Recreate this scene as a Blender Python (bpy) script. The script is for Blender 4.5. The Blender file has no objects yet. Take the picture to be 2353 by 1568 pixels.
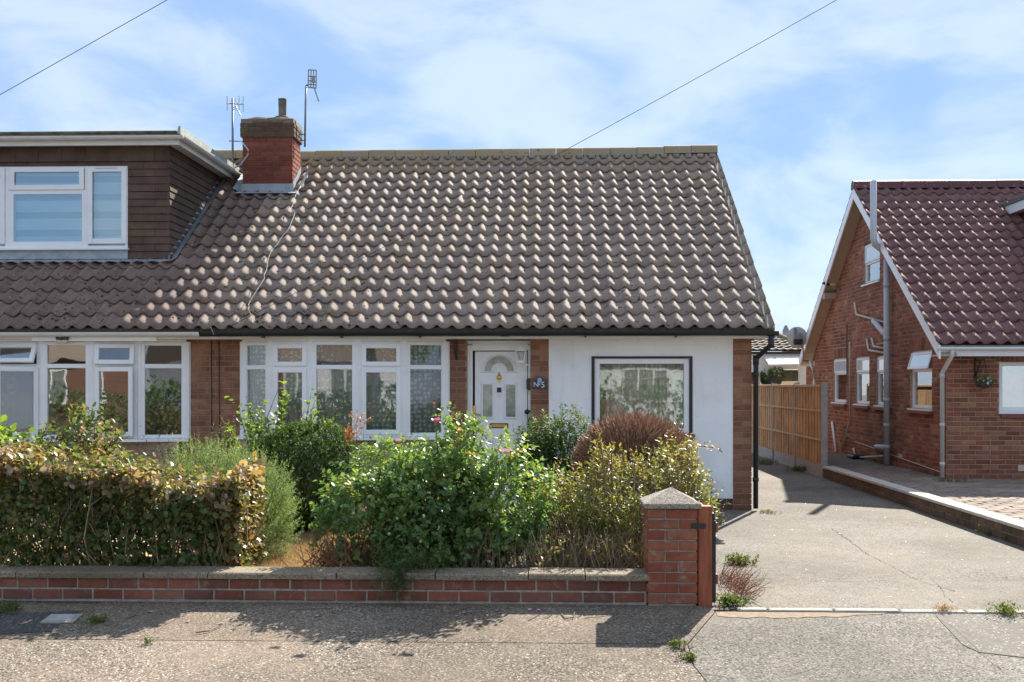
import bpy, math, random
import numpy as np
from mathutils import Vector, Matrix

random.seed(5)
rng = np.random.default_rng(5)
SC = bpy.context.scene
COL = SC.collection
R = math.radians

# ---------------------------------------------------------------- camera, sky, sun, exposure
F, CX, HZ, EYE, YAW = 2658.0, 1176.5, 883.0, 1.6, R(2.0)     # measured on a 2353 px wide view
cam = bpy.data.cameras.new('camera')
cam.lens = 36.0 * F / 2353.0
cam.shift_y = (HZ - 784.0) / 2353.0
cam.clip_end = 2000
camo = bpy.data.objects.new('camera', cam)
COL.objects.link(camo)
camo.location = (0, 0, EYE)
camo.rotation_euler = (R(90), 0, YAW)
SC.camera = camo

SUN_EL, SUN_AZ = R(37.5), R(21.5)                            # azimuth from +Y towards +X
world = bpy.data.worlds.new('World')
SC.world = world
world.use_nodes = True
wt = world.node_tree
bg = wt.nodes['Background']
sky = wt.nodes.new('ShaderNodeTexSky')
sky.sky_type = 'NISHITA'
sky.sun_disc = False
sky.sun_elevation = SUN_EL
sky.sun_rotation = SUN_AZ
sky.air_density = 1.0
sky.dust_density = 0.0
sky.ozone_density = 2.0
wtc = wt.nodes.new('ShaderNodeTexCoord')
SKYO = 11.1
wmap = wt.nodes.new('ShaderNodeMapping')
wmap.inputs['Scale'].default_value = (2.6, 2.6, 5.5)
wmap.inputs['Location'].default_value = (SKYO, SKYO*.7, 0)
wmap.inputs['Rotation'].default_value = (0.0, R(18), R(30))
wn = wt.nodes.new('ShaderNodeTexNoise')
wn.inputs['Scale'].default_value = 2.5
wn.inputs['Detail'].default_value = 7.0
wn.inputs['Roughness'].default_value = 0.54
wn.inputs['Distortion'].default_value = 0.35
wr = wt.nodes.new('ShaderNodeMapRange')
wr.interpolation_type = 'SMOOTHSTEP'
wr.inputs['From Min'].default_value = 0.34
wr.inputs['From Max'].default_value = 0.64
wr.inputs['To Min'].default_value = 0.0
wr.inputs['To Max'].default_value = 1.0
whs = wt.nodes.new('ShaderNodeHueSaturation')
whs.inputs['Saturation'].default_value = 1.45
whs.inputs['Value'].default_value = 0.72
wmx = wt.nodes.new('ShaderNodeMix')
wmx.data_type = 'RGBA'
wl = wt.links.new
wl(wtc.outputs['Generated'], wmap.inputs['Vector'])
wl(wmap.outputs[0], wn.inputs['Vector'])
wl(wn.outputs['Fac'], wr.inputs['Value'])
veil = wt.nodes.new('ShaderNodeMix')            # thin cloud over blue, the same all round the sky
veil.data_type = 'RGBA'
veil.inputs[6].default_value = (1.36, 1.93, 3.0, 1)
veil.inputs[7].default_value = (2.40, 2.74, 3.2, 1)
wl(wr.outputs[0], veil.inputs[0])
wmx.inputs[0].default_value = 0.90
wl(veil.outputs[2], wmx.inputs[7])
wl(sky.outputs[0], whs.inputs['Color'])
wl(whs.outputs[0], wmx.inputs[6])
wl(wmx.outputs[2], bg.inputs['Color'])
bg.inputs['Strength'].default_value = 0.122

sl = bpy.data.lights.new('sun', 'SUN')
sl.energy = 4.4
sl.angle = R(0.5)
sl.color = (1.0, 0.93, 0.82)
suno = bpy.data.objects.new('sun', sl)
COL.objects.link(suno)
sdir = Vector((math.sin(SUN_AZ) * math.cos(SUN_EL), math.cos(SUN_AZ) * math.cos(SUN_EL), math.sin(SUN_EL)))
suno.rotation_euler = sdir.to_track_quat('Z', 'Y').to_euler()
suno.location = (8, 30, 30)
SC.view_settings.view_transform = 'Standard'
SC.view_settings.look = 'None'
SC.view_settings.exposure = 1.36
SC.view_settings.gamma = 1.0
SC.view_settings.use_curve_mapping = False
SC.render.engine = 'CYCLES'
SC.cycles.max_bounces = 7
SC.cycles.diffuse_bounces = 3
SC.cycles.glossy_bounces = 3
SC.cycles.transmission_bounces = 4
SC.cycles.transparent_max_bounces = 10
SC.cycles.use_denoising = True

# ---------------------------------------------------------------- helpers: where things stand
_c, _s = math.cos(YAW), math.sin(YAW)
def XP(px, Y):                       # X of image column px on the plane Y
    u = (px - CX) / F
    return Y / (_c + u * _s) * (-_s + u * _c)
def P(px, py, Y):
    u = (px - CX) / F
    t = Y / (_c + u * _s)
    return Vector((t * (-_s + u * _c), Y, EYE + (HZ - py) / F * t))
def ZP(px, py, Y): return P(px, py, Y).z
def PX(px, py, X):                   # point on the plane X
    u = (px - CX) / F
    t = X / (-_s + u * _c)
    return Vector((X, t * (_c + u * _s), EYE + (HZ - py) / F * t))
def G(px, py, z=0.0):                # point on the level z
    t = (EYE - z) * F / (py - HZ)
    u = (px - CX) / F
    return Vector((t * (-_s + u * _c), t * (_c + u * _s), z))
FALL = 0.085                          # the pavement falls from the wall to the road
def pavz(y): return -FALL * max(0.0, 8.25 - y)
def GP(px, py, lift=0.0):            # point on the falling pavement
    u = (px - CX) / F; v = (py - HZ) / F; k = _c + u * _s
    t = (EYE + FALL * 8.25 - lift) / (v + FALL * k)
    if t * k > 8.25: return G(px, py, lift)
    return Vector((t * (-_s + u * _c), t * k, pavz(t * k) + lift))
def project(p):
    d = -_s * p[0] + _c * p[1]
    r = _c * p[0] + _s * p[1]
    return CX + F * r / d, HZ - F * (p[2] - EYE) / d, d

# ---------------------------------------------------------------- helpers: objects
def link(o): COL.objects.link(o); return o
def tag(o, label=None, cat=None, group=None, kind=None):
    if label: o['label'] = label
    if cat: o['category'] = cat
    if group: o['group'] = group
    if kind: o['kind'] = kind
    return o
def thing(name, loc, label, cat, group=None):
    o = link(bpy.data.objects.new(name, None))
    o.location = loc
    o.empty_display_size = 0.2
    return tag(o, label, cat, group)
def child_of(o, parent):
    o.parent = parent
    if parent.type == 'EMPTY':
        o.matrix_parent_inverse = Matrix.Translation(-Vector(parent.location))
    return o
def finish(me, name, mat, parent=None, smooth=False, auto=None):
    if mat:
        for m in (mat if isinstance(mat, (list, tuple)) else [mat]):
            me.materials.append(m)
    o = link(bpy.data.objects.new(name, me))
    if smooth:
        me.polygons.foreach_set('use_smooth', [True] * len(me.polygons))
    if parent is not None: child_of(o, parent)
    return o

class MB:
    """collects shapes into one mesh"""
    def __init__(s): s.v, s.f, s.m = [], [], []
    def add(s, vs, fs, mi=0):
        b = len(s.v)
        s.v += [tuple(v) for v in vs]
        s.f += [tuple(b + i for i in f) for f in fs]
        s.m += [mi] * len(fs)
        return s
    def box(s, x0, x1, y0, y1, z0, z1, mi=0, M=None, bev=0.0):
        x0, x1 = min(x0, x1), max(x0, x1); y0, y1 = min(y0, y1), max(y0, y1); z0, z1 = min(z0, z1), max(z0, z1)
        if bev <= 0:
            v = [(x0,y0,z0),(x1,y0,z0),(x1,y1,z0),(x0,y1,z0),(x0,y0,z1),(x1,y0,z1),(x1,y1,z1),(x0,y1,z1)]
            f = [(0,3,2,1),(4,5,6,7),(0,1,5,4),(1,2,6,5),(2,3,7,6),(3,0,4,7)]
        else:
            b = min(bev, (x1-x0)*.45, (y1-y0)*.45, (z1-z0)*.45)
            v = []
            for z, i in ((z0, b), (z0 + b, 0), (z1 - b, 0), (z1, b)):
                v += [(x0+i+ (b if i == 0 else 0), y0+i, z), (x1-i-(b if i == 0 else 0), y0+i, z),
                      (x1-i, y0+i+(b if i == 0 else 0), z), (x1-i, y1-i-(b if i == 0 else 0), z),
                      (x1-i-(b if i == 0 else 0), y1-i, z), (x0+i+(b if i == 0 else 0), y1-i, z),
                      (x0+i, y1-i-(b if i == 0 else 0), z), (x0+i, y0+i+(b if i == 0 else 0), z)]
            f = [(7,6,5,4,3,2,1,0), tuple(range(24, 32))]
            for k in range(3):
                for j in range(8):
                    a, c = k*8 + j, k*8 + (j+1) % 8
                    f.append((a, c, c+8, a+8))
        if M is not None: v = [tuple(M @ Vector(p)) for p in v]
        return s.add(v, f, mi)
    def quad(s, a, b, c, d, mi=0): return s.add([a, b, c, d], [(0,1,2,3)], mi)
    def tube(s, pts, r, n=8, mi=0, caps=True, r2=None):
        pts = [Vector(p) for p in pts]
        vs, fs = [], []
        up = None
        for i, p in enumerate(pts):
            d = (pts[min(i+1, len(pts)-1)] - pts[max(i-1, 0)]).normalized()
            if up is None:
                up = Vector((0,0,1)) if abs(d.z) < .9 else Vector((1,0,0))
            a = d.cross(up)
            if a.length < 1e-4: a = d.cross(Vector((0.3,1,0.2)))
            a.normalize(); b = d.cross(a).normalized(); up = -b if False else up
            rr = r if r2 is None else r + (r2 - r) * i / (len(pts) - 1)
            if isinstance(r, (list, tuple)): rr = r[i]
            for k in range(n):
                t = 2*math.pi*k/n
                vs.append(p + a*math.cos(t)*rr + b*math.sin(t)*rr)
        for i in range(len(pts)-1):
            for k in range(n):
                fs.append((i*n+k, i*n+(k+1) % n, (i+1)*n+(k+1) % n, (i+1)*n+k))
        if caps:
            fs.append(tuple(range(n-1, -1, -1))); fs.append(tuple((len(pts)-1)*n+k for k in range(n)))
        return s.add(vs, fs, mi)
    def lathe(s, c, prof, n=16, mi=0, axis='z'):
        vs, fs = [], []
        for (r, h) in prof:
            for k in range(n):
                t = 2*math.pi*k/n
                if axis == 'z': vs.append((c[0]+r*math.cos(t), c[1]+r*math.sin(t), c[2]+h))
                elif axis == 'y': vs.append((c[0]+r*math.cos(t), c[1]+h, c[2]+r*math.sin(t)))
                else: vs.append((c[0]+h, c[1]+r*math.cos(t), c[2]+r*math.sin(t)))
        for i in range(len(prof)-1):
            for k in range(n):
                fs.append((i*n+k, i*n+(k+1) % n, (i+1)*n+(k+1) % n, (i+1)*n+k))
        return s.add(vs, fs, mi)
    def prism(s, poly, y0, y1, mi=0, M=None):           # poly in (x,z), pushed along y
        n = len(poly)
        v = [(p[0], y0, p[1]) for p in poly] + [(p[0], y1, p[1]) for p in poly]
        f = [tuple(range(n)), tuple(range(2*n-1, n-1, -1))] + [(i, i+n, (i+1) % n + n, (i+1) % n) for i in range(n)]
        if M is not None: v = [tuple(M @ Vector(p)) for p in v]
        return s.add(v, f, mi)
    def mesh(s, name):
        me = bpy.data.meshes.new(name)
        me.from_pydata(s.v, [], s.f)
        if any(s.m): me.polygons.foreach_set('material_index', s.m)
        me.update()
        return me
    def build(s, name, mat, parent=None, smooth=False):
        return finish(s.mesh(name), name, mat, parent, smooth)

def frame_at(p0, p1):
    """matrix: x along p0->p1 (horizontal), y into the wall, z up"""
    d = (Vector((p1[0], p1[1], 0)) - Vector((p0[0], p0[1], 0))).normalized()
    n = Vector((-d.y, d.x, 0))
    return Matrix(((d.x, n.x, 0, p0[0]), (d.y, n.y, 0, p0[1]), (0, 0, 1, 0), (0, 0, 0, 1)))

# ---------------------------------------------------------------- helpers: materials
def newmat(name):
    m = bpy.data.materials.new(name); m.use_nodes = True
    return m, m.node_tree, m.node_tree.nodes['Principled BSDF']
def N(nt, t, **kw):
    n = nt.nodes.new(t)
    for k, v in kw.items():
        if k in n.inputs: n.inputs[k].default_value = v
        else: setattr(n, k, v)
    return n
def c4(c): return (c[0], c[1], c[2], 1)
def ramp(nt, stops, interp='LINEAR'):
    r = nt.nodes.new('ShaderNodeValToRGB')
    r.color_ramp.interpolation = interp
    e = r.color_ramp.elements
    while len(e) < len(stops): e.new(0.5)
    for i, (p, c) in enumerate(stops):
        e[i].position = p; e[i].color = c4(c)
    return r
def posn(nt, scale, detail=3.0, rough=.5, w=0.0):
    g = nt.nodes.new('ShaderNodeNewGeometry')
    n = N(nt, 'ShaderNodeTexNoise', Scale=scale, Detail=detail, Roughness=rough)
    if w:
        a = N(nt, 'ShaderNodeVectorMath', operation='ADD'); a.inputs[1].default_value = (w, w*1.7, w*.3)
        nt.links.new(g.outputs['Position'], a.inputs[0]); nt.links.new(a.outputs[0], n.inputs['Vector'])
    else: nt.links.new(g.outputs['Position'], n.inputs['Vector'])
    return n
def mixc(nt, fac, a, b, blend='MIX'):
    m = nt.nodes.new('ShaderNodeMix'); m.data_type = 'RGBA'; m.blend_type = blend
    for s, v in ((0, fac), (6, a), (7, b)):
        if isinstance(v, (int, float)): m.inputs[s].default_value = v
        elif isinstance(v, (tuple, list)): m.inputs[s].default_value = c4(v)
        else: nt.links.new(v, m.inputs[s])
    return m.outputs[2]
def maprange(nt, v, a, b, c=0.0, d=1.0):
    m = N(nt, 'ShaderNodeMapRange'); m.interpolation_type = 'SMOOTHSTEP'
    for i, x in zip((1, 2, 3, 4), (a, b, c, d)): m.inputs[i].default_value = x
    nt.links.new(v, m.inputs[0]); return m.outputs[0]
def bump(nt, h, bsdf, strength=.3, dist=.01):
    b = N(nt, 'ShaderNodeBump', Strength=strength, Distance=dist)
    nt.links.new(h, b.inputs['Height']); nt.links.new(b.outputs[0], bsdf.inputs['Normal'])
def rnd(nt):
    """a number of its own for every piece, single or joined"""
    o = nt.nodes.new('ShaderNodeObjectInfo'); g = nt.nodes.new('ShaderNodeNewGeometry')
    a = N(nt, 'ShaderNodeMath', operation='ADD'); f = N(nt, 'ShaderNodeMath', operation='FRACT')
    nt.links.new(o.outputs['Random'], a.inputs[0]); nt.links.new(g.outputs['Random Per Island'], a.inputs[1])
    nt.links.new(a.outputs[0], f.inputs[0]); return f.outputs[0]
def plain(name, col, rough=.5, noise=0.0, scale=8.0, spec=.5, metal=0.0, bmp=0.0):
    m, nt, b = newmat(name)
    b.inputs['Roughness'].default_value = rough
    b.inputs['Specular IOR Level'].default_value = spec
    b.inputs['Metallic'].default_value = metal
    n = posn(nt, scale, 5.0, .6)
    k = max(noise, .04)
    dark = tuple(x * (1 - k) for x in col); lite = tuple(min(1, x * (1 + k)) for x in col)
    r = ramp(nt, [(.3, dark), (.7, lite)])
    nt.links.new(n.outputs['Fac'], r.inputs[0]); nt.links.new(r.outputs[0], b.inputs['Base Color'])
    if bmp: bump(nt, n.outputs['Fac'], b, bmp, .01)
    return m
def brickmat(name, cols, stain=(.35, .32, .27), stain_amt=.25, rough=.85, stain_scale=5.0):
    m, nt, b = newmat(name)
    b.inputs['Roughness'].default_value = rough
    b.inputs['Specular IOR Level'].default_value = .25
    k = len(cols)
    r = ramp(nt, [((i + .5) / k, c) for i, c in enumerate(cols)])
    nt.links.new(rnd(nt), r.inputs[0])
    fine = posn(nt, 60.0, 4.0, .7)
    c = mixc(nt, .55, r.outputs[0], mixc(nt, fine.outputs['Fac'], (.25, .25, .25), (1.55, 1.5, 1.45)), 'MULTIPLY')
    big = posn(nt, stain_scale, 6.0, .65, 3.0)
    f = maprange(nt, big.outputs['Fac'], .52, .75, 0.0, stain_amt)
    c = mixc(nt, f, c, stain)
    soot = posn(nt, 1.7, 7.0, .7, 12.0)
    c = mixc(nt, .8, c, mixc(nt, maprange(nt, soot.outputs['Fac'], .35, .65), (.62, .60, .57), (1.15, 1.14, 1.12)), 'MULTIPLY')
    nt.links.new(c, b.inputs['Base Color'])
    bump(nt, fine.outputs['Fac'], b, .6, .005)
    return m
def leafmat(name, stops, trans=.45, rough=.42, spec=.5, tcol=(1.1, 1.25, .45)):
    m, nt, b = newmat(name)
    at = nt.nodes.new('ShaderNodeAttribute'); at.attribute_name = 'rnd'
    r = ramp(nt, stops)
    nt.links.new(at.outputs['Fac'], r.inputs[0])
    b.inputs['Roughness'].default_value = rough
    b.inputs['Specular IOR Level'].default_value = spec
    nt.links.new(r.outputs[0], b.inputs['Base Color'])
    t = nt.nodes.new('ShaderNodeBsdfTranslucent')
    nt.links.new(mixc(nt, 1.0, r.outputs[0], tcol, 'MULTIPLY'), t.inputs['Color'])
    mx = N(nt, 'ShaderNodeMixShader'); mx.inputs[0].default_value = trans
    nt.links.new(b.outputs[0], mx.inputs[1]); nt.links.new(t.outputs[0], mx.inputs[2])
    nt.links.new(mx.outputs[0], nt.nodes['Material Output'].inputs['Surface'])
    return m
def glassmat(name, base=.10, tint=(.96, .98, .97), wob=.0):
    m, nt, b = newmat(name)
    nt.nodes.remove(b)
    tr = N(nt, 'ShaderNodeBsdfTransparent'); tr.inputs[0].default_value = c4(tint)
    gl = N(nt, 'ShaderNodeBsdfGlossy'); gl.inputs['Roughness'].default_value = 0.015
    gl.inputs['Color'].default_value = (.95, .97, 1, 1)
    fr = N(nt, 'ShaderNodeFresnel'); fr.inputs[0].default_value = 1.5
    ad = N(nt, 'ShaderNodeMath', operation='ADD'); ad.inputs[1].default_value = base; ad.use_clamp = True
    nt.links.new(fr.outputs[0], ad.inputs[0])
    if wob:
        n = posn(nt, 2.2, 1.5, .4)
        bm = N(nt, 'ShaderNodeBump', Strength=wob, Distance=.02)
        nt.links.new(n.outputs['Fac'], bm.inputs['Height']); nt.links.new(bm.outputs[0], gl.inputs['Normal'])
    mx = N(nt, 'ShaderNodeMixShader')
    nt.links.new(ad.outputs[0], mx.inputs[0]); nt.links.new(tr.outputs[0], mx.inputs[1]); nt.links.new(gl.outputs[0], mx.inputs[2])
    nt.links.new(mx.outputs[0], nt.nodes['Material Output'].inputs['Surface'])
    return m
def aggregate(name, stops, scale=70.0, dirt=(.30, .24, .18), dirt_amt=.35, crack=True, base_bump=.5):
    m, nt, b = newmat(name)
    b.inputs['Roughness'].default_value = .9
    b.inputs['Specular IOR Level'].default_value = .3
    g = nt.nodes.new('ShaderNodeNewGeometry')
    v = N(nt, 'ShaderNodeTexVoronoi', Scale=scale); v.inputs['Randomness'].default_value = 1.0
    nt.links.new(g.outputs['Position'], v.inputs['Vector'])
    sp = N(nt, 'ShaderNodeSeparateColor'); nt.links.new(v.outputs['Color'], sp.inputs[0])
    r = ramp(nt, stops, 'CONSTANT'); nt.links.new(sp.outputs[0], r.inputs[0])
    big = posn(nt, 1.1, 6.0, .6, 2.0)
    c = mixc(nt, maprange(nt, big.outputs['Fac'], .35, .7, 0, dirt_amt), r.outputs[0], dirt)
    mid = posn(nt, 7.0, 4.0, .6)
    c = mixc(nt, .6, c, mixc(nt, mid.outputs['Fac'], (.55, .55, .55), (1.4, 1.38, 1.35)), 'MULTIPLY')
    wide = posn(nt, .55, 8.0, .62, 5.0)
    c = mixc(nt, .75, c, mixc(nt, maprange(nt, wide.outputs['Fac'], .32, .68), (.66, .64, .61), (1.22, 1.21, 1.2)), 'MULTIPLY')
    nt.links.new(c, b.inputs['Base Color'])
    bump(nt, v.outputs['Distance'], b, base_bump, .006)
    return m

# ---------------------------------------------------------------- materials
M_UPVC = plain('white_upvc', (.86, .87, .88), .32, .05, 3.0)
M_FASCIA = plain('white_fascia', (.74, .74, .71), .45, .08, 4.0)
M_RENDER = plain('white_render', (.87, .88, .89), .9, .05, 2.0, bmp=0)
nt = M_RENDER.node_tree
_n = posn(nt, 45.0, 5.0, .7); bump(nt, _n.outputs['Fac'], nt.nodes['Principled BSDF'], .35, .006)
_st = posn(nt, 1.6, 6.0, .65, 7.0)
_gz = nt.nodes.new('ShaderNodeNewGeometry'); _sz = nt.nodes.new('ShaderNodeSeparateXYZ'); nt.links.new(_gz.outputs['Position'], _sz.inputs[0])
_lk = nt.nodes['Principled BSDF'].inputs['Base Color'].links[0].from_socket
_c1 = mixc(nt, maprange(nt, _st.outputs['Fac'], .5, .72, 0, .22), _lk, (.55, .53, .48))
_sp = posn(nt, 26.0, 3.0, .6, 1.0)
_c1 = mixc(nt, maprange(nt, _sp.outputs['Fac'], .66, .72, 0, .3), _c1, (.30, .30, .28))
_mp = N(nt, 'ShaderNodeMapping'); _mp.inputs['Scale'].default_value = (7, 7, .5); nt.links.new(_gz.outputs['Position'], _mp.inputs[0])
_dr = N(nt, 'ShaderNodeTexNoise', Scale=2.0, Detail=5.0); nt.links.new(_mp.outputs[0], _dr.inputs['Vector'])
_c1 = mixc(nt, maprange(nt, _dr.outputs['Fac'], .55, .75, 0, .20), _c1, (.50, .49, .45))
_lo = maprange(nt, _sz.outputs['Z'], .55, .14, 0.0, 1.0)
_ml = N(nt, 'ShaderNodeMath', operation='MULTIPLY'); nt.links.new(_lo, _ml.inputs[0]); nt.links.new(maprange(nt, _st.outputs['Fac'], .35, .65, 0, .45), _ml.inputs[1])
_c1 = mixc(nt, _ml.outputs[0], _c1, (.42, .40, .34))
nt.links.new(_c1, nt.nodes['Principled BSDF'].inputs['Base Color'])
M_BLACKPVC = plain('black_gutter_plastic', (.012, .016, .018), .32, .2, 6.0)
M_WHITEPIPE = plain('white_pipe', (.66, .65, .62), .4, .1, 5.0)
M_CREAMPIPE = plain('cream_pipe', (.62, .56, .46), .45, .1, 5.0)
M_GREYPIPE = plain('grey_pipe', (.50, .52, .54), .4, .06, 5.0)
M_DARK = plain('dark_room', (.05, .05, .052), .9)
M_ROOM = plain('room_wall', (.20, .19, .17), .9)
M_BLACK = plain('black_paint', (.012, .012, .014), .45)
M_IRON = plain('black_iron', (.02, .02, .022), .5)
M_LEAD = plain('lead_flashing', (.34, .37, .40), .55, .22, 7.0, metal=.15, bmp=.3)
M_GREYMETAL = plain('aerial_metal', (.24, .26, .27), .5, .2, 10.0, metal=.4)
M_GALV = plain('galvanised', (.42, .44, .45), .45, .12, 10.0, metal=.5)
M_BRASS = plain('brass', (.62, .42, .12), .3, .12, 20.0, metal=.9)
M_GLASS = glassmat('window_glass', .025, wob=.035)
M_GLASSN = glassmat('side_glass', .30, wob=.05)
M_GLASSD = glassmat('dormer_glass', .14, tint=(.80, .93, .97), wob=.04)
M_OBSC = plain('obscured_glass', (.20, .23, .20), .12, .5, 9.0, spec=.9)
M_SLATE = plain('slate_sign', (.03, .05, .065), .5, .2, 20.0)
M_SIGNWHITE = plain('sign_white', (.78, .8, .8), .5)
M_SIGNBLUE = plain('sign_blue', (.30, .50, .72), .5)
M_MORTAR = plain('house_mortar', (.33, .24, .17), .95, .2, 30.0)
M_GMORTAR = plain('garden_mortar', (.33, .30, .26), .95, .3, 25.0, bmp=.5)
M_NMORTAR = plain('buff_mortar', (.43, .31, .21), .95, .15, 30.0)
M_CMORTAR = plain('chimney_mortar', (.22, .15, .12), .95, .3, 25.0)
M_BRICK = brickmat('house_brick', [(.26, .115, .075), (.36, .175, .11), (.31, .14, .09), (.42, .235, .155), (.28, .12, .08), (.38, .205, .13)], stain_amt=.3, stain_scale=9.0)
M_GBRICK = brickmat('garden_brick', [(.24, .085, .055), (.19, .075, .052), (.27, .10, .065), (.17, .08, .06), (.25, .11, .075)], stain=(.30, .24, .18), stain_amt=.7, stain_scale=10.0)
M_PBRICK = brickmat('pillar_brick', [(.33, .10, .055), (.28, .09, .05), (.38, .14, .08), (.30, .12, .075)], stain=(.46, .37, .29), stain_amt=.6, stain_scale=12.0)
M_NBRICK = brickmat('neighbour_brick', [(.34, .13, .08), (.21, .085, .06), (.40, .18, .11), (.30, .12, .075), (.44, .22, .13), (.25, .105, .07), (.37, .12, .085)], stain_amt=.12)
M_CBRICK = brickmat('chimney_brick', [(.27, .075, .05), (.22, .065, .045), (.31, .095, .06)], stain=(.08, .06, .05), stain_amt=.5)
M_CCAP = brickmat('mossy_brick', [(.13, .085, .06), (.17, .09, .06), (.11, .085, .055)], stain=(.22, .19, .07), stain_amt=.95, stain_scale=8.0)
M_LBRICK = brickmat('mossy_low_brick', [(.14, .085, .06), (.17, .10, .065), (.12, .09, .055)], stain=(.11, .12, .05), stain_amt=.6)
M_PLINTH = brickmat('plinth_brick', [(.12, .06, .05), (.15, .075, .055), (.10, .06, .05)], stain_amt=.2)
M_HANG = brickmat('hung_tile', [(.125, .085, .068), (.132, .09, .072), (.12, .082, .066), (.14, .096, .076)], stain=(.17, .13, .06), stain_amt=.45, stain_scale=3.0)
M_REDHANG = brickmat('red_hung_tile', [(.18, .05, .045), (.14, .04, .04)], stain_amt=.1)
M_REDSILL = plain('red_tile_sill', (.23, .07, .06), .6, .2, 12.0)
M_STONE = aggregate('coping_stone', [(0, (.21, .17, .125)), (.3, (.28, .225, .16)), (.65, (.36, .295, .215)), (.9, (.11, .09, .07))], 110.0, (.17, .14, .085), .65)
M_CAPSTONE = aggregate('cap_stone', [(0, (.17, .15, .13)), (.35, (.31, .28, .24)), (.7, (.43, .385, .33)), (.9, (.09, .08, .07))], 130.0, (.30, .235, .155), .45)
M_WOODG = plain('gate_wood', (.27, .07, .028), .45, .55, 4.0)
_nt = M_WOODG.node_tree
_mp = N(_nt, 'ShaderNodeMapping'); _mp.inputs['Scale'].default_value = (9, 9, .7)
_nz = _nt.nodes['Noise Texture']; _nt.links.new(_nz.inputs['Vector'].links[0].from_socket, _mp.inputs[0]); _nt.links.new(_mp.outputs[0], _nz.inputs['Vector'])
_nz.inputs['Detail'].default_value = 8
M_CONC = plain('concrete_post', (.36, .35, .33), .9, .18, 12.0, bmp=.2)
M_CONCLITE = plain('concrete_kerb', (.34, .31, .265), .9, .22, 9.0, bmp=.3)
M_TILECONC = plain('ridge_mortar', (.28, .25, .20), .95, .4, 14.0, bmp=.5)

def tilemat(name, cols, lichen, lichen_amt, spots, gloss=.8, spec=.3, crust=None):
    m, nt, b = newmat(name)
    b.inputs['Roughness'].default_value = gloss
    b.inputs['Specular IOR Level'].default_value = spec
    k = len(cols)
    r = ramp(nt, [((i + .5) / k, c) for i, c in enumerate(cols)])
    nt.links.new(rnd(nt), r.inputs[0])
    fine = posn(nt, 35.0, 5.0, .7)
    c = mixc(nt, .5, r.outputs[0], mixc(nt, fine.outputs['Fac'], (.45, .45, .45), (1.5, 1.5, 1.5)), 'MULTIPLY')
    big = posn(nt, 1.3, 5.0, .6, 4.0)
    c = mixc(nt, maprange(nt, big.outputs['Fac'], .5, .72, 0, lichen_amt), c, lichen)
    v = posn(nt, 19.0, 2.0, .5, 9.0)
    big2 = posn(nt, .7, 2.0, .5, 14.0)
    f1 = maprange(nt, v.outputs['Fac'], .63, .67, 0, 1.0)
    mm = N(nt, 'ShaderNodeMath', operation='MULTIPLY'); nt.links.new(f1, mm.inputs[0])
    nt.links.new(maprange(nt, big2.outputs['Fac'], .42, .62, .15, spots), mm.inputs[1])
    c = mixc(nt, mm.outputs[0], c, (.035, .028, .02))
    if crust:                                             # orange and yellow lichen on the top courses
        gq = nt.nodes.new('ShaderNodeNewGeometry'); sq = nt.nodes.new('ShaderNodeSeparateXYZ'); nt.links.new(gq.outputs['Position'], sq.inputs[0])
        hi_ = maprange(nt, sq.outputs['Z'], 4.75, 5.5, 0, 1); lf_ = maprange(nt, sq.outputs['X'], .5, -4.2, .45, 1)
        nq = posn(nt, 4.5, 6.0, .65, 31.0)
        m1 = N(nt, 'ShaderNodeMath', operation='MULTIPLY'); m2 = N(nt, 'ShaderNodeMath', operation='MULTIPLY')
        nt.links.new(hi_, m1.inputs[0]); nt.links.new(lf_, m1.inputs[1]); nt.links.new(m1.outputs[0], m2.inputs[0]); nt.links.new(maprange(nt, nq.outputs['Fac'], .38, .6, 0, .85), m2.inputs[1])
        c = mixc(nt, m2.outputs[0], c, crust)
    w = posn(nt, 24.0, 1.0, .5, 21.0)
    c = mixc(nt, maprange(nt, w.outputs['Fac'], .72, .76, 0, .7), c, (.5, .5, .48))
    nt.links.new(c, b.inputs['Base Color'])
    bump(nt, fine.outputs['Fac'], b, .5, .006)
    return m
M_TILE = tilemat('roof_tile', [(.315, .235, .185), (.245, .183, .147), (.35, .265, .21), (.275, .21, .17), (.30, .215, .16)], (.29, .22, .12), .5, 1.0, crust=(.36, .235, .085))
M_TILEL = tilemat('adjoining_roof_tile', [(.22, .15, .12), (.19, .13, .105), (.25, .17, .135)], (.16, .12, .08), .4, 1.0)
M_NTILE = tilemat('plum_roof_tile', [(.20, .10, .09), (.165, .085, .075), (.235, .12, .105), (.185, .095, .09)], (.14, .075, .065), .3, .3, gloss=.72, spec=.22)
M_RTILE = tilemat('rear_roof_tile', [(.26, .20, .15), (.22, .17, .13), (.30, .24, .18)], (.28, .24, .13), .5, .4)
M_RIDGE = tilemat('ridge_tile', [(.36, .285, .20), (.39, .315, .225), (.33, .27, .18)], (.36, .25, .10), .8, .6, crust=(.38, .27, .11))
M_NRIDGE = tilemat('plum_ridge', [(.15, .055, .055), (.13, .05, .05)], (.14, .07, .06), .3, .3, gloss=.5)

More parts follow.
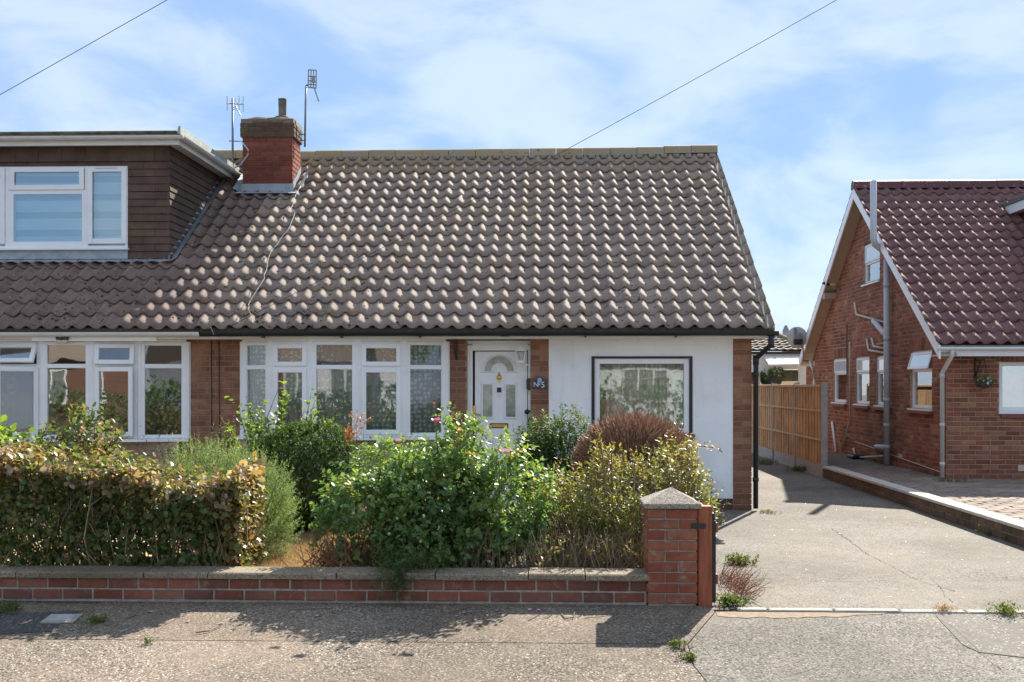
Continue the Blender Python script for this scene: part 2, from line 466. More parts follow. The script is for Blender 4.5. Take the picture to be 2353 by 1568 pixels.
# ---------------------------------------------------------------- bricks and tiles
MESHES = {}
def piece_brick(L, H, D=.05, c=.004):
    key = ('b', round(L, 3), round(H, 3))
    if key not in MESHES:
        l, h = L/2, H/2
        v = [(-l,D,-h),(l,D,-h),(l,D,h),(-l,D,h), (-l,c,-h),(l,c,-h),(l,c,h),(-l,c,h),
             (-l+c,0,-h+c),(l-c,0,-h+c),(l-c,0,h-c),(-l+c,0,h-c)]
        f = [(8,9,10,11)] + [(4+i, 4+(i+1) % 4, 8+(i+1) % 4, 8+i) for i in range(4)] + [(i, (i+1) % 4, 4+(i+1) % 4, 4+i) for i in range(4)]
        MESHES[key] = (v, f)
    return key
def in_view(p, m=15):
    x, y, d = project(p)
    return d > .5 and -m < x < 2353 + m and -m < y < 1568 + m
def place(pieces, name, joined, mat, parent, limit=300):
    """pieces: (key, matrix, weight). the largest in view become objects, the rest one joined part"""
    sc = []
    for key, M, w in pieces:
        p = M.translation
        d = max(project(p)[2], .5)
        sc.append((w / d / d if in_view(p) else 0, key, M))
    sc.sort(key=lambda a: -a[0])
    single = [a for a in sc if a[0] > 0][:limit]
    rest = sc[len(single):] if len(single) < len(sc) else []
    store = {}
    for a in single:
        k2 = (a[1], mat.name)
        if k2 not in store:
            me = bpy.data.meshes.new(name)
            me.from_pydata(MESHES[a[1]][0], [], MESHES[a[1]][1])
            me.materials.append(mat)
            if a[1][0] == 't': me.polygons.foreach_set('use_smooth', MESHES[a[1]][2])
            store[k2] = me
        o = link(bpy.data.objects.new(name, store[k2]))
        o.matrix_world = a[2]
        o.parent = parent
        if parent.type == 'EMPTY': o.matrix_parent_inverse = Matrix.Translation(-Vector(parent.location))
    if rest:
        V, Fc, S = [], [], []
        for a in rest:
            b = len(V)
            V += [tuple(a[2] @ Vector(v)) for v in MESHES[a[1]][0]]
            Fc += [tuple(b+i for i in f) for f in MESHES[a[1]][1]]
            S += MESHES[a[1]][2] if a[1][0] == 't' else [False] * len(MESHES[a[1]][1])
        me = bpy.data.meshes.new(joined); me.from_pydata(V, [], Fc); me.materials.append(mat)
        me.polygons.foreach_set('use_smooth', S)
        o = link(bpy.data.objects.new(joined, me)); o['kind'] = 'stuff'
        child_of(o, parent)

def courses(out, M, u0, u1, z0, z1, L=.2253, H=.0706, joint=.010, holes=(), clip=None, w=1.0, proud=.008, phase=0.0, soldier=False, jit=.002):
    """bricks over a rectangle of the wall M (x along, y in, z up), leaving out the holes (u0,u1,z0,z1)"""
    n = max(1, int(round((z1 - z0) / H)))
    Hh = (z1 - z0) / n
    for i in range(n):
        za, zb = z0 + i*Hh, z0 + (i+1)*Hh
        zc = (za + zb) / 2
        a, b = u0, u1
        if clip:
            a, b = clip(zb); a, b = max(a, u0), min(b, u1)
        if b - a < .05: continue
        spans = [(a, b)]
        for (h0, h1, k0, k1) in holes:
            if zc < k0 or zc > k1: continue
            ns = []
            for (p, q) in spans:
                if h1 <= p or h0 >= q: ns.append((p, q)); continue
                if h0 > p: ns.append((p, h0))
                if h1 < q: ns.append((h1, q))
            spans = ns
        off = u0 + phase - (L/2 if i % 2 else 0) - 2*L
        for (p, q) in spans:
            k = int(math.floor((p - off) / L))
            while off + k*L < q - .001:
                s, e = max(p, off + k*L), min(q, off + (k+1)*L)
                k += 1
                if e - s < .035: continue
                l = round(e - s - joint, 2) if abs(e - s - L) > .004 else L - joint
                key = piece_brick(l, round(Hh - joint, 4))
                T = M @ Matrix.Translation(((s+e)/2, -proud + random.uniform(-jit, jit), zc + random.uniform(-.0012, .0012))) @ Matrix.Rotation(random.uniform(-.006, .006), 4, 'Y')
                out.append((key, T, w * l * Hh))

def pantile(width, length, amp=.054, nose=.023, n=14, name='p', th=.012):
    key = ('t', name)
    if key not in MESHES:
        v, f, sm = [], [], []
        for row in range(5):                              # underside, nose bottom, nose top, mid, head
            for i in range(n + 1):
                s = -.03 + (width + .012) * i / n
                fw = (s/width) % 1.0
                h = amp * ((1 + math.cos(2*math.pi*fw**.86)) / 2) ** 1.65
                lip = .004 if i == 0 else 0.0
                if row == 0: v.append((s, .085, h + nose*.75 - th))
                elif row == 1: v.append((s, .003, h + nose - th))
                elif row == 2: v.append((s, 0, h + nose + lip))
                elif row == 3: v.append((s, length*.5, h + nose*.5 + lip))
                else: v.append((s, length, h*.96 + lip))
        for r in range(4):
            for i in range(n):
                k = r*(n+1)+i
                f.append((k, k+1, k+n+2, k+n+1)); sm.append(r > 1)
        MESHES[key] = (v, f, sm)
    return key
def slope_matrix(x, y, z, pitch):
    return Matrix.Translation((x, y, z)) @ Matrix.Rotation(pitch, 4, 'X')
def tile_roof(out, xa, xb, y0, z0, pitch, nrow, gauge, width, key, skip=None, w=1.0):
    ncol = int(math.ceil((xb - xa) / width - .02))
    for r in range(nrow):
        for c in range(ncol):
            x = xa + c*width
            d = r*gauge
            p = Vector((x, y0 + d*math.cos(pitch), z0 + d*math.sin(pitch)))
            if skip and skip(x + width/2, p.y + .5*gauge*math.cos(pitch), r): continue
            M = slope_matrix(p.x, p.y, p.z, pitch) @ Matrix.Translation((random.uniform(-.005, .005), random.uniform(-.010, .010) - (.03 if random.random() < .012 else 0), random.uniform(-.002, .005))) @ Matrix.Rotation(random.uniform(-.016, .016), 4, 'Z') @ Matrix.Rotation(random.uniform(-.018, .018), 4, 'Y') @ Matrix.Rotation(random.uniform(-.006, .010), 4, 'X')
            out.append((key, M, w * width * gauge))

# ---------------------------------------------------------------- ground, pavements, drives
def sheet(name, poly, z, mat, kind='structure', parent=None):
    me = bpy.data.meshes.new(name)
    me.from_pydata([(p[0], p[1], z + pavz(p[1])) for p in poly], [], [tuple(range(len(poly)))])
    o = finish(me, name, mat, parent)
    if kind and parent is None: o['kind'] = kind
    return o
M_SOIL = plain('soil', (.13, .095, .065), .95, .4, 9.0, bmp=.5)
M_PAVE = aggregate('pavement_aggregate', [(0, (.022, .02, .018)), (.17, (.10, .082, .065)), (.40, (.18, .145, .112)), (.66, (.25, .20, .152)), (.86, (.36, .315, .25)), (.965, (.58, .55, .48))], 98.0, (.27, .21, .155), .5)
M_PAVE2 = aggregate('pavement_strip_aggregate', [(0, (.03, .027, .024)), (.20, (.115, .093, .072)), (.44, (.185, .148, .113)), (.68, (.25, .20, .152)), (.94, (.44, .40, .33))], 95.0, (.24, .18, .125), .5)
M_CROSS = aggregate('crossover_asphalt', [(0, (.03, .028, .025)), (.18, (.11, .102, .087)), (.42, (.175, .163, .138)), (.68, (.235, .218, .185)), (.93, (.38, .36, .31))], 100.0, (.25, .22, .175), .45, base_bump=.4)
M_DRIVE = aggregate('driveway_concrete', [(0, (.045, .042, .037)), (.18, (.115, .105, .09)), (.42, (.165, .150, .128)), (.68, (.21, .19, .163)), (.92, (.31, .29, .25))], 105.0, (.20, .172, .135), .55, base_bump=.3)
M_TARMAC = aggregate('dark_tarmac', [(0, (.05, .05, .05)), (.4, (.085, .083, .08)), (.75, (.12, .115, .11)), (.96, (.35, .33, .3))], 90.0, (.10, .09, .08), .5)
M_PATCH = aggregate('patch_tarmac', [(0, (.13, .12, .105)), (.4, (.17, .155, .135)), (.75, (.20, .185, .16)), (.965, (.45, .43, .4))], 90.0, (.19, .165, .135), .5)
M_CRACK = plain('crack_dirt', (.035, .03, .025), .95, .3, 30.0)
M_SAND = plain('sandy_dirt', (.27, .20, .13), .95, .3, 20.0, bmp=.4)

sheet('ground', [(-150, -60), (150, -60), (150, 220), (-150, 220)], -.45, M_SOIL)
sheet('road', [(-60, -6), (60, -6), (60, 4.15), (-60, 4.15)], -.12, M_TARMAC)
WY = 8.40                                        # front face of the garden wall
SEAM = GP(1100, 1477).y
b1, b2, b3, b4 = GP(1640, 1401), GP(1578, 1474), GP(1594, 1530), GP(1625, 1568)
KY = 8.25
W0 = [(b4.x + .25, 4.2), (b4.x, b4.y), (b3.x, b3.y), (b2.x, SEAM)]
W1 = [(b2.x, SEAM), (b1.x, KY - .06)]
g = .0035
sheet('pavement', [(-14, 4.2)] + [(p[0] - g, p[1]) for p in W0[:3]] + [(b2.x - g, SEAM - .005), (-14, SEAM - .005)], 0.0, M_PAVE)
sheet('pavement_strip', [(-14, SEAM + .005), (b2.x - g, SEAM + .005), (b1.x - g, KY - .06), (b1.x - g, 8.25), (-14, 8.25)], 0.0, M_PAVE2)
sheet('pavement_strip', [(-14, 8.25), (1.25, 8.25), (1.25, WY + .06), (-14, WY + .06)], 0.0, M_PAVE2)
sheet('joint_bed', [(-14, 4.2), (20, 4.2), (20, 8.25), (-14, 8.25)], -.008, M_CRACK)
ta, tb, tc = GP(2150, 1416), GP(2250, 1500), GP(2353, 1512)
sheet('crossover', [(b4.x + .25 + g, 4.2), (20, 4.2), (20, KY - .06), (b1.x + g, KY - .06), (b2.x + g, SEAM), (b3.x + g, b3.y), (b4.x + g, b4.y)], 0.0, M_CROSS)
sheet('tarmac_patch', [(ta.x, ta.y), (tb.x - .05, tb.y + .15), (tb.x, tb.y), (tc.x, tc.y), (tc.x + 2, tc.y), (tc.x + 2, ta.y - .02)], .004, M_PATCH)
sheet('driveway', [(1.25, KY + .045), (4.62, KY + .045), (4.62, 36), (2.0, 36), (2.0, 14.9), (.86, 14.9), (.86, WY + .06), (1.25, WY + .06)], 0.0, M_DRIVE)
dt = GP(0, 1403), GP(200, 1403), GP(120, 1452), GP(0, 1458)
sheet('tarmac_patch', [(-6, WY - .02), (dt[1].x, WY - .02), (dt[1].x - .05, dt[1].y - .15), (dt[2].x, dt[2].y), (dt[3].x, dt[3].y), (-6, dt[3].y)], .004, M_TARMAC)

# cracks in the concrete
def crack(name, pix, w, parent):
    pts = [GP(*p) for p in pix]
    fine = []
    for a, b in zip(pts, pts[1:]):
        n = max(2, int((b - a).length / .05))
        for i in range(n):
            q = a.lerp(b, i / n); fine.append(q + Vector((random.uniform(-.008, .008), random.uniform(-.008, .008), 0)))
    fine.append(pts[-1])
    m = MB(); vs = []
    for i, q in enumerate(fine):
        d = (fine[min(i+1, len(fine)-1)] - fine[max(i-1, 0)]).normalized()
        n = Vector((-d.y, d.x, 0)) * w * .55 * random.uniform(.15, 1.2)
        vs += [q + n + Vector((0, 0, .0045)), q - n + Vector((0, 0, .0045))]
    m.add(vs, [(2*i, 2*i+1, 2*i+3, 2*i+2) for i in range(len(fine)-1)])
    return tag(m.build(name, M_CRACK, parent))
drv = bpy.data.objects['driveway']
crs = bpy.data.objects['crossover']
crack('crack', [(1910, 1215), (1955, 1245), (1990, 1272), (2070, 1313), (2110, 1335), (2195, 1360), (2190, 1358)], .006, drv)
crack('crack', [(1990, 1272), (1900, 1253), (1780, 1250)], .003, drv)
crack('crack', [(1840, 1338), (2000, 1337), (2080, 1329), (2190, 1332), (2300, 1334), (2353, 1334)], .004, drv)
crack('crack', [(2140, 1332), (2160, 1350), (2172, 1372), (2190, 1385)], .005, drv)
crack('crack', [(2150, 1416), (2200, 1450), (2250, 1500), (2300, 1540)], .005, crs)
crack('crack', [(1585, 1468), (1572, 1490), (1592, 1530)], .006, bpy.data.objects['pavement'])
crack('crack', [(1600, 1545), (1640, 1552), (1690, 1562)], .005, crs)

# edging stones at the foot of the drive
ed = thing('edging_kerb', (3.0, KY, 0), 'pale concrete edging strip laid flush across the foot of the driveway', 'kerb')
x = GP(1695, 1402).x; i = 0
while x < 6.5:
    L = .46 if i else .22
    MB().box(x, x + L - .012, KY - .055 + random.uniform(-.004, .004), KY + .045, -.06, .008 + random.uniform(-.004, .004), bev=.008).build('edging_stone', M_CONCLITE, ed)
    x += L; i += 1
tag(sheet('sandy_dirt', [(b1.x + .004, KY - .062)] + [(2.35 - .001*k, KY - .062) for k in (0,)] + [(2.3 - .06*k, KY - .075 - .10*math.sin(min(1, k/12)*1.5) - random.uniform(0, .04)) for k in range(19)] + [(b1.x + .004, KY - .17)], .003, M_SAND))

# neighbour's imprinted paving
M_PAVER = brickmat('paver', [(.30, .235, .19), (.33, .26, .21), (.27, .215, .18)], stain=(.20, .17, .13), stain_amt=.6, stain_scale=1.2)
sheet('neighbour_paving', [(4.78, 8.362), (22, 8.362), (22, 40), (4.78, 40)], .142, plain('paving_joint', (.15, .125, .10), .95, .3, 20.0))
npv = bpy.data.objects['neighbour_paving']
MB().box(4.79, 22, 8.24, 8.36, -.1, .150, bev=.01).build('paving_edge', M_CONCLITE, npv)
pcs = []
for r in range(int((21.0 - 8.5) / .17)):
    for c in range(int(5.0 / .24)):
        key = ('b', 'pv%d' % ((r*7 + c*3) % 9))
        if key not in MESHES:
            q = [(-.108, -.072), (-.03, -.08), (.108, -.074), (.112, .01), (.104, .074), (0, .080), (-.106, .07), (-.114, -.01)]
            q = [(a + random.uniform(-.012, .012), b + random.uniform(-.010, .010)) for a, b in q]
            n = len(q)
            v = [(a, b, 0) for a, b in q] + [(a, b, .012) for a, b in q] + [(a*.94, b*.92, .018) for a, b in q]
            f = [tuple(range(2*n, 3*n))] + [(i, (i+1) % n, n + (i+1) % n, n+i) for i in range(n)] + [(n+i, n+(i+1) % n, 2*n+(i+1) % n, 2*n+i) for i in range(n)]
            MESHES[key] = (v, f)
        M = Matrix.Translation((4.93 + c*.24 + (r % 2)*.12 + random.uniform(-.01, .01), 8.55 + r*.17 + random.uniform(-.008, .008), .1345 + random.uniform(0, .003))) @ Matrix.Rotation(random.uniform(-.08, .08), 4, 'Z')
        pcs.append((key, M, 1.0))
place(pcs, 'paver', 'paver_field', M_PAVER, npv, 300)

# ---------------------------------------------------------------- low wall between the drives
lw = thing('low_wall', (4.70, 15, 0), 'low mossy brick wall with pale flat coping beside the driveway', 'wall')
lcore = MB().box(4.625, 4.775, 8.42, 19.9, -.05, .165).build('core', M_GMORTAR, lw)
pcs = []
courses(pcs, frame_at((4.617, 19.9), (4.617, 8.42)), 0, 11.48, 0.0, .165, H=.0825, L=.235, joint=.012, proud=.006)
place(pcs, 'brick', 'brickwork', M_LBRICK, lcore, 120)
y = 8.42
M_LCOP = plain('low_coping', (.52, .48, .41), .85, .15, 8.0, bmp=.2)
while y < 19.85:
    e = min(y + .60, 19.87)
    MB().box(4.60, 4.80, y, e - .008, .166, .205, bev=.006).build('coping_slab', M_LCOP, lw)
    y += .60

# ---------------------------------------------------------------- garden wall with its pillar
gw = thing('garden_wall', (-2.0, WY + .1, 0), 'low red brick front garden wall with stone coping and a capped pillar', 'wall')
PXa, PXb = XP(1486, WY), XP(1603, WY)
gcore = MB().box(-8.0, PXa, WY + .010, WY + .205, -.05, .175).build('core', M_GMORTAR, gw)
pcs = []
courses(pcs, frame_at((-8.0, WY + .006), (PXa, WY + .006)), 0, PXa + 8.0, .012, .176, H=.082, L=.2253, joint=.014, proud=.004, phase=.11, jit=.004)
courses(pcs, frame_at((-8.0, WY + .012), (PXa, WY + .012)), 0, PXa + 8.0, -.066, .012, H=.078, L=.2253, joint=.012, proud=.0, phase=.03)
place(pcs, 'brick', 'brickwork', M_GBRICK, gcore, 300)
edges = [-60, 18*1.0, 330, 478, 770, 1214, 1345, 1494]
xs = [XP(p, WY - .02) for p in (-900, -640, -380, -130, 37, 330, 478, 773, 1000, 1214, 1345, 1495)]
for a, b in zip(xs, xs[1:]):
    dz = random.uniform(-.003, .004); dy = random.uniform(-.004, .004)
    m = MB()
    pr = [(WY - .028 + dy, .182 + dz), (WY - .028 + dy, .214 + dz), (WY - .014 + dy, .224 + dz), (WY + .215 + dy, .232 + dz), (WY + .24 + dy, .222 + dz), (WY + .24 + dy, .178 + dz)]
    n = len(pr)
    m.add([(a + .004, p[0], p[1]) for p in pr] + [(b - .004, p[0], p[1]) for p in pr], [tuple(range(n-1, -1, -1)), tuple(range(n, 2*n))] + [(i, (i+1) % n, n + (i+1) % n, n + i) for i in range(n)])
    m.build('coping_stone', M_STONE, gw)
# pillar
PZ = ZP(1545, 1168, WY)
pil = MB().box(PXa + .012, PXb - .012, WY - .018, WY + .36, -.05, PZ - .004).build('pillar', M_GMORTAR, gw)
pw = PXb - PXa
pcs = []
n = 9
for face, Mx, ww in (('f', frame_at((PXa, WY - .024), (PXb, WY - .024)), pw), ('l', frame_at((PXa + .006, WY + .366), (PXa + .006, WY - .024)), .39), ('r', frame_at((PXb - .006, WY - .024), (PXb - .006, WY + .366)), .39)):
    Hh = (PZ - .012) / n
    for i in range(n):
        cut = ww * (.36 if (i % 2 == (0 if face == 'f' else 1)) else .62)
        for (s, e) in ((0, cut), (cut, ww)):
            l = round(e - s - .012, 3)
            pcs.append((piece_brick(l, round(Hh - .012, 4), .04), Mx @ Matrix.Translation(((s+e)/2, -.006 + random.uniform(-.002, .002), .012 + (i+.5)*Hh)) @ Matrix.Rotation(random.uniform(-.008, .008), 4, 'Y'), l*Hh))
place(pcs, 'brick', 'brickwork', M_PBRICK, pil)
m = MB()
ca, cb, cy0, cy1 = PXa - .022, PXb + .022, WY - .05, WY + .40
apz = ZP(1545, 1120, WY + .17)
b = .012
m.box(ca, cb, cy0, cy1, PZ - .002, PZ + .034, bev=.006)
m.add([(ca+.006, cy0+.006, PZ+.0345), (cb-.006, cy0+.006, PZ+.0345), (cb-.006, cy1-.006, PZ+.0345), (ca+.006, cy1-.006, PZ+.0345), ((ca+cb)/2 + .01, (cy0+cy1)/2, apz)], [(0,1,4),(1,2,4),(2,3,4),(3,0,4)])
m.build('pillar_cap', M_CAPSTONE, pil)

# timber gate post and the open gate behind it
gx0, gx1 = XP(1604, WY - .01), XP(1636, WY - .01)
gz = ZP(1620, 1163, WY)
gp = thing('gate_post', ((gx0 + gx1)/2, WY, 0), 'reddish brown timber gate post beside the brick pillar', 'post')
MB().box(gx0, gx1, WY - .03, WY + .07, -.02, gz, bev=.006).build('timber', M_WOODG, gp)
MB().box(XP(1588, WY - .04), XP(1622, WY - .04), WY - .040, WY - .031, ZP(1600, 1213, WY), ZP(1600, 1202, WY), bev=.003).build('hinge_strap', M_IRON, gp)
gt = thing('garden_gate', (gx1 + .03, WY + .4, 0), 'dark stained open timber gate seen edge-on behind the post', 'gate')
gtz = ZP(1638, 1181, WY)
for k in range(6):
    y = WY + .02 + k*.155
    MB().box(gx1 + .006, gx1 + .026, y, y + .145, .05, gtz, bev=.004).build('board', M_IRON if k == 0 else M_WOODG, gt)
for z in (.15, gtz - .14):
    MB().box(gx1 + .027, gx1 + .05, WY + .03, WY + .93, z, z + .07, bev=.004).build('rail', M_WOODG, gt)
gc2 = MB()
m = MB().box(gx1 + .006, gx1 + .03, WY + .00, WY + .018, .02, gtz - .05).build('hanging_stile', M_IRON, gt)

# small cover set in the dark tarmac
cv = [GP(92, 1434), GP(168, 1434), GP(190, 1415), GP(118, 1415)]
uc = thing('stopcock_cover', cv[0], 'small pale square utility cover set in dark tarmac', 'cover')
m = MB(); m.add([(p.x, p.y, p.z + .004) for p in cv] + [(p.x, p.y, p.z + .012) for p in cv], [(4,5,6,7), (0,1,5,4), (1,2,6,5), (2,3,7,6), (3,0,4,7)])
m.build('frame', M_CONCLITE, uc)
cc = sum(cv, Vector()) / 4
q = [cc + (p - cc)*.72 for p in cv]
m = MB(); m.add([(p.x, p.y, p.z + .010) for p in q] + [(p.x, p.y, p.z + .016) for p in q], [(4,5,6,7), (0,1,5,4), (1,2,6,5), (2,3,7,6), (3,0,4,7)])
m.build('lid', M_CONC, uc)

# ================================================================ the two joined bungalows
Y0 = 14.80                                     # front wall plane
XPARTY = -4.42
ZS = 2.173                                     # soffit level
EY, EZ, RY, RZ = 14.40, 2.275, 19.46, 5.43     # tile plane: eave and ridge
PITCH = math.atan2(RZ - EZ, RY - EY)
SLOPE = math.hypot(RZ - EZ, RY - EY)
NROW = 17
GAUGE = SLOPE / 17.25
TILEW = .2
K_TILE = pantile(TILEW, GAUGE + .055, name='bungalow')
X0 = lambda px: XP(px, Y0)
def roofz(y): return EZ + (y - EY) * math.tan(PITCH)
def exx(m, poly, xa, xb, mi=0):               # polygon in (y,z) pushed along x
    n = len(poly)
    m.add([(xa, p[0], p[1]) for p in poly] + [(xb, p[0], p[1]) for p in poly],
          [tuple(range(n-1, -1, -1)), tuple(range(n, 2*n))] + [(i, (i+1) % n, n + (i+1) % n, n + i) for i in range(n)], mi)
    return m
def exy(m, poly, ya, yb, mi=0):               # polygon in (x,z) pushed along y
    n = len(poly)
    m.add([(p[0], ya, p[1]) for p in poly] + [(p[0], yb, p[1]) for p in poly],
          [tuple(range(n-1, -1, -1)), tuple(range(n, 2*n))] + [(i, (i+1) % n, n + (i+1) % n, n + i) for i in range(n)], mi)
    return m
def gutter_prof(c, z, r=.055, t=.004):
    o = [(c + r*math.cos(a), z + r*math.sin(a)) for a in [math.pi + math.pi*k/10 for k in range(11)]]
    i = [(c + (r-t)*math.cos(a), z + (r-t)*math.sin(a)) for a in [2*math.pi - math.pi*k/10 for k in range(11)]]
    return o + i

bun = thing('bungalow', (-.9, Y0 + 4, 0), 'bungalow with brown pantiled roof, white rendered panel and white front door', 'house')
adj = thing('adjoining_bungalow', (-7.5, Y0 + 4, 0), 'adjoining bungalow on the left with tile-hung flat-roofed dormer', 'house')

# ---- walls of the main bungalow
pB0, pB1 = 556, 1028
xA, xB0, xB1, xD0, xD1, xE0, xE1, xF1 = XPARTY, X0(pB0), X0(pB1), X0(1073), X0(1219), X0(1261), X0(1684), X0(1727)
m = MB()
m.box(xA, xB0, Y0, Y0 + .25, -.05, 2.3)
m.box(xB0, xB1, Y0, Y0 + .25, -.05, .86)
m.box(xB1, xD0, Y0, Y0 + .25, -.05, 2.3)
m.box(xD1, xE0, Y0, Y0 + .25, -.05, 2.3)
m.box(xE1, xF1 - .014, Y0 - .018, Y0 + .25, -.05, 2.3)
m.box(xB0, xB1, Y0 + .03, Y0 + .25, 2.14, 2.3)
m.box(xD0, xD1, Y0 + .14, Y0 + .25, 2.12, 2.3)
gy1 = 24.4
exx(m, [(Y0 + .251, -.05), (Y0 + .251, roofz(Y0+.251) - .1), (RY, RZ - .1), (gy1, roofz(2*RY - gy1) - .1), (gy1, -.05)], xF1 - .26, xF1 - .012)
m.box(XPARTY, xF1 - .26, gy1 - .25, gy1, -.05, 2.3)
m.box(XPARTY + .01, XPARTY + .12, Y0 + .252, gy1 - .252, -.05, 2.25)
wall = m.build('wall', M_MORTAR, bun)
MF = Matrix.Translation((0, Y0, 0))
pcs = []
courses(pcs, MF, xA, xB0, 0, 2.18, phase=.07)
courses(pcs, MF, xB0, xB1, 0, .86, phase=.03, w=.05)
courses(pcs, MF, xB1, xD0, 0, 2.18, L=.236, phase=.0)
courses(pcs, MF, xD1, xE0, 0, 2.18, L=.236, phase=.0)
courses(pcs, Matrix.Translation((0, Y0 - .018, 0)), xE1, xF1, 0, 2.18, L=.24)
place(pcs, 'brick', 'brickwork', M_BRICK, wall, 300)
pcs = []
MG = frame_at((xF1 - .012, Y0 - .02), (xF1 - .012, gy1))
def gclip(z):
    if z < 2.25: return (0, 99)
    a = EY + (z + .12 - EZ) / math.tan(PITCH) - (Y0 - .02)
    return (a, 2*(RY - Y0 + .02) - a)
courses(pcs, MG, 0, gy1 - Y0 + .02, 0, 5.3, clip=gclip, phase=.1, w=.2)
place(pcs, 'brick', 'gable_brickwork', M_BRICK, wall, 0)
# dark plinth under the render
pl = MB().box(xE0, xE1, Y0 - .004, Y0 + .2, -.05, .145).build('plinth', M_MORTAR, bun)
pcs = []
courses(pcs, Matrix.Translation((0, Y0 - .006, 0)), xE0, xE1, 0, .145, H=.0725, proud=.004, phase=.12)
place(pcs, 'brick', 'brickwork', M_PLINTH, pl)
# rendered panel with the window opening
wx0, wx1 = X0(1359), X0(1591)
wz0, wz1 = ZP(1475, 1000, Y0), ZP(1475, 819, Y0)
m = MB()
ry0, ry1 = Y0 - .012, Y0 + .2
for (a, b, c, d) in ((xE0, wx0, .146, 2.25), (wx1, xE1 - .001, .146, 2.25), (wx0, wx1, .146, wz0), (wx0, wx1, wz1, 2.25)):
    m.box(a, b, ry0, ry1, c, d)
m.build('rendered_panel', M_RENDER, bun)
# black painted surround
t = X0(1366) - X0(1359)
m = MB()
for (a, b, c, d) in ((wx0 - .0, wx0 + t, wz0, wz1), (wx1 - t, wx1, wz0, wz1), (wx0 + t, wx1 - t, wz1 - t*.75, wz1)):
    m.box(a, b, ry0 - .010, ry0 + .06, c + .001, d - .001)
m.build('black_surround', M_BLACK, bun)
m = MB().box(wx0 - .02, wx1 + .03, Y0 - .06, Y0 + .05, wz0 - .05, wz0 + .012, bev=.006); m.build('sill', M_REDSILL, bun)

def wavy(name, x0, x1, z0, z1, y, mat, parent, M=None, amp=.018, wl=.085, seed=0):
    n = max(8, int((x1 - x0) / .012))
    rr = random.Random(seed)
    ph = [rr.uniform(0, 6) for _ in range(3)]
    vs, fs = [], []
    for i in range(n + 1):
        x = x0 + (x1 - x0)*i/n
        d = amp*(math.sin(2*math.pi*x/wl + ph[0]) + .5*math.sin(2*math.pi*x/(wl*1.7) + ph[1]) + .4*math.sin(2*math.pi*x/(wl*.6) + ph[2]))
        for z in (z0, z1):
            p = Vector((x, y + d, z)); vs.append(tuple(M @ p) if M is not None else tuple(p))
    fs = [(2*i, 2*i+2, 2*i+3, 2*i+1) for i in range(n)]
    me = bpy.data.meshes.new(name); me.from_pydata(vs, [], fs)
    return finish(me, name, mat, parent, smooth=True)
def lacemat(name, thread, hole, scale, op=.9, kind='blob'):
    m, nt, b = newmat(name)
    g = nt.nodes.new('ShaderNodeNewGeometry')
    mp = N(nt, 'ShaderNodeMapping'); mp.inputs['Scale'].default_value = (1, .2, 1) if kind == 'blob' else (1, .2, .45)
    nt.links.new(g.outputs['Position'], mp.inputs[0])
    v = N(nt, 'ShaderNodeTexVoronoi', Scale=scale); v.inputs['Randomness'].default_value = .45
    nt.links.new(mp.outputs[0], v.inputs['Vector'])
    f = maprange(nt, v.outputs['Distance'], .30, .42)
    nz = posn(nt, 80.0, 2.0)
    f2 = mixc(nt, .35, f, nz.outputs['Fac'])
    c = mixc(nt, f2, thread, hole)
    nt.links.new(c, b.inputs['Base Color']); b.inputs['Roughness'].default_value = .9
    b.inputs['Specular IOR Level'].default_value = .1
    return m
M_LACE = lacemat('net_curtain', (.62, .60, .57), (.16, .17, .175), 17.0)
M_CURT = lacemat('patterned_curtain', (.90, .90, .80), (.46, .40, .30), 21.0, kind='tall')
M_BLIND = None

def upvc(m, M, u0, u1, z0, z1, w=.05, d0=-.02, d1=.045, bev=.006):
    """ring of plastic frame"""
    m.box(u0, u0 + w, d0, d1, z0, z1, M=M, bev=bev); m.box(u1 - w, u1, d0, d1, z0, z1, M=M, bev=bev)
    m.box(u0 + w - .001, u1 - w + .001, d0 + .001, d1 - .001, z0, z0 + w, M=M, bev=bev); m.box(u0 + w - .001, u1 - w + .001, d0 + .001, d1 - .001, z1 - w, z1, M=M, bev=bev)
def pane(M, u0, u1, z0, z1, y, mat, parent, name='pane'):
    return MB().box(u0, u1, y, y + .006, z0, z1, M=M).build(name, mat, parent)

# ---- rendered panel's window
win = MB()
I = Matrix.Translation((0, Y0 + .03, 0))
a, b, c, d = wx0 + t - .002, wx1 - t + .002, wz0 + .012, wz1 - t*.75 + .002
upvc(win, I, a, b, c, d, .07, -.03, .05)
wo = win.build('window', M_UPVC, bun)
pane(I, a + .068, b - .068, c + .068, d - .068, .01, M_GLASS, wo)
wavy('curtain', a + .05, b - .05, c, d - .02, .16, M_CURT, wo, I, .02, .09, 3)
M_VOILE = plain('pale_curtain', (.62, .66, .52), .9, .25, 5.0)
def swag(name, pts, y, mat, parent):
    me = bpy.data.meshes.new(name); me.from_pydata([(p[0], y, p[1]) for p in pts], [], [tuple(range(len(pts)))])
    return finish(me, name, mat, parent)
gw0, gw1, gz0, gz1 = a + .068, b - .068, c + .068, d - .068
sw = []
nn = 14
top = [(gw0 + (gw1-gw0)*k/nn, gz1 - .02 - .16*(1 - ((k/nn - .5)*2)**2)) for k in range(nn+1)]
swag('valance_cord', [(p[0], p[1]) for p in top] + [(p[0], p[1] - .022) for p in reversed(top)], Y0 + .11, M_VOILE, wo)
swag('tied_curtain', [(gw1 - .13, gz1 - .12), (gw1, gz1 - .10), (gw1, gz0), (gw1 - .03, gz0 + .05), (gw1 - .10, gz0 + .25), (gw1 - .145, gz0 + .5)], Y0 + .12, M_VOILE, wo)
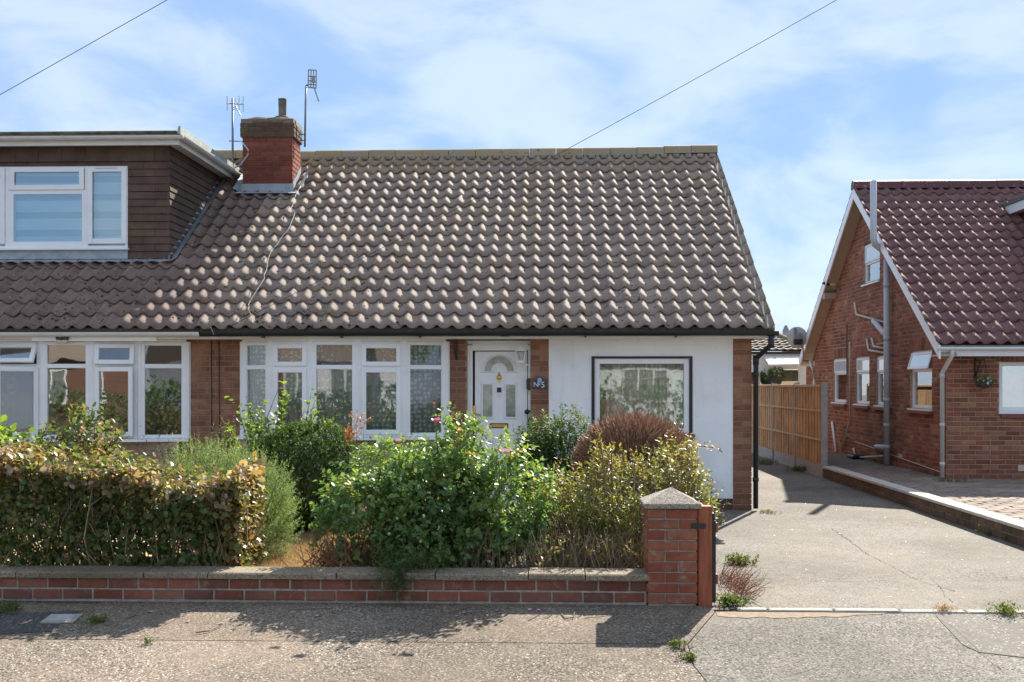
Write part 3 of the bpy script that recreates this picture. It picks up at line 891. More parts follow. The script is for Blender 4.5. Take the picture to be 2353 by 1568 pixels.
swag('tied_curtain', [(gw0, gz1 - .05), (gw0 + .10, gz1 - .08), (gw0 + .09, gz0 + .35), (gw0 + .05, gz0 + .05), (gw0, gz0)], Y0 + .12, plain('green_curtain', (.22, .30, .12), .9, .3, 6.0), wo)

# rooms behind the glass
MB().box(XPARTY + .13, xF1 - .27, Y0 + 2.6, Y0 + 2.65, -.02, 2.19).build('partition', M_ROOM, bun)
MB().box(xB1 + .02, xB1 + .08, Y0 + .26, Y0 + 2.59, -.02, 2.19).build('partition', M_ROOM, bun)
MB().box(xE0 + .02, xE0 + .08, Y0 + .26, Y0 + 2.59, -.02, 2.19).build('partition', M_ROOM, bun)

# ---- bow windows
def bow(thing_, pxs, deps, z0, z1, zt, plan, glass, curtain=None, seed=1):
    pts = [(XP(p, Y0 - d), Y0 - d) for p, d in zip(pxs, deps)]
    fr = MB(); sill = MB()
    for p in pts: fr.tube([(p[0], p[1] + .01, z0), (p[0], p[1] + .01, z1)], .043, 8)
    jobs = []
    for i, mode in enumerate(plan):
        M = frame_at(pts[i], pts[i+1])
        w = math.hypot(pts[i+1][0] - pts[i][0], pts[i+1][1] - pts[i][1])
        upvc(fr, M, .02, w - .02, z0, z1, .05)
        fr.box(.069, w - .069, -.018, .043, zt - .028, zt + .028, M=M, bev=.006)
        u0, u1 = .07, w - .07
        if mode == 'fixed':
            jobs.append((M, u0, u1, zt + .028, z1 - .05, None)); jobs.append((M, u0, u1, z0 + .05, zt - .028, None))
        else:
            tops = (zt + .012, z1 - .035); bots = (z0 + .035, zt - .012)
            for (za, zb), kind in ((tops, mode[0]), (bots, mode[1])):
                Ms = M
                if kind == 'o' and za > zt: Ms = M @ Matrix.Translation((0, 0, zb)) @ Matrix.Rotation(-R(mode[2]), 4, 'X') @ Matrix.Translation((0, 0, -zb))
                elif kind == 'o': Ms = M @ Matrix.Translation((u1 + .02, -.02, 0)) @ Matrix.Rotation(R(mode[3]), 4, 'Z') @ Matrix.Translation((-u1 - .02, .02, 0))
                elif kind == 'q': Ms = M @ Matrix.Translation((u0 - .02, -.02, 0)) @ Matrix.Rotation(R(-mode[3]), 4, 'Z') @ Matrix.Translation((-u0 + .02, .02, 0))
                jobs.append((Ms, u0 - .02, u1 + .02, za, zb, 'sash'))
        sill.prism([(-.02, 0), (w + .02, 0), (w + .02, .035), (-.02, .035)], -.10, .08, M=M @ Matrix.Translation((0, 0, z0 - .036)))
    bw = fr.build('bow_window', M_UPVC, thing_)
    sill.build('window_sill', M_UPVC, bw)
    for (M, u0, u1, za, zb, k) in jobs:
        if k:
            s = MB(); upvc(s, M, u0, u1, za, zb, .058, -.045, -.0)
            s.build('sash', M_UPVC, bw)
            pane(M, u0 + .056, u1 - .056, za + .056, zb - .056, -.02, glass, bw)
        else:
            pane(M, u0 - .003, u1 + .003, za - .003, zb + .003, .012, glass, bw)
    # flat head board
    m = MB()
    n = len(pts)
    m.add([(p[0], p[1] - .03, z1) for p in pts] + [(p[0], p[1] - .03, ZS - .002) for p in pts], [(i, i+1, n+i+1, n+i) for i in range(n-1)])
    m.build('head_board', M_UPVC, bw)
    if curtain:
        for i in range(len(plan)):
            M = frame_at(pts[i], pts[i+1]); w = math.hypot(pts[i+1][0] - pts[i][0], pts[i+1][1] - pts[i][1])
            wavy('net_curtain', -.01, w + .01, z0 + .01, z1 - .02, .10, curtain, bw, M, .010, .075, seed + i)
    return bw, pts
BZ0, BZ1, BZT = .93, 2.145, 1.815
bow(bun, [558, 622, 715, 822, 930, 1026], [.02, .17, .25, .25, .17, .02], BZ0, BZ1, BZT, ['fixed', ('c', 'c', 0, 0), 'fixed', ('c', 'c', 0, 0), 'fixed'], M_GLASS, M_LACE, 11)
# wall under the bows
m = MB().box(xB0 + .02, xB1 - .02, Y0 - .16, Y0 - .002, -.05, BZ0 - .04); m.build('bay_base', M_MORTAR, bun)

# ---- front door
dx0, dx1 = X0(1085), X0(1213)
dz1 = ZP(1150, 806, Y0 + .1)
DY = Y0 + .075
m = MB()
m.box(xD0 + .001, xD1 - .001, DY + .02, DY + .1, ZP(1150, 792, Y0 + .1), 2.16)          # head
m.box(xD0 + .001, dx0, DY + .0, DY + .1, 0, 2.16 - .06); m.box(dx1, xD1 - .001, DY + .0, DY + .1, 0, 2.16 - .06)
m.box(dx0, dx1, DY + .012, DY + .1, dz1, ZP(1150, 792, Y0 + .1))
m.box(dx0, dx1, DY - .03, DY + .1, -.02, .06)
door_frame = m.build('door_frame', M_UPVC, bun)
dxa, dxb = dx0 + .028, dx1 - .01
M_DOOR = plain('white_door', (.84, .85, .87), .35, .04, 3.0)
door = MB().box(dxa, dxb, DY + .028, DY + .07, .065, dz1 - .012, bev=.004).build('door', M_DOOR, bun)
DF = DY + .028
Xd = lambda px: XP(px, DF); Zd = lambda py: ZP(1150, py, DF)
def ring(m, outer, inner, y0, y1):
    n = len(outer)
    v = [(p[0], y1, p[1]) for p in outer] + [(p[0], y0, p[1]) for p in [((o[0]*.45+i[0]*.55), (o[1]*.45+i[1]*.55)) for o, i in zip(outer, inner)]] + [(p[0], y1, p[1]) for p in inner]
    f = []
    for k in range(2):
        for i in range(n): f.append((k*n+i, k*n+(i+1) % n, (k+1)*n+(i+1) % n, (k+1)*n+i))
    m.add(v, f)
def rect(x0, x1, z0, z1): return [(x0, z0), (x1, z0), (x1, z1), (x0, z1)]
for (pa, pb, qa, qb, glassed) in ((1104, 1137, 879, 964, 1), (1157, 1190, 879, 964, 1), (1104, 1137, 996, 1085, 0), (1157, 1190, 996, 1085, 0)):
    x0, x1, z0, z1 = Xd(pa), Xd(pb), Zd(qb), Zd(qa)
    i = .038 if glassed else .03
    m = MB(); ring(m, rect(x0, x1, z0, z1), rect(x0+i, x1-i, z0+i, z1-i), DF - .014, DF - .0015)
    m.build('door_panel', M_DOOR, door)
    if glassed: MB().box(x0+i-.006, x1-i+.006, DF - .006, DF - .002, z0+i-.006, z1-i+.006).build('pane', M_OBSC, door)
# fan light
fx, fz, fr_ = (Xd(1104) + Xd(1190))/2, Zd(857), (Xd(1190) - Xd(1104))/2
def fan(r, cut):
    p = [(fx + r*math.cos(a), fz + r*.98*math.sin(a)) for a in [math.pi*k/16 for k in range(17)]]
    p += [(fx + cut*math.cos(a), fz + cut*math.sin(a)) for a in [math.pi - math.pi*k/8 for k in range(9)]]
    return p
o_, i_ = fan(fr_, .06), [(fx + (p[0]-fx), p[1]) for p in fan(fr_*.78, .105)]
i_ = [(p[0], p[1] + .025) for p in i_]
m = MB(); ring(m, o_, i_, DF - .014, DF - .0015); m.build('fanlight_moulding', M_DOOR, door)
m = MB(); v = [(p[0], DF - .005, p[1]) for p in i_]
m.add(v, [(k, k+1, 25-k-0 if False else 24-(k), 25-k) if False else (k, k+1, max(17, 25 - (k+1)//2), max(17, 25 - k//2)) for k in range(16)])
m.build('fanlight', M_OBSC, door)
# furniture
hx = Xd(1090)
m = MB(); m.box(hx - .016, hx + .016, DF - .012, DF, Zd(966), Zd(932), bev=.004); m.build('handle_plate', M_BRASS, door)
m = MB(); m.tube([(hx, DF - .01, Zd(951)), (hx, DF - .05, Zd(951)), (hx + .02, DF - .055, Zd(952)), (hx + .085, DF - .055, Zd(954))], .011, 8); m.build('handle', M_BRASS, door, True)
m = MB(); m.box(Xd(1125), Xd(1168), DF - .008, DF, Zd(984), Zd(973), bev=.003); m.build('letterbox_frame', M_BLACK, door)
m = MB(); m.box(Xd(1128), Xd(1165.5), DF - .014, DF - .0085, Zd(982), Zd(975), bev=.003); m.build('letterbox', M_BRASS, door)
kx, kz = Xd(1147), Zd(868)
m = MB(); m.lathe((kx, DF - .012, kz), [(.001, -.012), (.028, -.008), (.034, 0), (.03, .010)], 14, axis='y')
m.add([(kx - .03, DF - .014, kz), (kx + .03, DF - .014, kz), (kx + .012, DF - .022, kz - .05), (kx, DF - .014, kz - .085), (kx - .012, DF - .022, kz - .05)], [(0, 4, 3, 2, 1)])
m.tube([(kx, DF - .006, kz + .03), (kx, DF - .016, kz + .055), (kx, DF - .006, kz + .075)], [.012, .012, .004], 8)
m.build('knocker', M_BRASS, door, True)
m = MB(); m.box(Xd(1142), Xd(1152), DF - .018, DF, Zd(913), Zd(902.5), bev=.003); m.build('doorbell_button', M_SIGNWHITE, door)
m = MB(); m.box(Xd(1142), Xd(1152), DF - .018, DF, Zd(902), Zd(891), bev=.003); m.build('doorbell_camera', M_BLACK, door)
m = MB(); m.lathe((Xd(1147), DF - .018, Zd(907.5)), [(.008, .001), (.008, -.004), (.001, -.005)], 10, axis='y'); m.build('doorbell_ring', M_GREYPIPE, door)

# ---- roof
m = MB()
exx(m, [(EY + .08, ZS + .015), (EY + .06, EZ - .01), (RY, RZ - .03), (2*RY - EY - .06, EZ - .01), (2*RY - EY - .1, ZS + .015)], XPARTY, XP(1783, EY) - .07)
roof = m.build('roof', plain('roof_deck', (.10, .08, .065), .9), bun)
xv = XP(1783, EY)
xt0 = xv - 36*TILEW
pcs = []
def under_chimney(x, y, r): return -4.82 < x < -4.15 and 18.25 < y < 18.5
tile_roof(pcs, xt0, xv, EY, EZ, PITCH, NROW + 1, GAUGE, TILEW, K_TILE, skip=lambda x, y, r: under_chimney(x, y, r) or (r == NROW and False))
pcs = [p for p in pcs if p[1].translation.y < RY - .10]
place(pcs, 'tile', 'tile_field', M_TILE, roof, 300)
# mortar filling under the eave course and at the verge
m = MB(); m.box(xt0, xv - .03, EY + .012, EY + .05, EZ - .03, EZ + .035); m.build('eave_filler', plain('eave_filler', (.07, .06, .05), .95, .4, 20.0), roof)
m = MB()
d = Vector((0, math.cos(PITCH), math.sin(PITCH))); nrm = Vector((0, -math.sin(PITCH), math.cos(PITCH)))
p = Vector((0, EY + .01, EZ))
q = Vector((0, RY, RZ))
m.add([(xx, (s + nrm*o).y, (s + nrm*o).z) for s in (p, q) for (xx, o) in ((xv - .10, -.03), (xv - .012, -.03), (xv - .012, .030), (xv - .10, .030))], [(0,1,2,3), (7,6,5,4), (0,4,5,1), (1,5,6,2), (2,6,7,3), (3,7,4,0)])
m.build('verge_mortar', M_TILECONC, roof)
def ridge_tile(x0, x1, y, z, r, mat, parent, drop=.10, dz=0.0):
    pr = [(y - r*1.15, z - drop)] + [(y + r*math.cos(a), z + r*.55*math.sin(a)) for a in [math.pi - math.pi*k/8 for k in range(9)]] + [(y + r*1.15, z - drop)]
    m = MB(); n = len(pr)
    m.add([(x0, p[0], p[1] + dz) for p in pr] + [(x1, p[0], p[1] + dz) for p in pr], [(i, n+i, n+i+1, i+1) for i in range(n-1)] + [tuple(range(n)), tuple(range(2*n-1, n-1, -1))])
    o = m.build('ridge_tile', mat, parent)
    return o
x = xt0
while x < xv - .1:
    e = min(x + .45, xv - .01)
    ridge_tile(x + .004, e - .004, RY, RZ + .060 + (x - xt0)*.004, .105, M_RIDGE, roof, .09, random.uniform(-.004, .006) + (.02 if e > xv - .5 else 0))
    x += .45
# mortar bedding below the ridge
m = MB()
for k in range(int((xv - xt0)/TILEW)):
    m.box(xt0 + k*TILEW + .04, xt0 + (k+1)*TILEW - .05, RY - .165 - random.uniform(0, .01), RY - .11, RZ - .07, RZ + .0, bev=.015)
o = m.build('ridge_bedding', M_TILECONC, roof); o['kind'] = 'stuff'

def moss(parent, xa, xb, n, mat, bias):
    m = MB()
    for k in range(n):
        r_ = int(random.random()**bias*NROW); c_ = random.random()
        x = xa + int(random.random()*((xb - xa)/TILEW))*TILEW + TILEW*random.choice((.45, .55, .3, .7, .05))
        d_ = (r_ + random.uniform(.05, .95))*GAUGE
        y, z = EY + d_*math.cos(PITCH), EZ + d_*math.sin(PITCH) + .018 + (.045 if (x - xa) % TILEW < .03 else 0)
        rr = random.uniform(.008, .024)
        vs = [(x + rr*math.cos(a)*random.uniform(.7, 1.3), y + rr*math.sin(a)*random.uniform(.7, 1.4), z + rr*.5*math.sin(a)*.6) for a in [math.pi/3*q for q in range(6)]] + [(x, y, z + rr*.8)]
        m.add(vs, [(q, (q+1) % 6, 6) for q in range(6)])
    o = m.build('moss', mat, parent); o['kind'] = 'stuff'
M_MOSS = plain('dark_moss', (.05, .04, .022), .95, .5, 40.0)
moss(roof, xt0, xt0 + 2.6, 260, M_MOSS, 1.5); moss(roof, xt0, xv - .1, 160, M_MOSS, 1.0)
# ---- fascia, soffit, gutter, downpipe
m = MB().box(XPARTY + .1, XP(1770, EY), EY + .05, EY + .075, ZS - .004, EZ - .012); m.build('fascia', M_FASCIA, bun)
m = MB().box(XPARTY + .1, XP(1770, EY) - .001, EY + .076, Y0 - .001, ZS, ZS + .010)
m.build('soffit', M_FASCIA, bun)
GY, GZ = EY - .015, 2.252
g0, g1 = XP(456, GY), XP(1788, GY)
gut = exx(MB(), gutter_prof(GY, GZ), g0, g1).build('gutter', M_BLACKPVC, bun)
for px in (605, 785, 965, 1345, 1553):
    xx = XP(px, GY)
    MB().box(xx - .012, xx + .012, GY - .058, GY + .06, GZ - .075, GZ - .045, bev=.004).build('gutter_bracket', M_BLACKPVC, gut)
for px in (1160, 1772):
    xx = XP(px, GY)
    exx(MB(), gutter_prof(GY, GZ, .061, .005), xx - .05, xx + .05).build('gutter_union', M_BLACKPVC, gut)
exx(MB(), [(GY - .05, GZ - .002), (GY - .03, GZ - .045), (GY, GZ - .055), (GY + .03, GZ - .045), (GY + .05, GZ - .002)], g1 - .006, g1 + .004).build('gutter_end', M_BLACKPVC, gut)
pz = [P(1773, 766, GY), P(1772, 790, GY), P(1767, 797, GY + .03), P(1742, 820, Y0 - .12), P(1737, 828, Y0 - .1), P(1736.5, 1171, Y0 - .1)]
pz[-1].z = .03
dp = MB().tube(pz, .032, 12).build('downpipe', M_BLACKPVC, bun, True)
for q, ln in ((pz[1], .05), (pz[4], .06)):
    MB().tube([q + Vector((0, 0, ln)), q - Vector((0, 0, ln))], .039, 12).build('pipe_socket', M_BLACKPVC, dp, True)
for zz in (1.75, .42):
    MB().tube([(pz[5].x, pz[5].y, zz), (pz[5].x, pz[5].y, zz - .05)], .040, 12).build('pipe_clip', M_BLACKPVC, dp, True)

# ---- chimney on the party line
cy0, cy1 = 18.12, 18.70
cx0, cx1 = XP(557, cy0), XP(672, cy0)
cz0, czc, cz1 = 4.35, ZP(612, 316, cy0), ZP(612, 272, cy0)
ch = MB().box(cx0 + .01, cx1 - .01, cy0 + .01, cy1 - .01, cz0, cz1 - .01).build('chimney', M_CMORTAR, bun)
pcs = []
for Mx, ww in ((frame_at((cx0, cy0 + .008), (cx1, cy0 + .008)), cx1 - cx0), (frame_at((cx1 - .008, cy0), (cx1 - .008, cy1)), cy1 - cy0), (frame_at((cx0 + .008, cy1), (cx0 + .008, cy0)), cy1 - cy0)):
    courses(pcs, Mx, 0, ww, cz0 + .02, czc, H=.076, L=.198 if ww > .7 else .193, joint=.009)
place(pcs, 'brick', 'brickwork', M_CBRICK, ch)
cp = .03
cr = MB().box(cx0 - cp + .01, cx1 + cp - .01, cy0 - cp + .01, cy1 + cp - .01, czc, cz1 - .012).build('chimney_corbel', M_CMORTAR, bun)
pcs = []
for Mx, ww in ((frame_at((cx0 - cp, cy0 - cp + .008), (cx1 + cp, cy0 - cp + .008)), cx1 - cx0 + 2*cp), (frame_at((cx1 + cp - .008, cy0 - cp), (cx1 + cp - .008, cy1 + cp)), cy1 - cy0 + 2*cp), (frame_at((cx0 - cp + .008, cy1 + cp), (cx0 - cp + .008, cy0 - cp)), cy1 - cy0 + 2*cp)):
    courses(pcs, Mx, 0, ww, czc + .002, czc + .228, H=.076, L=.213, joint=.009, phase=.05)
place(pcs, 'brick', 'brickwork', M_CCAP, cr)
m = MB()
n = 14
M_FLAUNCH = brickmat('mossy_mortar', [(.17, .14, .09), (.15, .13, .08)], stain=(.17, .15, .05), stain_amt=.9, stain_scale=9.0)
vs = []
lay = [(cp + .0, czc + .225), (cp - .02, cz1 - .01), (-.06, cz1 + .03), (-.2, cz1 + .05)]
for o, z in lay:
    for k in range(n):
        a = 2*math.pi*(k + .5)/n
        ex, ey = (cx1 - cx0)/2 + o, (cy1 - cy0)/2 + o
        sx = math.copysign(min(1, abs(math.cos(a))*1.25), math.cos(a)); sy = math.copysign(min(1, abs(math.sin(a))*1.25), math.sin(a))
        vs.append(((cx0+cx1)/2 + sx*ex, (cy0+cy1)/2 + sy*ey, z + random.uniform(-.012, .012)))
m.add(vs, [(r*n+k, r*n+(k+1) % n, (r+1)*n+(k+1) % n, (r+1)*n+k) for r in range(3) for k in range(n)] + [tuple(3*n + k for k in range(n))])
m.build('flaunching', M_FLAUNCH, cr)
fxp = XP(649, cy0 + .3)
MB().lathe((fxp, cy0 + .3, cz1 + .0), [(.15, -.03), (.145, .04), (.115, .085), (.07, .10)], 18).build('pot_base', M_FLAUNCH, cr, True)
m = MB(); zt_ = ZP(649, 228, cy0 + .3)
m.lathe((fxp, cy0 + .3, 0), [(.062, cz1 + .08), (.066, zt_ - .01), (.072, zt_), (.058, zt_), (.056, cz1 + .1)], 18)
m.build('flue_pipe', plain('flue_metal', (.16, .14, .11), .5, .5, 12.0, metal=.3), cr, True)
MB().lathe((XP(593, cy0 + .3), cy0 + .3, cz1 + .02), [(.13, -.03), (.12, .03), (.09, .05), (.001, .055)], 16).build('capped_pot', M_FLAUNCH, cr, True)
# lead flashing
fl = MB()
zf0 = roofz(cy0 - .05) + .05
fl.box(cx0 - .02, cx1 + .02, cy0 - .012, cy0 - .003, zf0 - .02, zf0 + .15)
fl.add([(cx0 - .10, cy0 - .17, roofz(cy0 - .17) + .10), (cx1 + .12, cy0 - .17, roofz(cy0 - .17) + .10), (cx1 + .10, cy0 - .005, zf0 + .03), (cx0 - .08, cy0 - .005, zf0 + .03)], [(0, 1, 2, 3)])
for s, xx in ((1, cx1), (-1, cx0)):
    for k in range(4):
        ya = cy0 + k*(cy1 - cy0)/4; yb = ya + (cy1 - cy0)/4 + .03
        za, zb = roofz(ya), roofz(yb)
        fl.add([(xx + s*.004, ya, za + .02), (xx + s*.004, yb, zb + .02), (xx + s*.006, yb, zb + .22 - .03*(k % 2)), (xx + s*.006, ya, za + .17), (xx + s*.15, ya - .02, za + .10), (xx + s*.14, yb, zb + .105)], [(0, 1, 2, 3), (0, 4, 5, 1)])
fl.build('lead_flashing', M_LEAD, ch)

# ================================================================ adjoining bungalow
AX0 = -10.2
M_ = MB()
lB = [-120, -14, 97, 210, 320, 430]
ax1 = X0(434)
M_.box(ax1, XPARTY - .001, Y0, Y0 + .25, -.05, 2.3)
M_.box(AX0, ax1, Y0, Y0 + .25, -.05, .86)
M_.box(AX0, X0(-124), Y0, Y0 + .25, .86, 2.3)
M_.box(AX0, ax1, Y0 + .03, Y0 + .25, 2.14, 2.3)
M_.box(AX0, XPARTY - .001, gy1 - .25, gy1, -.05, 2.3)
M_.box(AX0, AX0 + .2, Y0 + .251, gy1 - .251, -.05, 2.3)
awall = M_.build('wall', M_MORTAR, adj)
pcs = []
courses(pcs, MF, ax1, XPARTY - .004, 0, 2.18, phase=.11)
courses(pcs, MF, AX0, ax1, 0, .86, w=.1)
place(pcs, 'brick', 'brickwork', M_BRICK, awall, 150)
M_GLASSL = glassmat('adjoining_glass', .08, wob=.08)
M_LDRAPE = lacemat('dark_drape', (.16, .16, .15), (.05, .055, .055), 9.0)
abow, apts = bow(adj, lB, [.02, .17, .25, .25, .17, .02], .90, 2.145, 1.83, ['fixed', ('o', 'o', 24, 62), 'fixed', ('o', 'q', 11, 9), 'fixed'], M_GLASSL, None)
MB().box(X0(-110), X0(420), Y0 - .16, Y0 - .002, -.05, .86).build('bay_base', M_MORTAR, adj)
MB().box(AX0 + .21, XPARTY - .01, Y0 + 2.4, Y0 + 2.45, -.02, 2.19).build('partition', M_ROOM, adj)
for (pa, pb, sd) in ((-5, 30, 2), (62, 92, 3), (215, 238, 6), (300, 318, 5)):
    wavy('drape', X0(pa), X0(pb), .92, 2.13, Y0 + .08, M_LDRAPE, adj, None, .03, .1, sd)
m = MB()
exx(m, [(EY + .08, ZS + .015), (EY + .06, EZ - .01), (RY, RZ - .03), (2*RY - EY - .06, EZ - .01), (2*RY - EY - .1, ZS + .015)], AX0 - .2, XPARTY - .002)
aroof = m.build('roof', bpy.data.materials['roof_deck'], adj)
DFY, DX1 = 16.05, XP(388, 16.05)                # dormer front plane and its right cheek
DZT = ZP(388, 337, DFY)
pcs = []
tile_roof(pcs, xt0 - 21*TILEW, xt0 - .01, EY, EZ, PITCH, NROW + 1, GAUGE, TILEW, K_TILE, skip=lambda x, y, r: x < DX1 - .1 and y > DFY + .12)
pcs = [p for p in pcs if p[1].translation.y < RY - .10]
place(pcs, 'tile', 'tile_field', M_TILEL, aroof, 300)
moss(aroof, xt0 - 2.2, xt0, 260, M_MOSS, 1.8)
MB().box(AX0, xt0 - .01, EY + .012, EY + .05, EZ - .03, EZ + .035).build('eave_filler', bpy.data.materials['eave_filler'], aroof)
x = xt0
while x > DX1 - .2:
    ridge_tile(x - .446, x - .004, RY, RZ + .075, .12, M_RIDGE, aroof, .10, random.uniform(-.006, .006))
    x -= .45
MB().box(AX0, XPARTY + .099, EY + .05, EY + .075, ZS - .004, EZ - .012).build('fascia', M_FASCIA, adj)
MB().box(X0(102), X0(382), EY + .035, EY + .049, ZS - .03, ZS + .05, bev=.004).build('fascia_board', M_UPVC, adj)
MB().box(AX0, XPARTY + .099, EY + .076, Y0 - .001, ZS, ZS + .010).build('soffit', M_FASCIA, adj)
ag = exx(MB(), gutter_prof(GY, GZ), AX0, g0 - .004).build('gutter', M_WHITEPIPE, adj)
for px in (140, 425):
    xx = XP(px, GY); exx(MB(), gutter_prof(GY, GZ, .060, .004), xx - .02, xx + .02).build('gutter_bracket', M_WHITEPIPE, ag)
exx(MB(), gutter_prof(GY, GZ, .062, .005), g0 - .07, g0 + .02).build('gutter_union', M_WHITEPIPE, ag)

# ---- dormer
dm = MB()
dxl = -9.2
dwx1, dwx0 = XP(295, DFY), dxl + .3
dwz0, dwz1 = ZP(200, 571, DFY), ZP(200, 383, DFY)
zb = 3.2
dm.box(dwx1, DX1, DFY, DFY + .15, zb, DZT + .1); dm.box(dxl, dwx0, DFY, DFY + .15, zb, DZT + .1)
dm.box(dwx0, dwx1, DFY, DFY + .15, zb, dwz0); dm.box(dwx0, dwx1, DFY, DFY + .15, dwz1, DZT + .1)
dm.box(DX1 - .15, DX1 - .001, DFY + .151, 19.2, 3.2, DZT + .1)
dm.box(dxl, DX1 - .151, 18.0, 18.1, 3.6, DZT + .1)
dorm = dm.build('dormer', plain('dormer_backing', (.05, .04, .035), .9), adj)
def hang(out, M, u0, u1, z0, z1, H=.107, L=.33, holes=(), clip=None, w=1.0):
    tmp = []
    courses(tmp, M, u0, u1, z0, z1, L=L, H=H, joint=.0012, holes=holes, clip=clip, w=w, proud=.016, jit=.0006)
    for k, T, ww in tmp: out.append((k, T @ Matrix.Rotation(R(-9), 4, 'X'), ww))
pcs = []
hang(pcs, Matrix.Translation((0, DFY, 0)), dxl, DX1 + .012, 3.25, DZT - .21, holes=[(dwx0, dwx1, 0, dwz1)])
hang(pcs, Matrix.Translation((0, DFY - .006, 0)), dxl, DX1 + .012, DZT - .21, DZT + .02, H=.2)
hang(pcs, frame_at((DX1, DFY), (DX1, 19.2)), -.01, 3.1, 3.25, DZT + .02, clip=lambda z: (-.01, EY + (z + .03 - EZ)/math.tan(PITCH) - DFY))
place(pcs, 'hung_tile', 'hung_tile_field', M_HANG, dorm, 300)
# flashings
m = MB()
m.add([(dxl, DFY - .02, dwz0 - .01), (dwx1, DFY - .02, dwz0 - .01), (dwx1, DFY - .03, ZP(200, 596, DFY)), (dxl, DFY - .03, ZP(200, 596, DFY))], [(0, 3, 2, 1)])
sk = []
nn = 60
for k in range(nn + 1):
    xx = dxl + (DX1 + .05 - dxl)*k/nn
    sk += [(xx, DFY - .035, ZP(200, 598, DFY) + .005), (xx, DFY - .16 - random.uniform(0, .02), roofz(DFY - .16) + .098 + .012*math.sin(xx*31.4))]
m.add(sk, [(2*k, 2*k+1, 2*k+3, 2*k+2) for k in range(nn)])
for k in range(12):
    ya = DFY - .06 + k*.255; yb = ya + .27
    m.add([(DX1 + .012, ya, roofz(ya) + .03), (DX1 + .012, yb, roofz(yb) + .03), (DX1 + .014, yb, roofz(yb) + .14), (DX1 + .014, ya, roofz(ya) + .12), (DX1 + .13, ya, roofz(ya) + .102), (DX1 + .13, yb, roofz(yb) + .106)], [(0, 1, 2, 3), (0, 4, 5, 1)])
m.build('lead_flashing', M_LEAD, dorm)
# window
m = MB()
ID = Matrix.Translation((0, DFY, 0))
Xw = lambda px: XP(px, DFY)
upvc(m, ID, dwx0, dwx1 - .002, dwz0, dwz1, .035, -.03, .06)
for pa, pb in ((14, 24), (197, 204)):
    m.box(Xw(pa), Xw(pb), -.028 + DFY, .05 + DFY, dwz0 + .02, dwz1 - .02)
zt1, zt2 = ZP(110, 437, DFY), ZP(110, 447, DFY)
m.box(Xw(24), Xw(197), DFY - .027, DFY + .05, zt2, zt1)
m.box(dwx0 - .02, dwx1 + .02, DFY - .075, DFY + .02, dwz0 - .028, dwz0 - .001, bev=.004)
m.box(Xw(24), Xw(33), DFY - .026, DFY + .05, dwz0 + .02, zt2); m.box(Xw(190), Xw(197.5), DFY - .026, DFY + .05, dwz0 + .02, zt2)
m.box(Xw(24), Xw(197), DFY - .025, DFY + .05, dwz0 + .02, ZP(110, 556, DFY))
dwn = m.build('window', M_UPVC, dorm)
for (pa, pb, qa, qb) in ((24, 196, 385, 438), (203, 293, 385, 562), (-90, 14, 385, 562)):
    s = MB(); upvc(s, ID, Xw(pa), Xw(pb), ZP(110, qb, DFY), ZP(110, qa, DFY), .075, -.045, -.031)
    s.build('sash', M_UPVC, dwn)
M_BLIND = newmat('striped_blind')[0]
nt = M_BLIND.node_tree; b_ = nt.nodes['Principled BSDF']
g_ = nt.nodes.new('ShaderNodeNewGeometry'); s_ = nt.nodes.new('ShaderNodeSeparateXYZ'); nt.links.new(g_.outputs['Position'], s_.inputs[0])
mm_ = N(nt, 'ShaderNodeMath', operation='MULTIPLY'); mm_.inputs[1].default_value = 1/.252; nt.links.new(s_.outputs['Z'], mm_.inputs[0])
ff_ = N(nt, 'ShaderNodeMath', operation='FRACT'); nt.links.new(mm_.outputs[0], ff_.inputs[0])
gt_ = N(nt, 'ShaderNodeMath', operation='GREATER_THAN'); gt_.inputs[1].default_value = .64; nt.links.new(ff_.outputs[0], gt_.inputs[0])
nt.links.new(mixc(nt, gt_.outputs[0], (.92, .94, .94), (.36, .50, .52)), b_.inputs['Base Color']); b_.inputs['Roughness'].default_value = .8
for (pa, pb, qa, qb, nm) in ((34, 191, 446, 556, 1), (37, 184, 397, 428, 1), (212, 283, 396, 548, 1), (-80, 8, 396, 548, 1)):
    pane(ID, Xw(pa) - .01, Xw(pb) + .01, ZP(110, qb, DFY) - .01, ZP(110, qa, DFY) + .01, -.02, M_GLASSD, dwn)
MB().box(dwx0 + .05, dwx1 - .05, DFY + .065, DFY + .070, dwz0 + .03, dwz1 - .03).build('blind', M_BLIND, dwn)
for pa, pb in ((222, 273),):
    MB().box(Xw(pa), Xw(pb), DFY - .052, DFY - .046, ZP(110, 390, DFY), ZP(110, 388, DFY)).build('trickle_vent', M_GREYPIPE, dwn)
# dormer roof
ov = .20
rzt = ZP(200, 304, DFY - ov)
m = MB(); m.box(dxl, DX1 + ov, DFY - ov, 19.3, DZT + .06, rzt - .03); drf = m.build('dormer_roof', plain('felt_roof', (.10, .09, .075), .95, .4, 14.0, bmp=.4), adj)
m = MB(); m.box(dxl, DX1 + ov + .012, DFY - ov - .014, DFY - ov - .001, DZT - .02, rzt - .06); m.box(DX1 + ov + .001, DX1 + ov + .014, DFY - ov, 19.0, DZT - .02, rzt - .05)
m.box(dxl, DX1 + ov - .001, DFY - ov, DFY - .03, DZT + .005, DZT + .02); m.box(DX1 + .03, DX1 + ov - .001, DFY - .029, 19.0, DZT + .005, DZT + .02)
m.build('dormer_fascia', M_FASCIA, drf)
gz_ = rzt - .075
dg = exx(MB(), gutter_prof(DFY - ov - .07, gz_, .052), dxl, DX1 + ov + .10).build('gutter', M_WHITEPIPE, drf)
exy(MB(), gutter_prof(DX1 + ov + .07, gz_, .052), DFY - ov - .1, 18.75).build('gutter', M_WHITEPIPE, drf)
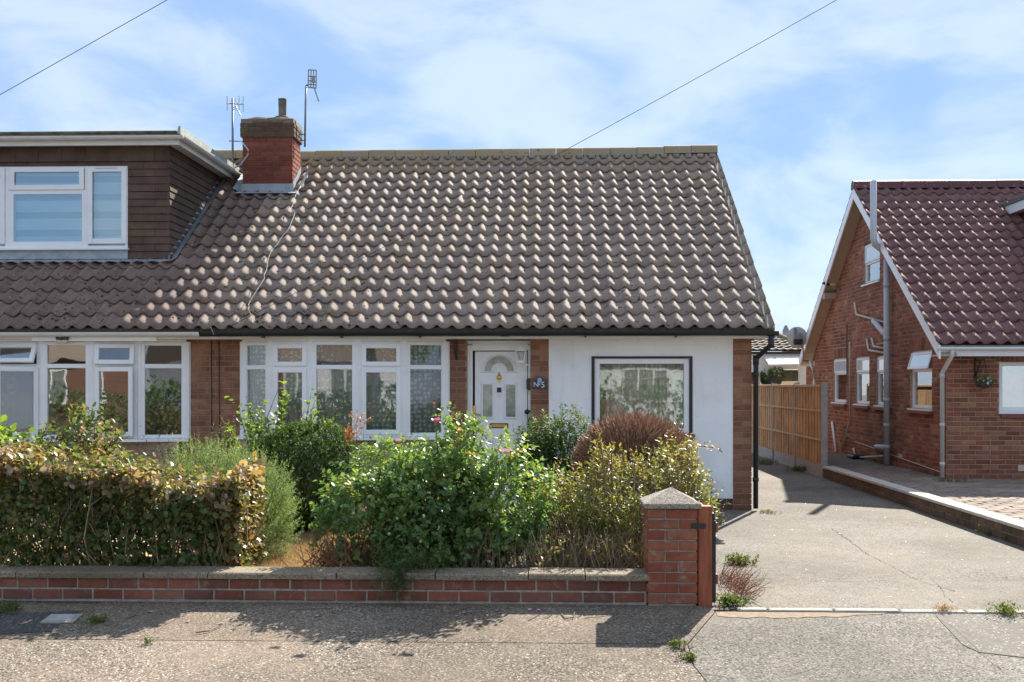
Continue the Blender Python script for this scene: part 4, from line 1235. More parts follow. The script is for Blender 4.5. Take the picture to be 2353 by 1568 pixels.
for px in (165, 280, 355):
    xx = Xw(px); exx(MB(), gutter_prof(DFY - ov - .07, gz_, .057), xx - .015, xx + .015).build('gutter_bracket', M_WHITEPIPE, dg)
m = MB(); m.box(dxl, DX1 + ov - .02, DFY - ov + .01, DFY - ov + .12, rzt - .03, rzt + .02, bev=.02)
m.build('mossy_roof_edge', plain('mossy_felt', (.11, .09, .05), .95, .6, 9.0, bmp=.6), drf)
m = MB(); m.add([(DX1 + ov - .02, DFY - ov, rzt - .02), (DX1 + ov + .03, DFY - ov, rzt - .04), (DX1 + ov + .03, 19.0, rzt - .04), (DX1 + ov - .02, 19.0, rzt - .02),
       (DX1 + ov - .0, DFY - ov, rzt + .075), (DX1 + ov + .03, DFY - ov, rzt + .075), (DX1 + ov + .03, 19.0, rzt + .06), (DX1 + ov - .0, 19.0, rzt + .06)], [(0,1,5,4), (1,2,6,5), (2,3,7,6), (3,0,4,7), (4,5,6,7)])
m.build('roof_edge_trim', plain('green_grey_trim', (.34, .38, .33), .6, .25, 9.0), drf)
q = Vector((DX1 + ov + .06, 18.78, gz_))
MB().box(q.x - .06, q.x + .06, 18.72, 18.84, gz_ - .17, gz_ + .01, bev=.01).build('gutter_hopper', M_WHITEPIPE, drf)

# ================================================================ brick house on the right
NX, NYF, NYB, NZ = 6.05, 17.98, 26.90, .15
NRY = (NYF + NYB)/2
NEY, NEZ, NRZ = 17.52, 2.19, 5.37
NP = math.atan2(NRZ - NEZ, NRY - NEY)
NGA = math.hypot(NRZ - NEZ, NRY - NEY)/18.2
def nroofz(y): return NEZ + (min(y, 2*NRY - y) - NEY)*math.tan(NP)
nb = thing('brick_house', (NX + 4, NYF, NZ), 'red brick house on the right with plum pantiled roof and gable facing the driveway', 'house')
MS = frame_at((NX, NYB), (NX, NYF)) @ Matrix.Identity(4)
US = lambda px: NYB - PX(px, 800, NX).y
ZSd = lambda px, py: PX(px, py, NX).z
ULEN = NYB - NYF
side_win = [(1915, 1945, 825, 924), (1966, 1998, 821, 928), (2014, 2046, 818, 931), (2092, 2142, 808, 938), (1985, 2022, 563, 656)]
holes = []
for (pa, pb, qa, qb) in side_win:
    holes.append((US(pa), US(pb), ZSd(pa, qb), ZSd(pa, qa)))
def strips(m, M, u0, u1, z0, top, holes, th):
    us = sorted(set([u0, u1] + [h for q in holes for h in q[:2] if u0 < h < u1] + ([ULEN/2] if u0 < ULEN/2 < u1 else [])))
    for a, b in zip(us, us[1:]):
        if b - a < 1e-4: continue
        mid = (a + b)/2
        cuts = sorted([(h[2], h[3]) for h in holes if h[0] <= mid <= h[1]])
        lo = z0
        for (c, d) in cuts:
            m.prism([(a, lo), (b, lo), (b, c), (a, c)], 0, th, M=M); lo = d
        m.prism([(a, lo), (b, lo), (b, top(b)), (a, top(a))], 0, th, M=M)
m = MB()
ntop = lambda u: nroofz(NYB - u) - .06
strips(m, MS, 0.0, ULEN, 0, ntop, holes, .25)
fw0, fw1, fwz0, fwz1 = XP(2296, NYF), XP(2296, NYF) + 1.7, ZP(2300, 946, NYF), ZP(2300, 832, NYF)
MFN = Matrix.Translation((0, NYF, 0))
strips(m, MFN, NX + .251, 15, 0, lambda u: 2.3, [(fw0, fw1, fwz0, fwz1)], .25)
m.box(NX + .26, 15, NYB - .25, NYB, 0, 2.3)
m.box(15, 15.2, NYF, NYB, 0, 2.3)
nwall = m.build('wall', M_NMORTAR, nb)
pcs = []
def solds(h): return (h[0] - .06, h[1] + .06, h[3] + .0, h[3] + .215)
lint = [solds(h) for h in holes[:4]]
fl_ = solds((fw0, fw1, fwz0, fwz1))
courses(pcs, MS, 0, ULEN, NZ, NZ + 5.1, H=.0735, L=.225, holes=holes + lint, clip=lambda z: (0, ULEN) if z < 2.1 else ((z - (NEZ - .10))/math.tan(NP) - (NYF - NEY), ULEN - ((z - (NEZ - .10))/math.tan(NP) - (NYF - NEY))), joint=.012, w=.6)
courses(pcs, MFN, NX, 15, NZ, NZ + 2.05, H=.0735, L=.225, holes=[(fw0, fw1, fwz0, fwz1), fl_], joint=.012, phase=.1, w=4.0)
for h, Mx in [(h, MS) for h in lint] + [(fl_, MFN)]:
    u = h[0]
    while u < h[1] - .05:
        pcs.append((piece_brick(.062, h[3] - h[2] - .012), Mx @ Matrix.Translation((u + .037, -.008, (h[2] + h[3])/2)), .9*.014))
        u += .074
place(pcs, 'brick', 'brickwork', M_NBRICK, nwall, 300)
# side windows
M_NROOM = plain('pale_blind', (.42, .43, .40), .9, .3, 3.0)
for k, h in enumerate(holes):
    m = MB(); Mw = MS @ Matrix.Translation((0, .05, 0))
    upvc(m, Mw, h[0] + .002, h[1] - .002, h[2] + .002, h[3] - .002, .055, -.02, .05)
    zt = h[2] + (h[3] - h[2])*(.66 if k < 4 else .52)
    m.box(h[0] + .05, h[1] - .05, -.018, .048, zt - .03, zt + .03, M=Mw)
    wn_ = m.build('window', M_UPVC, nb)
    Mt = Mw
    if k == 3: Mt = Mw @ Matrix.Translation((0, -.02, h[3] - .03)) @ Matrix.Rotation(-R(16), 4, 'X') @ Matrix.Translation((0, .02, -h[3] + .03))
    s = MB(); upvc(s, Mt, h[0] + .03, h[1] - .03, zt + .005, h[3] - .03, .045, -.04, -.022); s.build('sash', M_UPVC, wn_)
    pane(Mt, h[0] + .07, h[1] - .07, zt + .04, h[3] - .07, -.03, M_GLASSN, wn_)
    pane(Mw, h[0] + .05, h[1] - .05, h[2] + .05, zt - .03, .01, M_GLASSN, wn_)
    MB().box(h[0], h[1], .20, .21, h[2], h[3], M=MS).build('blind', M_NROOM if k != 4 else M_DARK, wn_)  # upper window: no blind, a dark-coloured sheet stands in for the room's shade
    m = MB()
    m.box(h[0] - .03, h[1] + .03, -.05, .05, h[2] - .028, h[2] - .002, M=MS); m.build('window_sill', M_UPVC, wn_)
    if k < 4:
        m = MB(); m.box(h[0] - .09, h[1] + .08, -.075, .01, h[2] - .085, h[2] - .030, M=MS, bev=.006); m.build('tile_sill', M_REDSILL, wn_)
# front window
m = MB(); upvc(m, MFN @ Matrix.Translation((0, .05, 0)), fw0 + .002, fw1 - .002, fwz0 + .002, fwz1 - .002, .06, -.02, .05)
m.box(fw0 - .02, fw1 + .02, NYF - .06, NYF + .03, fwz0 - .035, fwz0 + .01)
wn_ = m.build('window', M_UPVC, nb)
pane(MFN, fw0 + .05, fw1 - .05, fwz0 + .05, fwz1 - .05, .06, glassmat('front_glass', .40, wob=.04), wn_)
wavy('net_curtain', fw0 + .04, fw1 - .04, fwz0 + .03, fwz1 - .03, NYF + .2, plain('teal_net', (.30, .42, .36), .9, .2, 6.0), wn_, None, .015, .06, 4)
MB().box(fw0 + .02, fw1 + .05, NYF - .05, NYF + .01, fwz0 - .10, fwz0 - .037, bev=.006).build('tile_sill', M_REDSILL, wn_)
MB().box(XP(2338, NYF), XP(2365, NYF), NYF - .022, NYF + .01, ZP(2345, 1083, NYF), ZP(2345, 1069, NYF), bev=.004).build('air_brick', plain('air_brick', (.55, .50, .36), .9, .1), nb)
for px, py in ((2070, 1048), (1948, 1000)):
    q = PX(px, py, NX); MB().box(NX - .018, NX + .01, q.y - .1, q.y + .1, q.z - .035, q.z + .035, bev=.004).build('air_brick', bpy.data.materials['air_brick'], nb)
# roof
m = MB()
exx(m, [(NEY + .08, NEZ - .05), (NEY + .05, NEZ - .02), (NRY, NRZ - .03), (2*NRY - NEY - .05, NEZ - .02), (2*NRY - NEY - .08, NEZ - .05), (NRY, NRZ - .14)], 5.80, 15.5)
nroof = m.build('roof', bpy.data.materials['roof_deck'], nb)
K_NT = pantile(.205, NGA + .05, amp=.050, nose=.018, name='neighbour')
pcs = []
NDX = 8.50
tile_roof(pcs, 5.77, 11.0, NEY, NEZ, NP, 19, NGA, .205, K_NT, skip=lambda x, y, r: x > NDX + .3 and 19.3 < y < 21.2)
pcs = [p for p in pcs if p[1].translation.y < NRY - .12]
back = []
for r in range(19):
    d = r*NGA
    for c in range(2):
        p = Vector((5.77 + c*.205 + .205, 2*NRY - NEY - d*math.cos(NP), NEZ + d*math.sin(NP)))
        if p.y < NRY + .15: continue
        back.append((K_NT, Matrix.Translation(p) @ Matrix.Rotation(math.pi, 4, 'Z') @ Matrix.Rotation(NP, 4, 'X'), .05))
place(pcs + back, 'tile', 'tile_field', M_NTILE, nroof, 300)
x = 5.76
while x < 12:
    ridge_tile(x + .004, x + .446, NRY, NRZ + .075, .115, M_NRIDGE, nroof, .10, random.uniform(-.003, .003)); x += .45
# bargeboards and soffits
tn = math.tan(NP)
def board(ya, za, yb, zb, w, x0, x1, name, mat, parent):
    m = MB(); exx(m, [(ya, za - w), (ya, za), (yb, zb), (yb, zb - w)], x0, x1); return m.build(name, mat, parent)
off = .005
board(NEY - .02, NEZ - .01 - off, NRY, NRZ - off + .0, .20, 5.775, 5.80, 'bargeboard', M_UPVC, nroof)
board(NRY, NRZ - off, 2*NRY - NEY + .02, NEZ - .01 - off, .20, 5.775, 5.80, 'bargeboard', M_UPVC, nroof)
M_SOFB = plain('soffit_brown', (.46, .38, .30), .7, .08)
board(NEY, NEZ - .15, NRY - .02, NRZ - .15, .02, 5.801, NX - .002, 'soffit', M_SOFB, nroof)
board(NRY + .02, NRZ - .15, 2*NRY - NEY, NEZ - .15, .02, 5.801, NX - .002, 'soffit', M_SOFB, nroof)
MB().box(5.802, NX - .003, NRY + 2.45, NRY + 2.62, 3.42, 3.55).build('purlin_end', M_SOFB, nroof)
for s, yy in ((1, NEY + .07), (-1, 2*NRY - NEY - .07)):
    MB().box(5.80, 15, yy - .012, yy + .012, NEZ - .17, NEZ - .01).build('fascia', M_UPVC, nroof)
    ng = exx(MB(), gutter_prof(yy - s*.07, NEZ - .035, .052), 5.74 if s > 0 else 5.78, 15).build('gutter', M_UPVC, nroof)
MB().box(5.802, 15, NEY + .083, NYF - .002, NEZ - .165, NEZ - .155).build('soffit', M_UPVC, nroof)
# dormer at the right edge of the picture
nd = MB()
dy0 = 18.75
exx(nd, [(dy0, nroofz(dy0)), (dy0, 4.80), (21.6, 4.80), (21.6, nroofz(21.6) - .05)], NDX, 14)
ndo = nd.build('dormer', plain('dormer_back', (.06, .03, .03), .9), nb)
pcs = []
hang(pcs, frame_at((NDX - .01, 21.6), (NDX - .01, dy0)), 0, 21.6 - dy0, 2.7, 4.78, clip=lambda z: (21.6 - (NEY + (z - NEZ)/tn), 21.6 - dy0))
place(pcs, 'hung_tile', 'hung_tile_field', M_REDHANG, ndo, 60)
MB().box(NDX - .18, NDX - .155, dy0 - .25, 21.62, 4.70, 4.86).build('dormer_fascia', M_UPVC, ndo)
MB().box(NDX - .20, 14, dy0 - .28, 21.75, 4.865, 4.92).build('dormer_roof', plain('green_felt', (.10, .14, .12), .9, .2), ndo)
MB().box(NDX - .154, NDX - .02, dy0 - .2, 21.6, 4.70, 4.715).build('soffit', M_UPVC, ndo)
# rainwater and soil pipes
q = [P(2176, 800, NEY), P(2182, 812, NEY), P(2162, 836, NYF - .08), P(2162, 1098, NYF - .08)]
q = [Vector((5.98, NEY + .0, NEZ - .05)), Vector((5.98, NEY + .02, NEZ - .16)), Vector((NX - .075, NYF - .02, NEZ - .42)), Vector((NX - .075, NYF - .02, NZ + .02))]
npipe = MB().tube(q, .034, 12).build('downpipe', M_WHITEPIPE, nb, True)
for z in (1.75, 1.0, .40):
    MB().tube([(q[3].x, q[3].y, z), (q[3].x, q[3].y, z - .05)], .040, 12).build('pipe_clip', M_WHITEPIPE, npipe, True)
sx = NX - .10
s0 = PX(2038, 1062, sx)
sy = s0.y
pt = PX(2038, 580, sx)
pu = PX(2007, 415, 5.62); pv_ = PX(2007, 560, 5.62)
soil = MB().tube([(sx, sy, NZ + .02), (sx, sy, pt.z - .12)], .056, 14).build('soil_pipe', M_GREYPIPE, nb, True)
vy = PX(2007, 500, 5.66).y
vp = [Vector((sx, sy, pt.z - .13)), Vector((sx, sy, pt.z - .03)), Vector((5.68, vy - .02, pt.z + .12)), Vector((5.66, vy, pt.z + .22)), Vector((5.66, vy, PX(2007, 416, 5.66).z))]
MB().tube(vp, .056, 14).build('vent_pipe', M_GREYPIPE, nb, True)
for z in (pt.z - .55, pt.z - 1.5, 1.35, .9, .52):
    MB().tube([(sx, sy, z), (sx, sy, z - .07)], .063, 14).build('pipe_collar', M_GREYPIPE, soil, True)
m = MB().tube([PX(2008, 738, NX), PX(2008, 738, sx - .04), PX(2031, 766, sx - .02), Vector((sx, sy, PX(2036, 772, sx).z))], .05, 12); m.build('branch_pipe', M_GREYPIPE, soil, True)
m = MB().tube([PX(2014, 1027, NX), PX(2014, 1027, sx), Vector((sx, sy, PX(2036, 1029, sx).z))], .05, 12); m.build('branch_pipe', M_GREYPIPE, soil, True)
def waste(pts, r, mat, x=NX - .04):
    pp = [PX(p[0], p[1], x) for p in pts]
    pp = [Vector((NX + .01, pp[0].y, pp[0].z))] + pp
    MB().tube(pp, r, 8).build('waste_pipe', mat, nb, True)
waste([(1964, 697), (1968, 723), (2036, 742)], .020, M_CREAMPIPE)
waste([(1992, 780), (1996, 805), (2036, 812)], .020, M_CREAMPIPE)
waste([(2003, 778), (2008, 796), (2036, 802)], .020, M_CREAMPIPE)
waste([(1912, 970), (1916, 1000), (1921, 1040)], .026, M_UPVC)
waste([(1952, 787), (1954, 960), (1948, 985), (1934, 1035)], .016, M_CREAMPIPE)
waste([(1961, 1031), (1965, 1047)], .022, M_CREAMPIPE)
MB().tube([PX(1972, 1052, NX - .1), PX(2030, 1048, NX - .1)], .018, 8).build('waste_pipe', M_CREAMPIPE, nb, True)
q = PX(1966, 1050, NX - .12); MB().box(q.x - .12, q.x + .12, q.y - .25, q.y + .25, NZ + .005, NZ + .07, bev=.02).build('gully', M_BLACKPVC, nb)
MB().tube([PX(1946, 745, NX - .012), PX(1946, 880, NX - .012)], .010, 6).build('wall_cable', M_IRON, nb)
MB().tube([PX(1965, 1015, NX - .014), PX(2050, 1046, NX - .014), PX(2160, 1085, NX - .014)], .008, 6).build('wall_cable', M_CREAMPIPE, nb)

cc_ = PX(1925, 651, NX)
sl_ = thing('outside_light', cc_, 'small cylindrical black and white lamp high on the brick gable', 'lamp')
MB().tube([cc_, cc_ - Vector((.18, 0, 0))], .045, 12).build('body', M_SIGNWHITE, sl_, True)
MB().tube([cc_ - Vector((.181, 0, 0)), cc_ - Vector((.26, 0, 0)), cc_ - Vector((.34, .0, 0))], [.055, .05, .004], 12).build('shade', M_BLACKPVC, sl_, True)

# ================================================================ bungalow behind
RBY = 31.0
rb = thing('rear_bungalow', (4.6, RBY + 3, .1), 'bungalow at the back with brown tiled hip roof and white patio doors', 'house')
rx0, rx1 = XP(1640, RBY), XP(1990, RBY)
rzS = ZP(1800, 823, RBY)
m = MB(); m.box(rx0, rx1, RBY, RBY + 6, 0, rzS + .1); rw = m.build('wall', M_MORTAR, rb)
pcs = []
dA, dB, dzT = XP(1739, RBY), XP(1851, RBY), ZP(1800, 838, RBY)
courses(pcs, Matrix.Translation((0, RBY, 0)), rx0, rx1, dzT - .9, rzS, holes=[(dA, dB, 0, dzT)], L=.225, H=.075)
place(pcs, 'brick', 'brickwork', M_BRICK, rw, 120)
m = MB()
for (a, b, c, d) in ((dA, dB, dzT - .13, dzT), (dB - .2, dB, .1, dzT - .131), (dA, dA + .08, .1, dzT - .131), (XP(1787, RBY), XP(1796, RBY), .1, dzT - .131)):
    m.box(a, b, RBY - .06, RBY - .002, c, d)
pdoor = m.build('patio_door', M_UPVC, rb)
MB().box(dA + .08, dB - .2, RBY - .03, RBY - .02, .1, dzT - .13).build('pane', glassmat('patio_glass', .25, tint=(.75, .85, .72)), pdoor)
MB().box(dA + .08, dB - .35, RBY - .015, RBY - .004, .1, dzT - .13).build('blind', plain('sage_blind', (.42, .46, .34), .9, .1), pdoor)
m = MB(); m.box(rx0 - .3, rx1 + .3, RBY - .32, RBY - .29, rzS - .02, rzS + .16); m.box(rx0 - .3, XP(1772, RBY), RBY - .285, RBY - .26, rzS - .38, rzS - .021); m.build('fascia', M_UPVC, rb)
exx(MB(), gutter_prof(RBY - .38, rzS + .15, .055), rx0 - .3, rx1 + .3).build('gutter', M_BLACKPVC, rb)
# hipped roof
ez = rzS + .17
hx = XP(1792, RBY)
hx2 = XP(1858, RBY)
A_ = P(1774, 767, RBY + 1.4)
r1 = MB()
r1.add([(rx0 - 2, RBY - .4, ez), (hx2, RBY - .4, ez), tuple(A_), (rx0 - 2, A_.y, A_.z)], [(0, 1, 2, 3)])
r1.add([(hx2, RBY - .4, ez), (hx2 + .3, RBY + 4, ez), (A_.x, RBY + 4, A_.z), tuple(A_)], [(0, 1, 2, 3)])
rroof = r1.build('roof', M_NRIDGE, rb)
K_RT = pantile(.2, .30, amp=.03, nose=.025, n=6, name='rear')
pcs = []
pr_ = math.atan2(A_.z - ez, A_.y - RBY + .4)
for r in range(8):
    d = r*.26
    fr2 = d*math.cos(pr_)/(A_.y - RBY + .4)
    if fr2 > 1: break
    xe = hx2 + (A_.x - hx2)*fr2
    xx = rx0 - .6
    while xx < xe - .1:
        pcs.append((K_RT, slope_matrix(xx, RBY - .42 + d*math.cos(pr_), ez + d*math.sin(pr_) + .01, pr_), 1.0)); xx += .2
place(pcs, 'tile', 'tile_field', M_RTILE, rroof, 120)
MB().tube([(hx2, RBY - .42, ez + .05), (A_.x, A_.y, A_.z + .05)], .06, 8).build('hip_tile', M_RTILE, rroof)
aw = thing('awning', P(1810, 830, RBY - .9), 'bright cream sunlit awning over the patio doors behind the fence', 'awning')
m = MB()
a0, a1, a2, a3 = P(1755, 818, RBY - .33), P(1862, 817, RBY - .33), P(1866, 834, RBY - 1.3), P(1766, 836, RBY - 1.3)
m.add([a0, a1, a2, a3] + [p - Vector((0, 0, .03)) for p in (a0, a1, a2, a3)], [(0, 3, 2, 1), (4, 5, 6, 7), (0, 1, 5, 4), (1, 2, 6, 5), (2, 3, 7, 6), (3, 0, 4, 7)])
m.build('canopy', plain('cream_canvas', (.80, .74, .64), .9), aw)
MB().tube([a3 - Vector((0, 0, .03)), a2 - Vector((0, 0, .03))], .03, 8).build('front_bar', M_UPVC, aw)

# satellite dish on its pole at the gable's rear corner
dc = P(1831, 777, 26.6)
sd = thing('satellite_dish', dc, 'round grey satellite dish on a pole above the rear eaves', 'satellite dish')
m = MB(); rr_ = .245
pr = []
for k in range(7):
    a = k/6; pr.append((rr_*a + .001, -.06*a*a))
m.lathe((0, 0, 0), pr, 22, axis='y')
for i, v in enumerate(m.v): m.v[i] = tuple(Matrix.Translation(dc) @ Matrix.Rotation(R(14), 4, 'X') @ Matrix.Rotation(R(160), 4, 'Z') @ Vector((v[0]*.95, v[1], v[2]*1.02)))
m.build('dish', plain('dish_grey', (.45, .47, .46), .5, .1), sd, True)
MB().box(dc.x - .1, dc.x + .12, dc.y - .16, dc.y - .06, dc.z - .16, dc.z - .03, bev=.02).build('bracket', M_IRON, sd)
for dx in (-.06, .06): MB().box(dc.x + dx - .035, dc.x + dx + .035, dc.y - .14, dc.y - .07, dc.z - .03, dc.z + .17 - dx, bev=.01).build('receiver_arm', M_GREYMETAL, sd)
MB().tube([(dc.x + .1, dc.y - .14, dc.z - .04), (dc.x + .12, dc.y - .14, dc.z - .44), (dc.x + .12, dc.y - .12, dc.z - .52), (5.83, dc.y, dc.z - .53)], .018, 8).build('pole', M_GREYMETAL, sd, True)
q = P(1806, 800, 33.5)
fs = thing('flue_stack', q, 'thin grey chimney flue rising behind the satellite dish', 'flue')
MB().tube([q, P(1806, 760, 33.5)], .10, 10).build('pipe', M_CONC, fs, True)
MB().tube([P(1812, 800, 33.5), P(1812, 766, 33.5)], .07, 10).build('pipe', M_CONC, fs, True)
MB().tube([P(1806, 760, 33.5), P(1806, 748, 33.5)], [.1, .03], 8).build('cowl', M_GREYMETAL, fs)
# neighbour's rear downpipe
MB().tube([PX(1862, 832, 5.85), PX(1868, 848, 5.85), PX(1871, 880, 5.9), PX(1871, 1000, 5.9)], .036, 10).build('downpipe', M_WHITEPIPE, nb, True)

# ---------------------------------------------------------------- fence
fc = thing('fence', (4.66, 23, 0), 'golden timber board fence with grey concrete posts beside the driveway', 'fence')
M_FENCE = brickmat('fence_board', [(.56, .345, .17), (.62, .40, .21), (.51, .32, .16), (.59, .37, .19)], stain=(.36, .27, .16), stain_amt=.6, stain_scale=4.0)
M_RAIL = plain('fence_rail', (.52, .37, .22), .8, .15, 8.0)
FX = 4.66
ys = [PX(p, 900, FX).y for p in (1894, 1830.5, 1779.5, 1741, 1716)]
FZ = PX(1894, 884, FX).z
for i, y in enumerate(ys):
    MB().box(FX - .05, FX + .05, y - .05, y + .05, -.05, FZ + .035 - .004*i, bev=.008).build('post', M_CONC, fc)
for y0, y1 in zip(ys, ys[1:]):
    MB().box(FX - .022, FX + .022, y0 + .052, y1 - .052, -.03, .19, bev=.004).build('gravel_board', M_CONC, fc)
    n = int((y1 - y0 - .1)/.115)
    pa = MB().box(FX - .018, FX + .0, y0 + .052, y1 - .052, .195, .22).build('panel', M_RAIL, fc)
    for k in range(n):
        a = y0 + .055 + (y1 - y0 - .11)*k/n
        o = MB().box(FX - .022 - .010*(k % 2), FX - .004, a, a + (y1 - y0 - .11)/n - .010, .222, FZ - .045, bev=.003).build('board', M_FENCE, pa)
    for z in (.62, 1.12):
        MB().box(FX - .055, FX - .026, y0 + .053, y1 - .053, z, z + .035, bev=.004).build('rail', M_RAIL, pa)
    MB().box(FX - .06, FX + .03, y0 + .053, y1 - .053, FZ - .042, FZ + .0, bev=.004).build('capping', M_RAIL, pa)

# ---------------------------------------------------------------- things fixed to the houses
# yagi aerial beside the chimney
ay = 18.5
yb_ = P(534.5, 362, ay)
ya = thing('yagi_aerial', yb_, 'thin comb-shaped television aerial on a mast left of the chimney', 'aerial')
mt_ = P(534.5, 226, ay)
MB().tube([yb_ - Vector((0, 0, .3)), mt_], .018, 8).build('mast', M_GREYMETAL, ya, True)
bz = P(534.5, 238, ay).z
bm0, bm1 = P(521, 238, ay - .2), P(560, 240, ay + .1)
MB().tube([bm0, bm1], .009, 6).build('boom', M_GREYMETAL, ya)
for px, h in ((522, .115), (534, .09), (540, .10), (549, .13), (558.5, .13)):
    f_ = (px - 521)/39
    q = bm0.lerp(bm1, min(1, f_))
    MB().tube([q - Vector((0, 0, h)), q + Vector((0, 0, h))], .0055, 5).build('element', M_GREYMETAL, ya)
MB().tube([P(541, 243, ay), P(553, 266, ay - .05)], .010, 6).build('strut', M_GREYMETAL, ya)
MB().tube([P(526, 324, ay), P(553, 325, ay), P(556, 326, cy0 - .02), P(570, 345, cy0 - .03), P(570, 356, cy0 - .03), P(552, 380, cy0 - .03), P(530, 389, 18.3)], .012, 8).build('bracket', M_GREYPIPE, ya, True)
# panel aerial right of the chimney
ga = thing('panel_aerial', P(701, 330, 18.5), 'grid panel television aerial on a tall mast right of the chimney', 'aerial')
gy_ = 18.5
MB().tube([P(700.5, 338, gy_), P(702, 240, gy_), P(703.5, 197, gy_)], .016, 8).build('mast', M_GREYMETAL, ga, True)
MB().tube([P(703.5, 197, gy_), P(709, 195, gy_)], .014, 8).build('mast_head', M_GREYMETAL, ga, True)
m = MB()
c00, c10, c01, c11 = P(709, 161, gy_), P(727, 162, gy_), P(708, 201, gy_), P(726.5, 203, gy_)
for k in range(4):
    f_ = k/3; m.tube([c00.lerp(c10, f_), c01.lerp(c11, f_)], .010, 6)
for f_ in (0, .36, .62, .82, 1): m.tube([c00.lerp(c01, f_), c10.lerp(c11, f_)], .010, 6)
m.build('grid', M_GREYMETAL, ga)
MB().box(c00.lerp(c10, .45).x, c10.x - .02, gy_ - .03, gy_ + .0, P(710, 192, gy_).z, P(710, 178, gy_).z, bev=.01).build('dipole_box', M_GREYMETAL, ga)
MB().tube([P(722, 202, gy_), P(732, 232, gy_ - .2)], .013, 6).build('boom', M_GREYMETAL, ga)
for py in (310, 324): MB().tube([P(688, py - 1, gy_), P(701, py, gy_)], .010, 6).build('bracket', M_GREYMETAL, ga)

# cables
def cable(name, pts, r, mat, label, n=10):
    o = thing(name, pts[0], label, 'cable')
    MB().tube(pts, r, 6).build('strand', mat, o, True); return o
M_WIRE = plain('black_wire', (.03, .03, .032), .6)
# telephone line over the roof to the fascia
A_ = P(490, 770, EY - .02); B_ = Vector((10.6, 2.0, 9.0))
tA, tB = P(492, 769, EY - .06), P(1850, -26, 12.5)
ex = tB + (tB - tA)*1.6
pts = []
for k in range(31):
    f_ = k/30; q = tA.lerp(ex, f_); q.z -= .55*4*f_*(1-f_)*.6; pts.append(q)
cable('telephone_wire', pts, .0032, M_WIRE, 'thin telephone wire rising across the tiled roof into the sky')
A2, B2 = P(-400, 445, 22), P(1010, -355, 22)
pts = [A2.lerp(B2, k/20) - Vector((0, 0, .25*4*(k/20)*(1-k/20)*.0)) for k in range(21)]
cable('overhead_wire', pts, .0065, M_WIRE, 'thin dark overhead wire crossing the sky at the upper left')
def onroof(px, py, lift=.10):
    u = (px - CX)/F; v = (HZ - py)/F; k = _c + u*_s
    # point where the view ray meets the tile plane
    t = (EZ - EY*math.tan(PITCH) + lift - EYE)/(v - k*math.tan(PITCH))
    return Vector((t*(-_s + u*_c), t*k, EYE + v*t))
pts = []
pix = [(692, 428), (680, 450), (668, 478), (678, 492), (660, 530), (640, 556), (624, 575), (612, 615), (606, 640), (590, 668), (572, 695), (570, 712), (578, 730), (584, 746)]
for a, b in zip(pix, pix[1:]):
    for k in range(3): pts.append(onroof(a[0] + (b[0]-a[0])*k/3 + random.uniform(-2, 2), a[1] + (b[1]-a[1])*k/3, (.098) + random.uniform(-.008, .006)))
pts.append(onroof(*pix[-1]))
cable('aerial_cable', pts, .0042, plain('grey_cable', (.27, .27, .23), .6), 'pale aerial cable trailing down the roof tiles below the chimney')
q = P(492, 773, EY + .035)
tb_ = thing('cable_junction', q, 'small white cable junction box on the fascia at the gutter joint', 'junction box')
MB().box(q.x - .03, q.x + .03, q.y - .012, q.y + .012, q.z - .02, q.z + .03, bev=.006).build('box', M_SIGNWHITE, tb_)
MB().tube([q + Vector((0, -.01, .03)), P(484, 752, EY - .08), P(492, 769, EY - .06)], .006, 6).build('hook', M_GALV, tb_)
for px in (486, 504):
    cable('wall_cable', [Vector((X0(px), Y0 - .016, 2.16)), Vector((X0(px) + .004, Y0 - .016, 1.4)), Vector((X0(px + 3), Y0 - .016, .55))], .006, M_WIRE,
          'black cable running down the brick wall between the bow windows, ' + ('left' if px == 486 else 'right') + ' of two')

# security light on the fascia
q = P(143, 779, EY + .0)
sf = thing('solar_security_light', q, 'small black solar security light above the left bow window', 'lamp')
MB().box(q.x - .075, q.x + .075, q.y - .03, q.y + .03, q.z - .01, q.z + .05, bev=.008).build('housing', M_BLACKPVC, sf)
MB().box(q.x - .07, q.x + .07, q.y - .028, q.y + .028, q.z - .055, q.z - .012, bev=.006).build('lamp_panel', plain('lamp_cream', (.5, .45, .3), .4), sf)
MB().lathe((q.x, q.y - .032, q.z - .005), [(.001, -.01), (.012, -.006), (.016, 0)], 10, axis='y').build('sensor', M_BLACKPVC, sf, True)

# lantern by the door
lq = P(1196, 815, Y0 - .06)
wl_ = thing('wall_lantern', lq, 'white carriage lantern on the wall beside the front door', 'lamp')
def frust(m, c, w0, z0, w1, z1):
    m.add([(c.x - w0, c.y - w0, z0), (c.x + w0, c.y - w0, z0), (c.x + w0, c.y + w0, z0), (c.x - w0, c.y + w0, z0), (c.x - w1, c.y - w1, z1), (c.x + w1, c.y - w1, z1), (c.x + w1, c.y + w1, z1), (c.x - w1, c.y + w1, z1)],
          [(0,3,2,1), (4,5,6,7), (0,1,5,4), (1,2,6,5), (2,3,7,6), (3,0,4,7)])
tz, mz, bz_ = P(1196, 800, Y0 - .06).z, P(1196, 807, Y0 - .06).z, P(1196, 829, Y0 - .06).z
m = MB(); frust(m, lq, .075, mz, .03, tz + .01); frust(m, lq, .04, bz_ - .03, .045, bz_); m.tube([(lq.x, lq.y, tz), (lq.x, lq.y, tz + .04)], [.02, .006], 8)
for sx_ in (-1, 1):
    for sy_ in (-1, 1): m.tube([(lq.x + sx_*.043, lq.y + sy_*.043, bz_), (lq.x + sx_*.064, lq.y + sy_*.064, mz)], .006, 5)
m.build('frame', M_UPVC, wl_)
m = MB(); frust(m, lq, .040, bz_ + .002, .060, mz - .002); m.build('glass', M_GLASS, wl_)
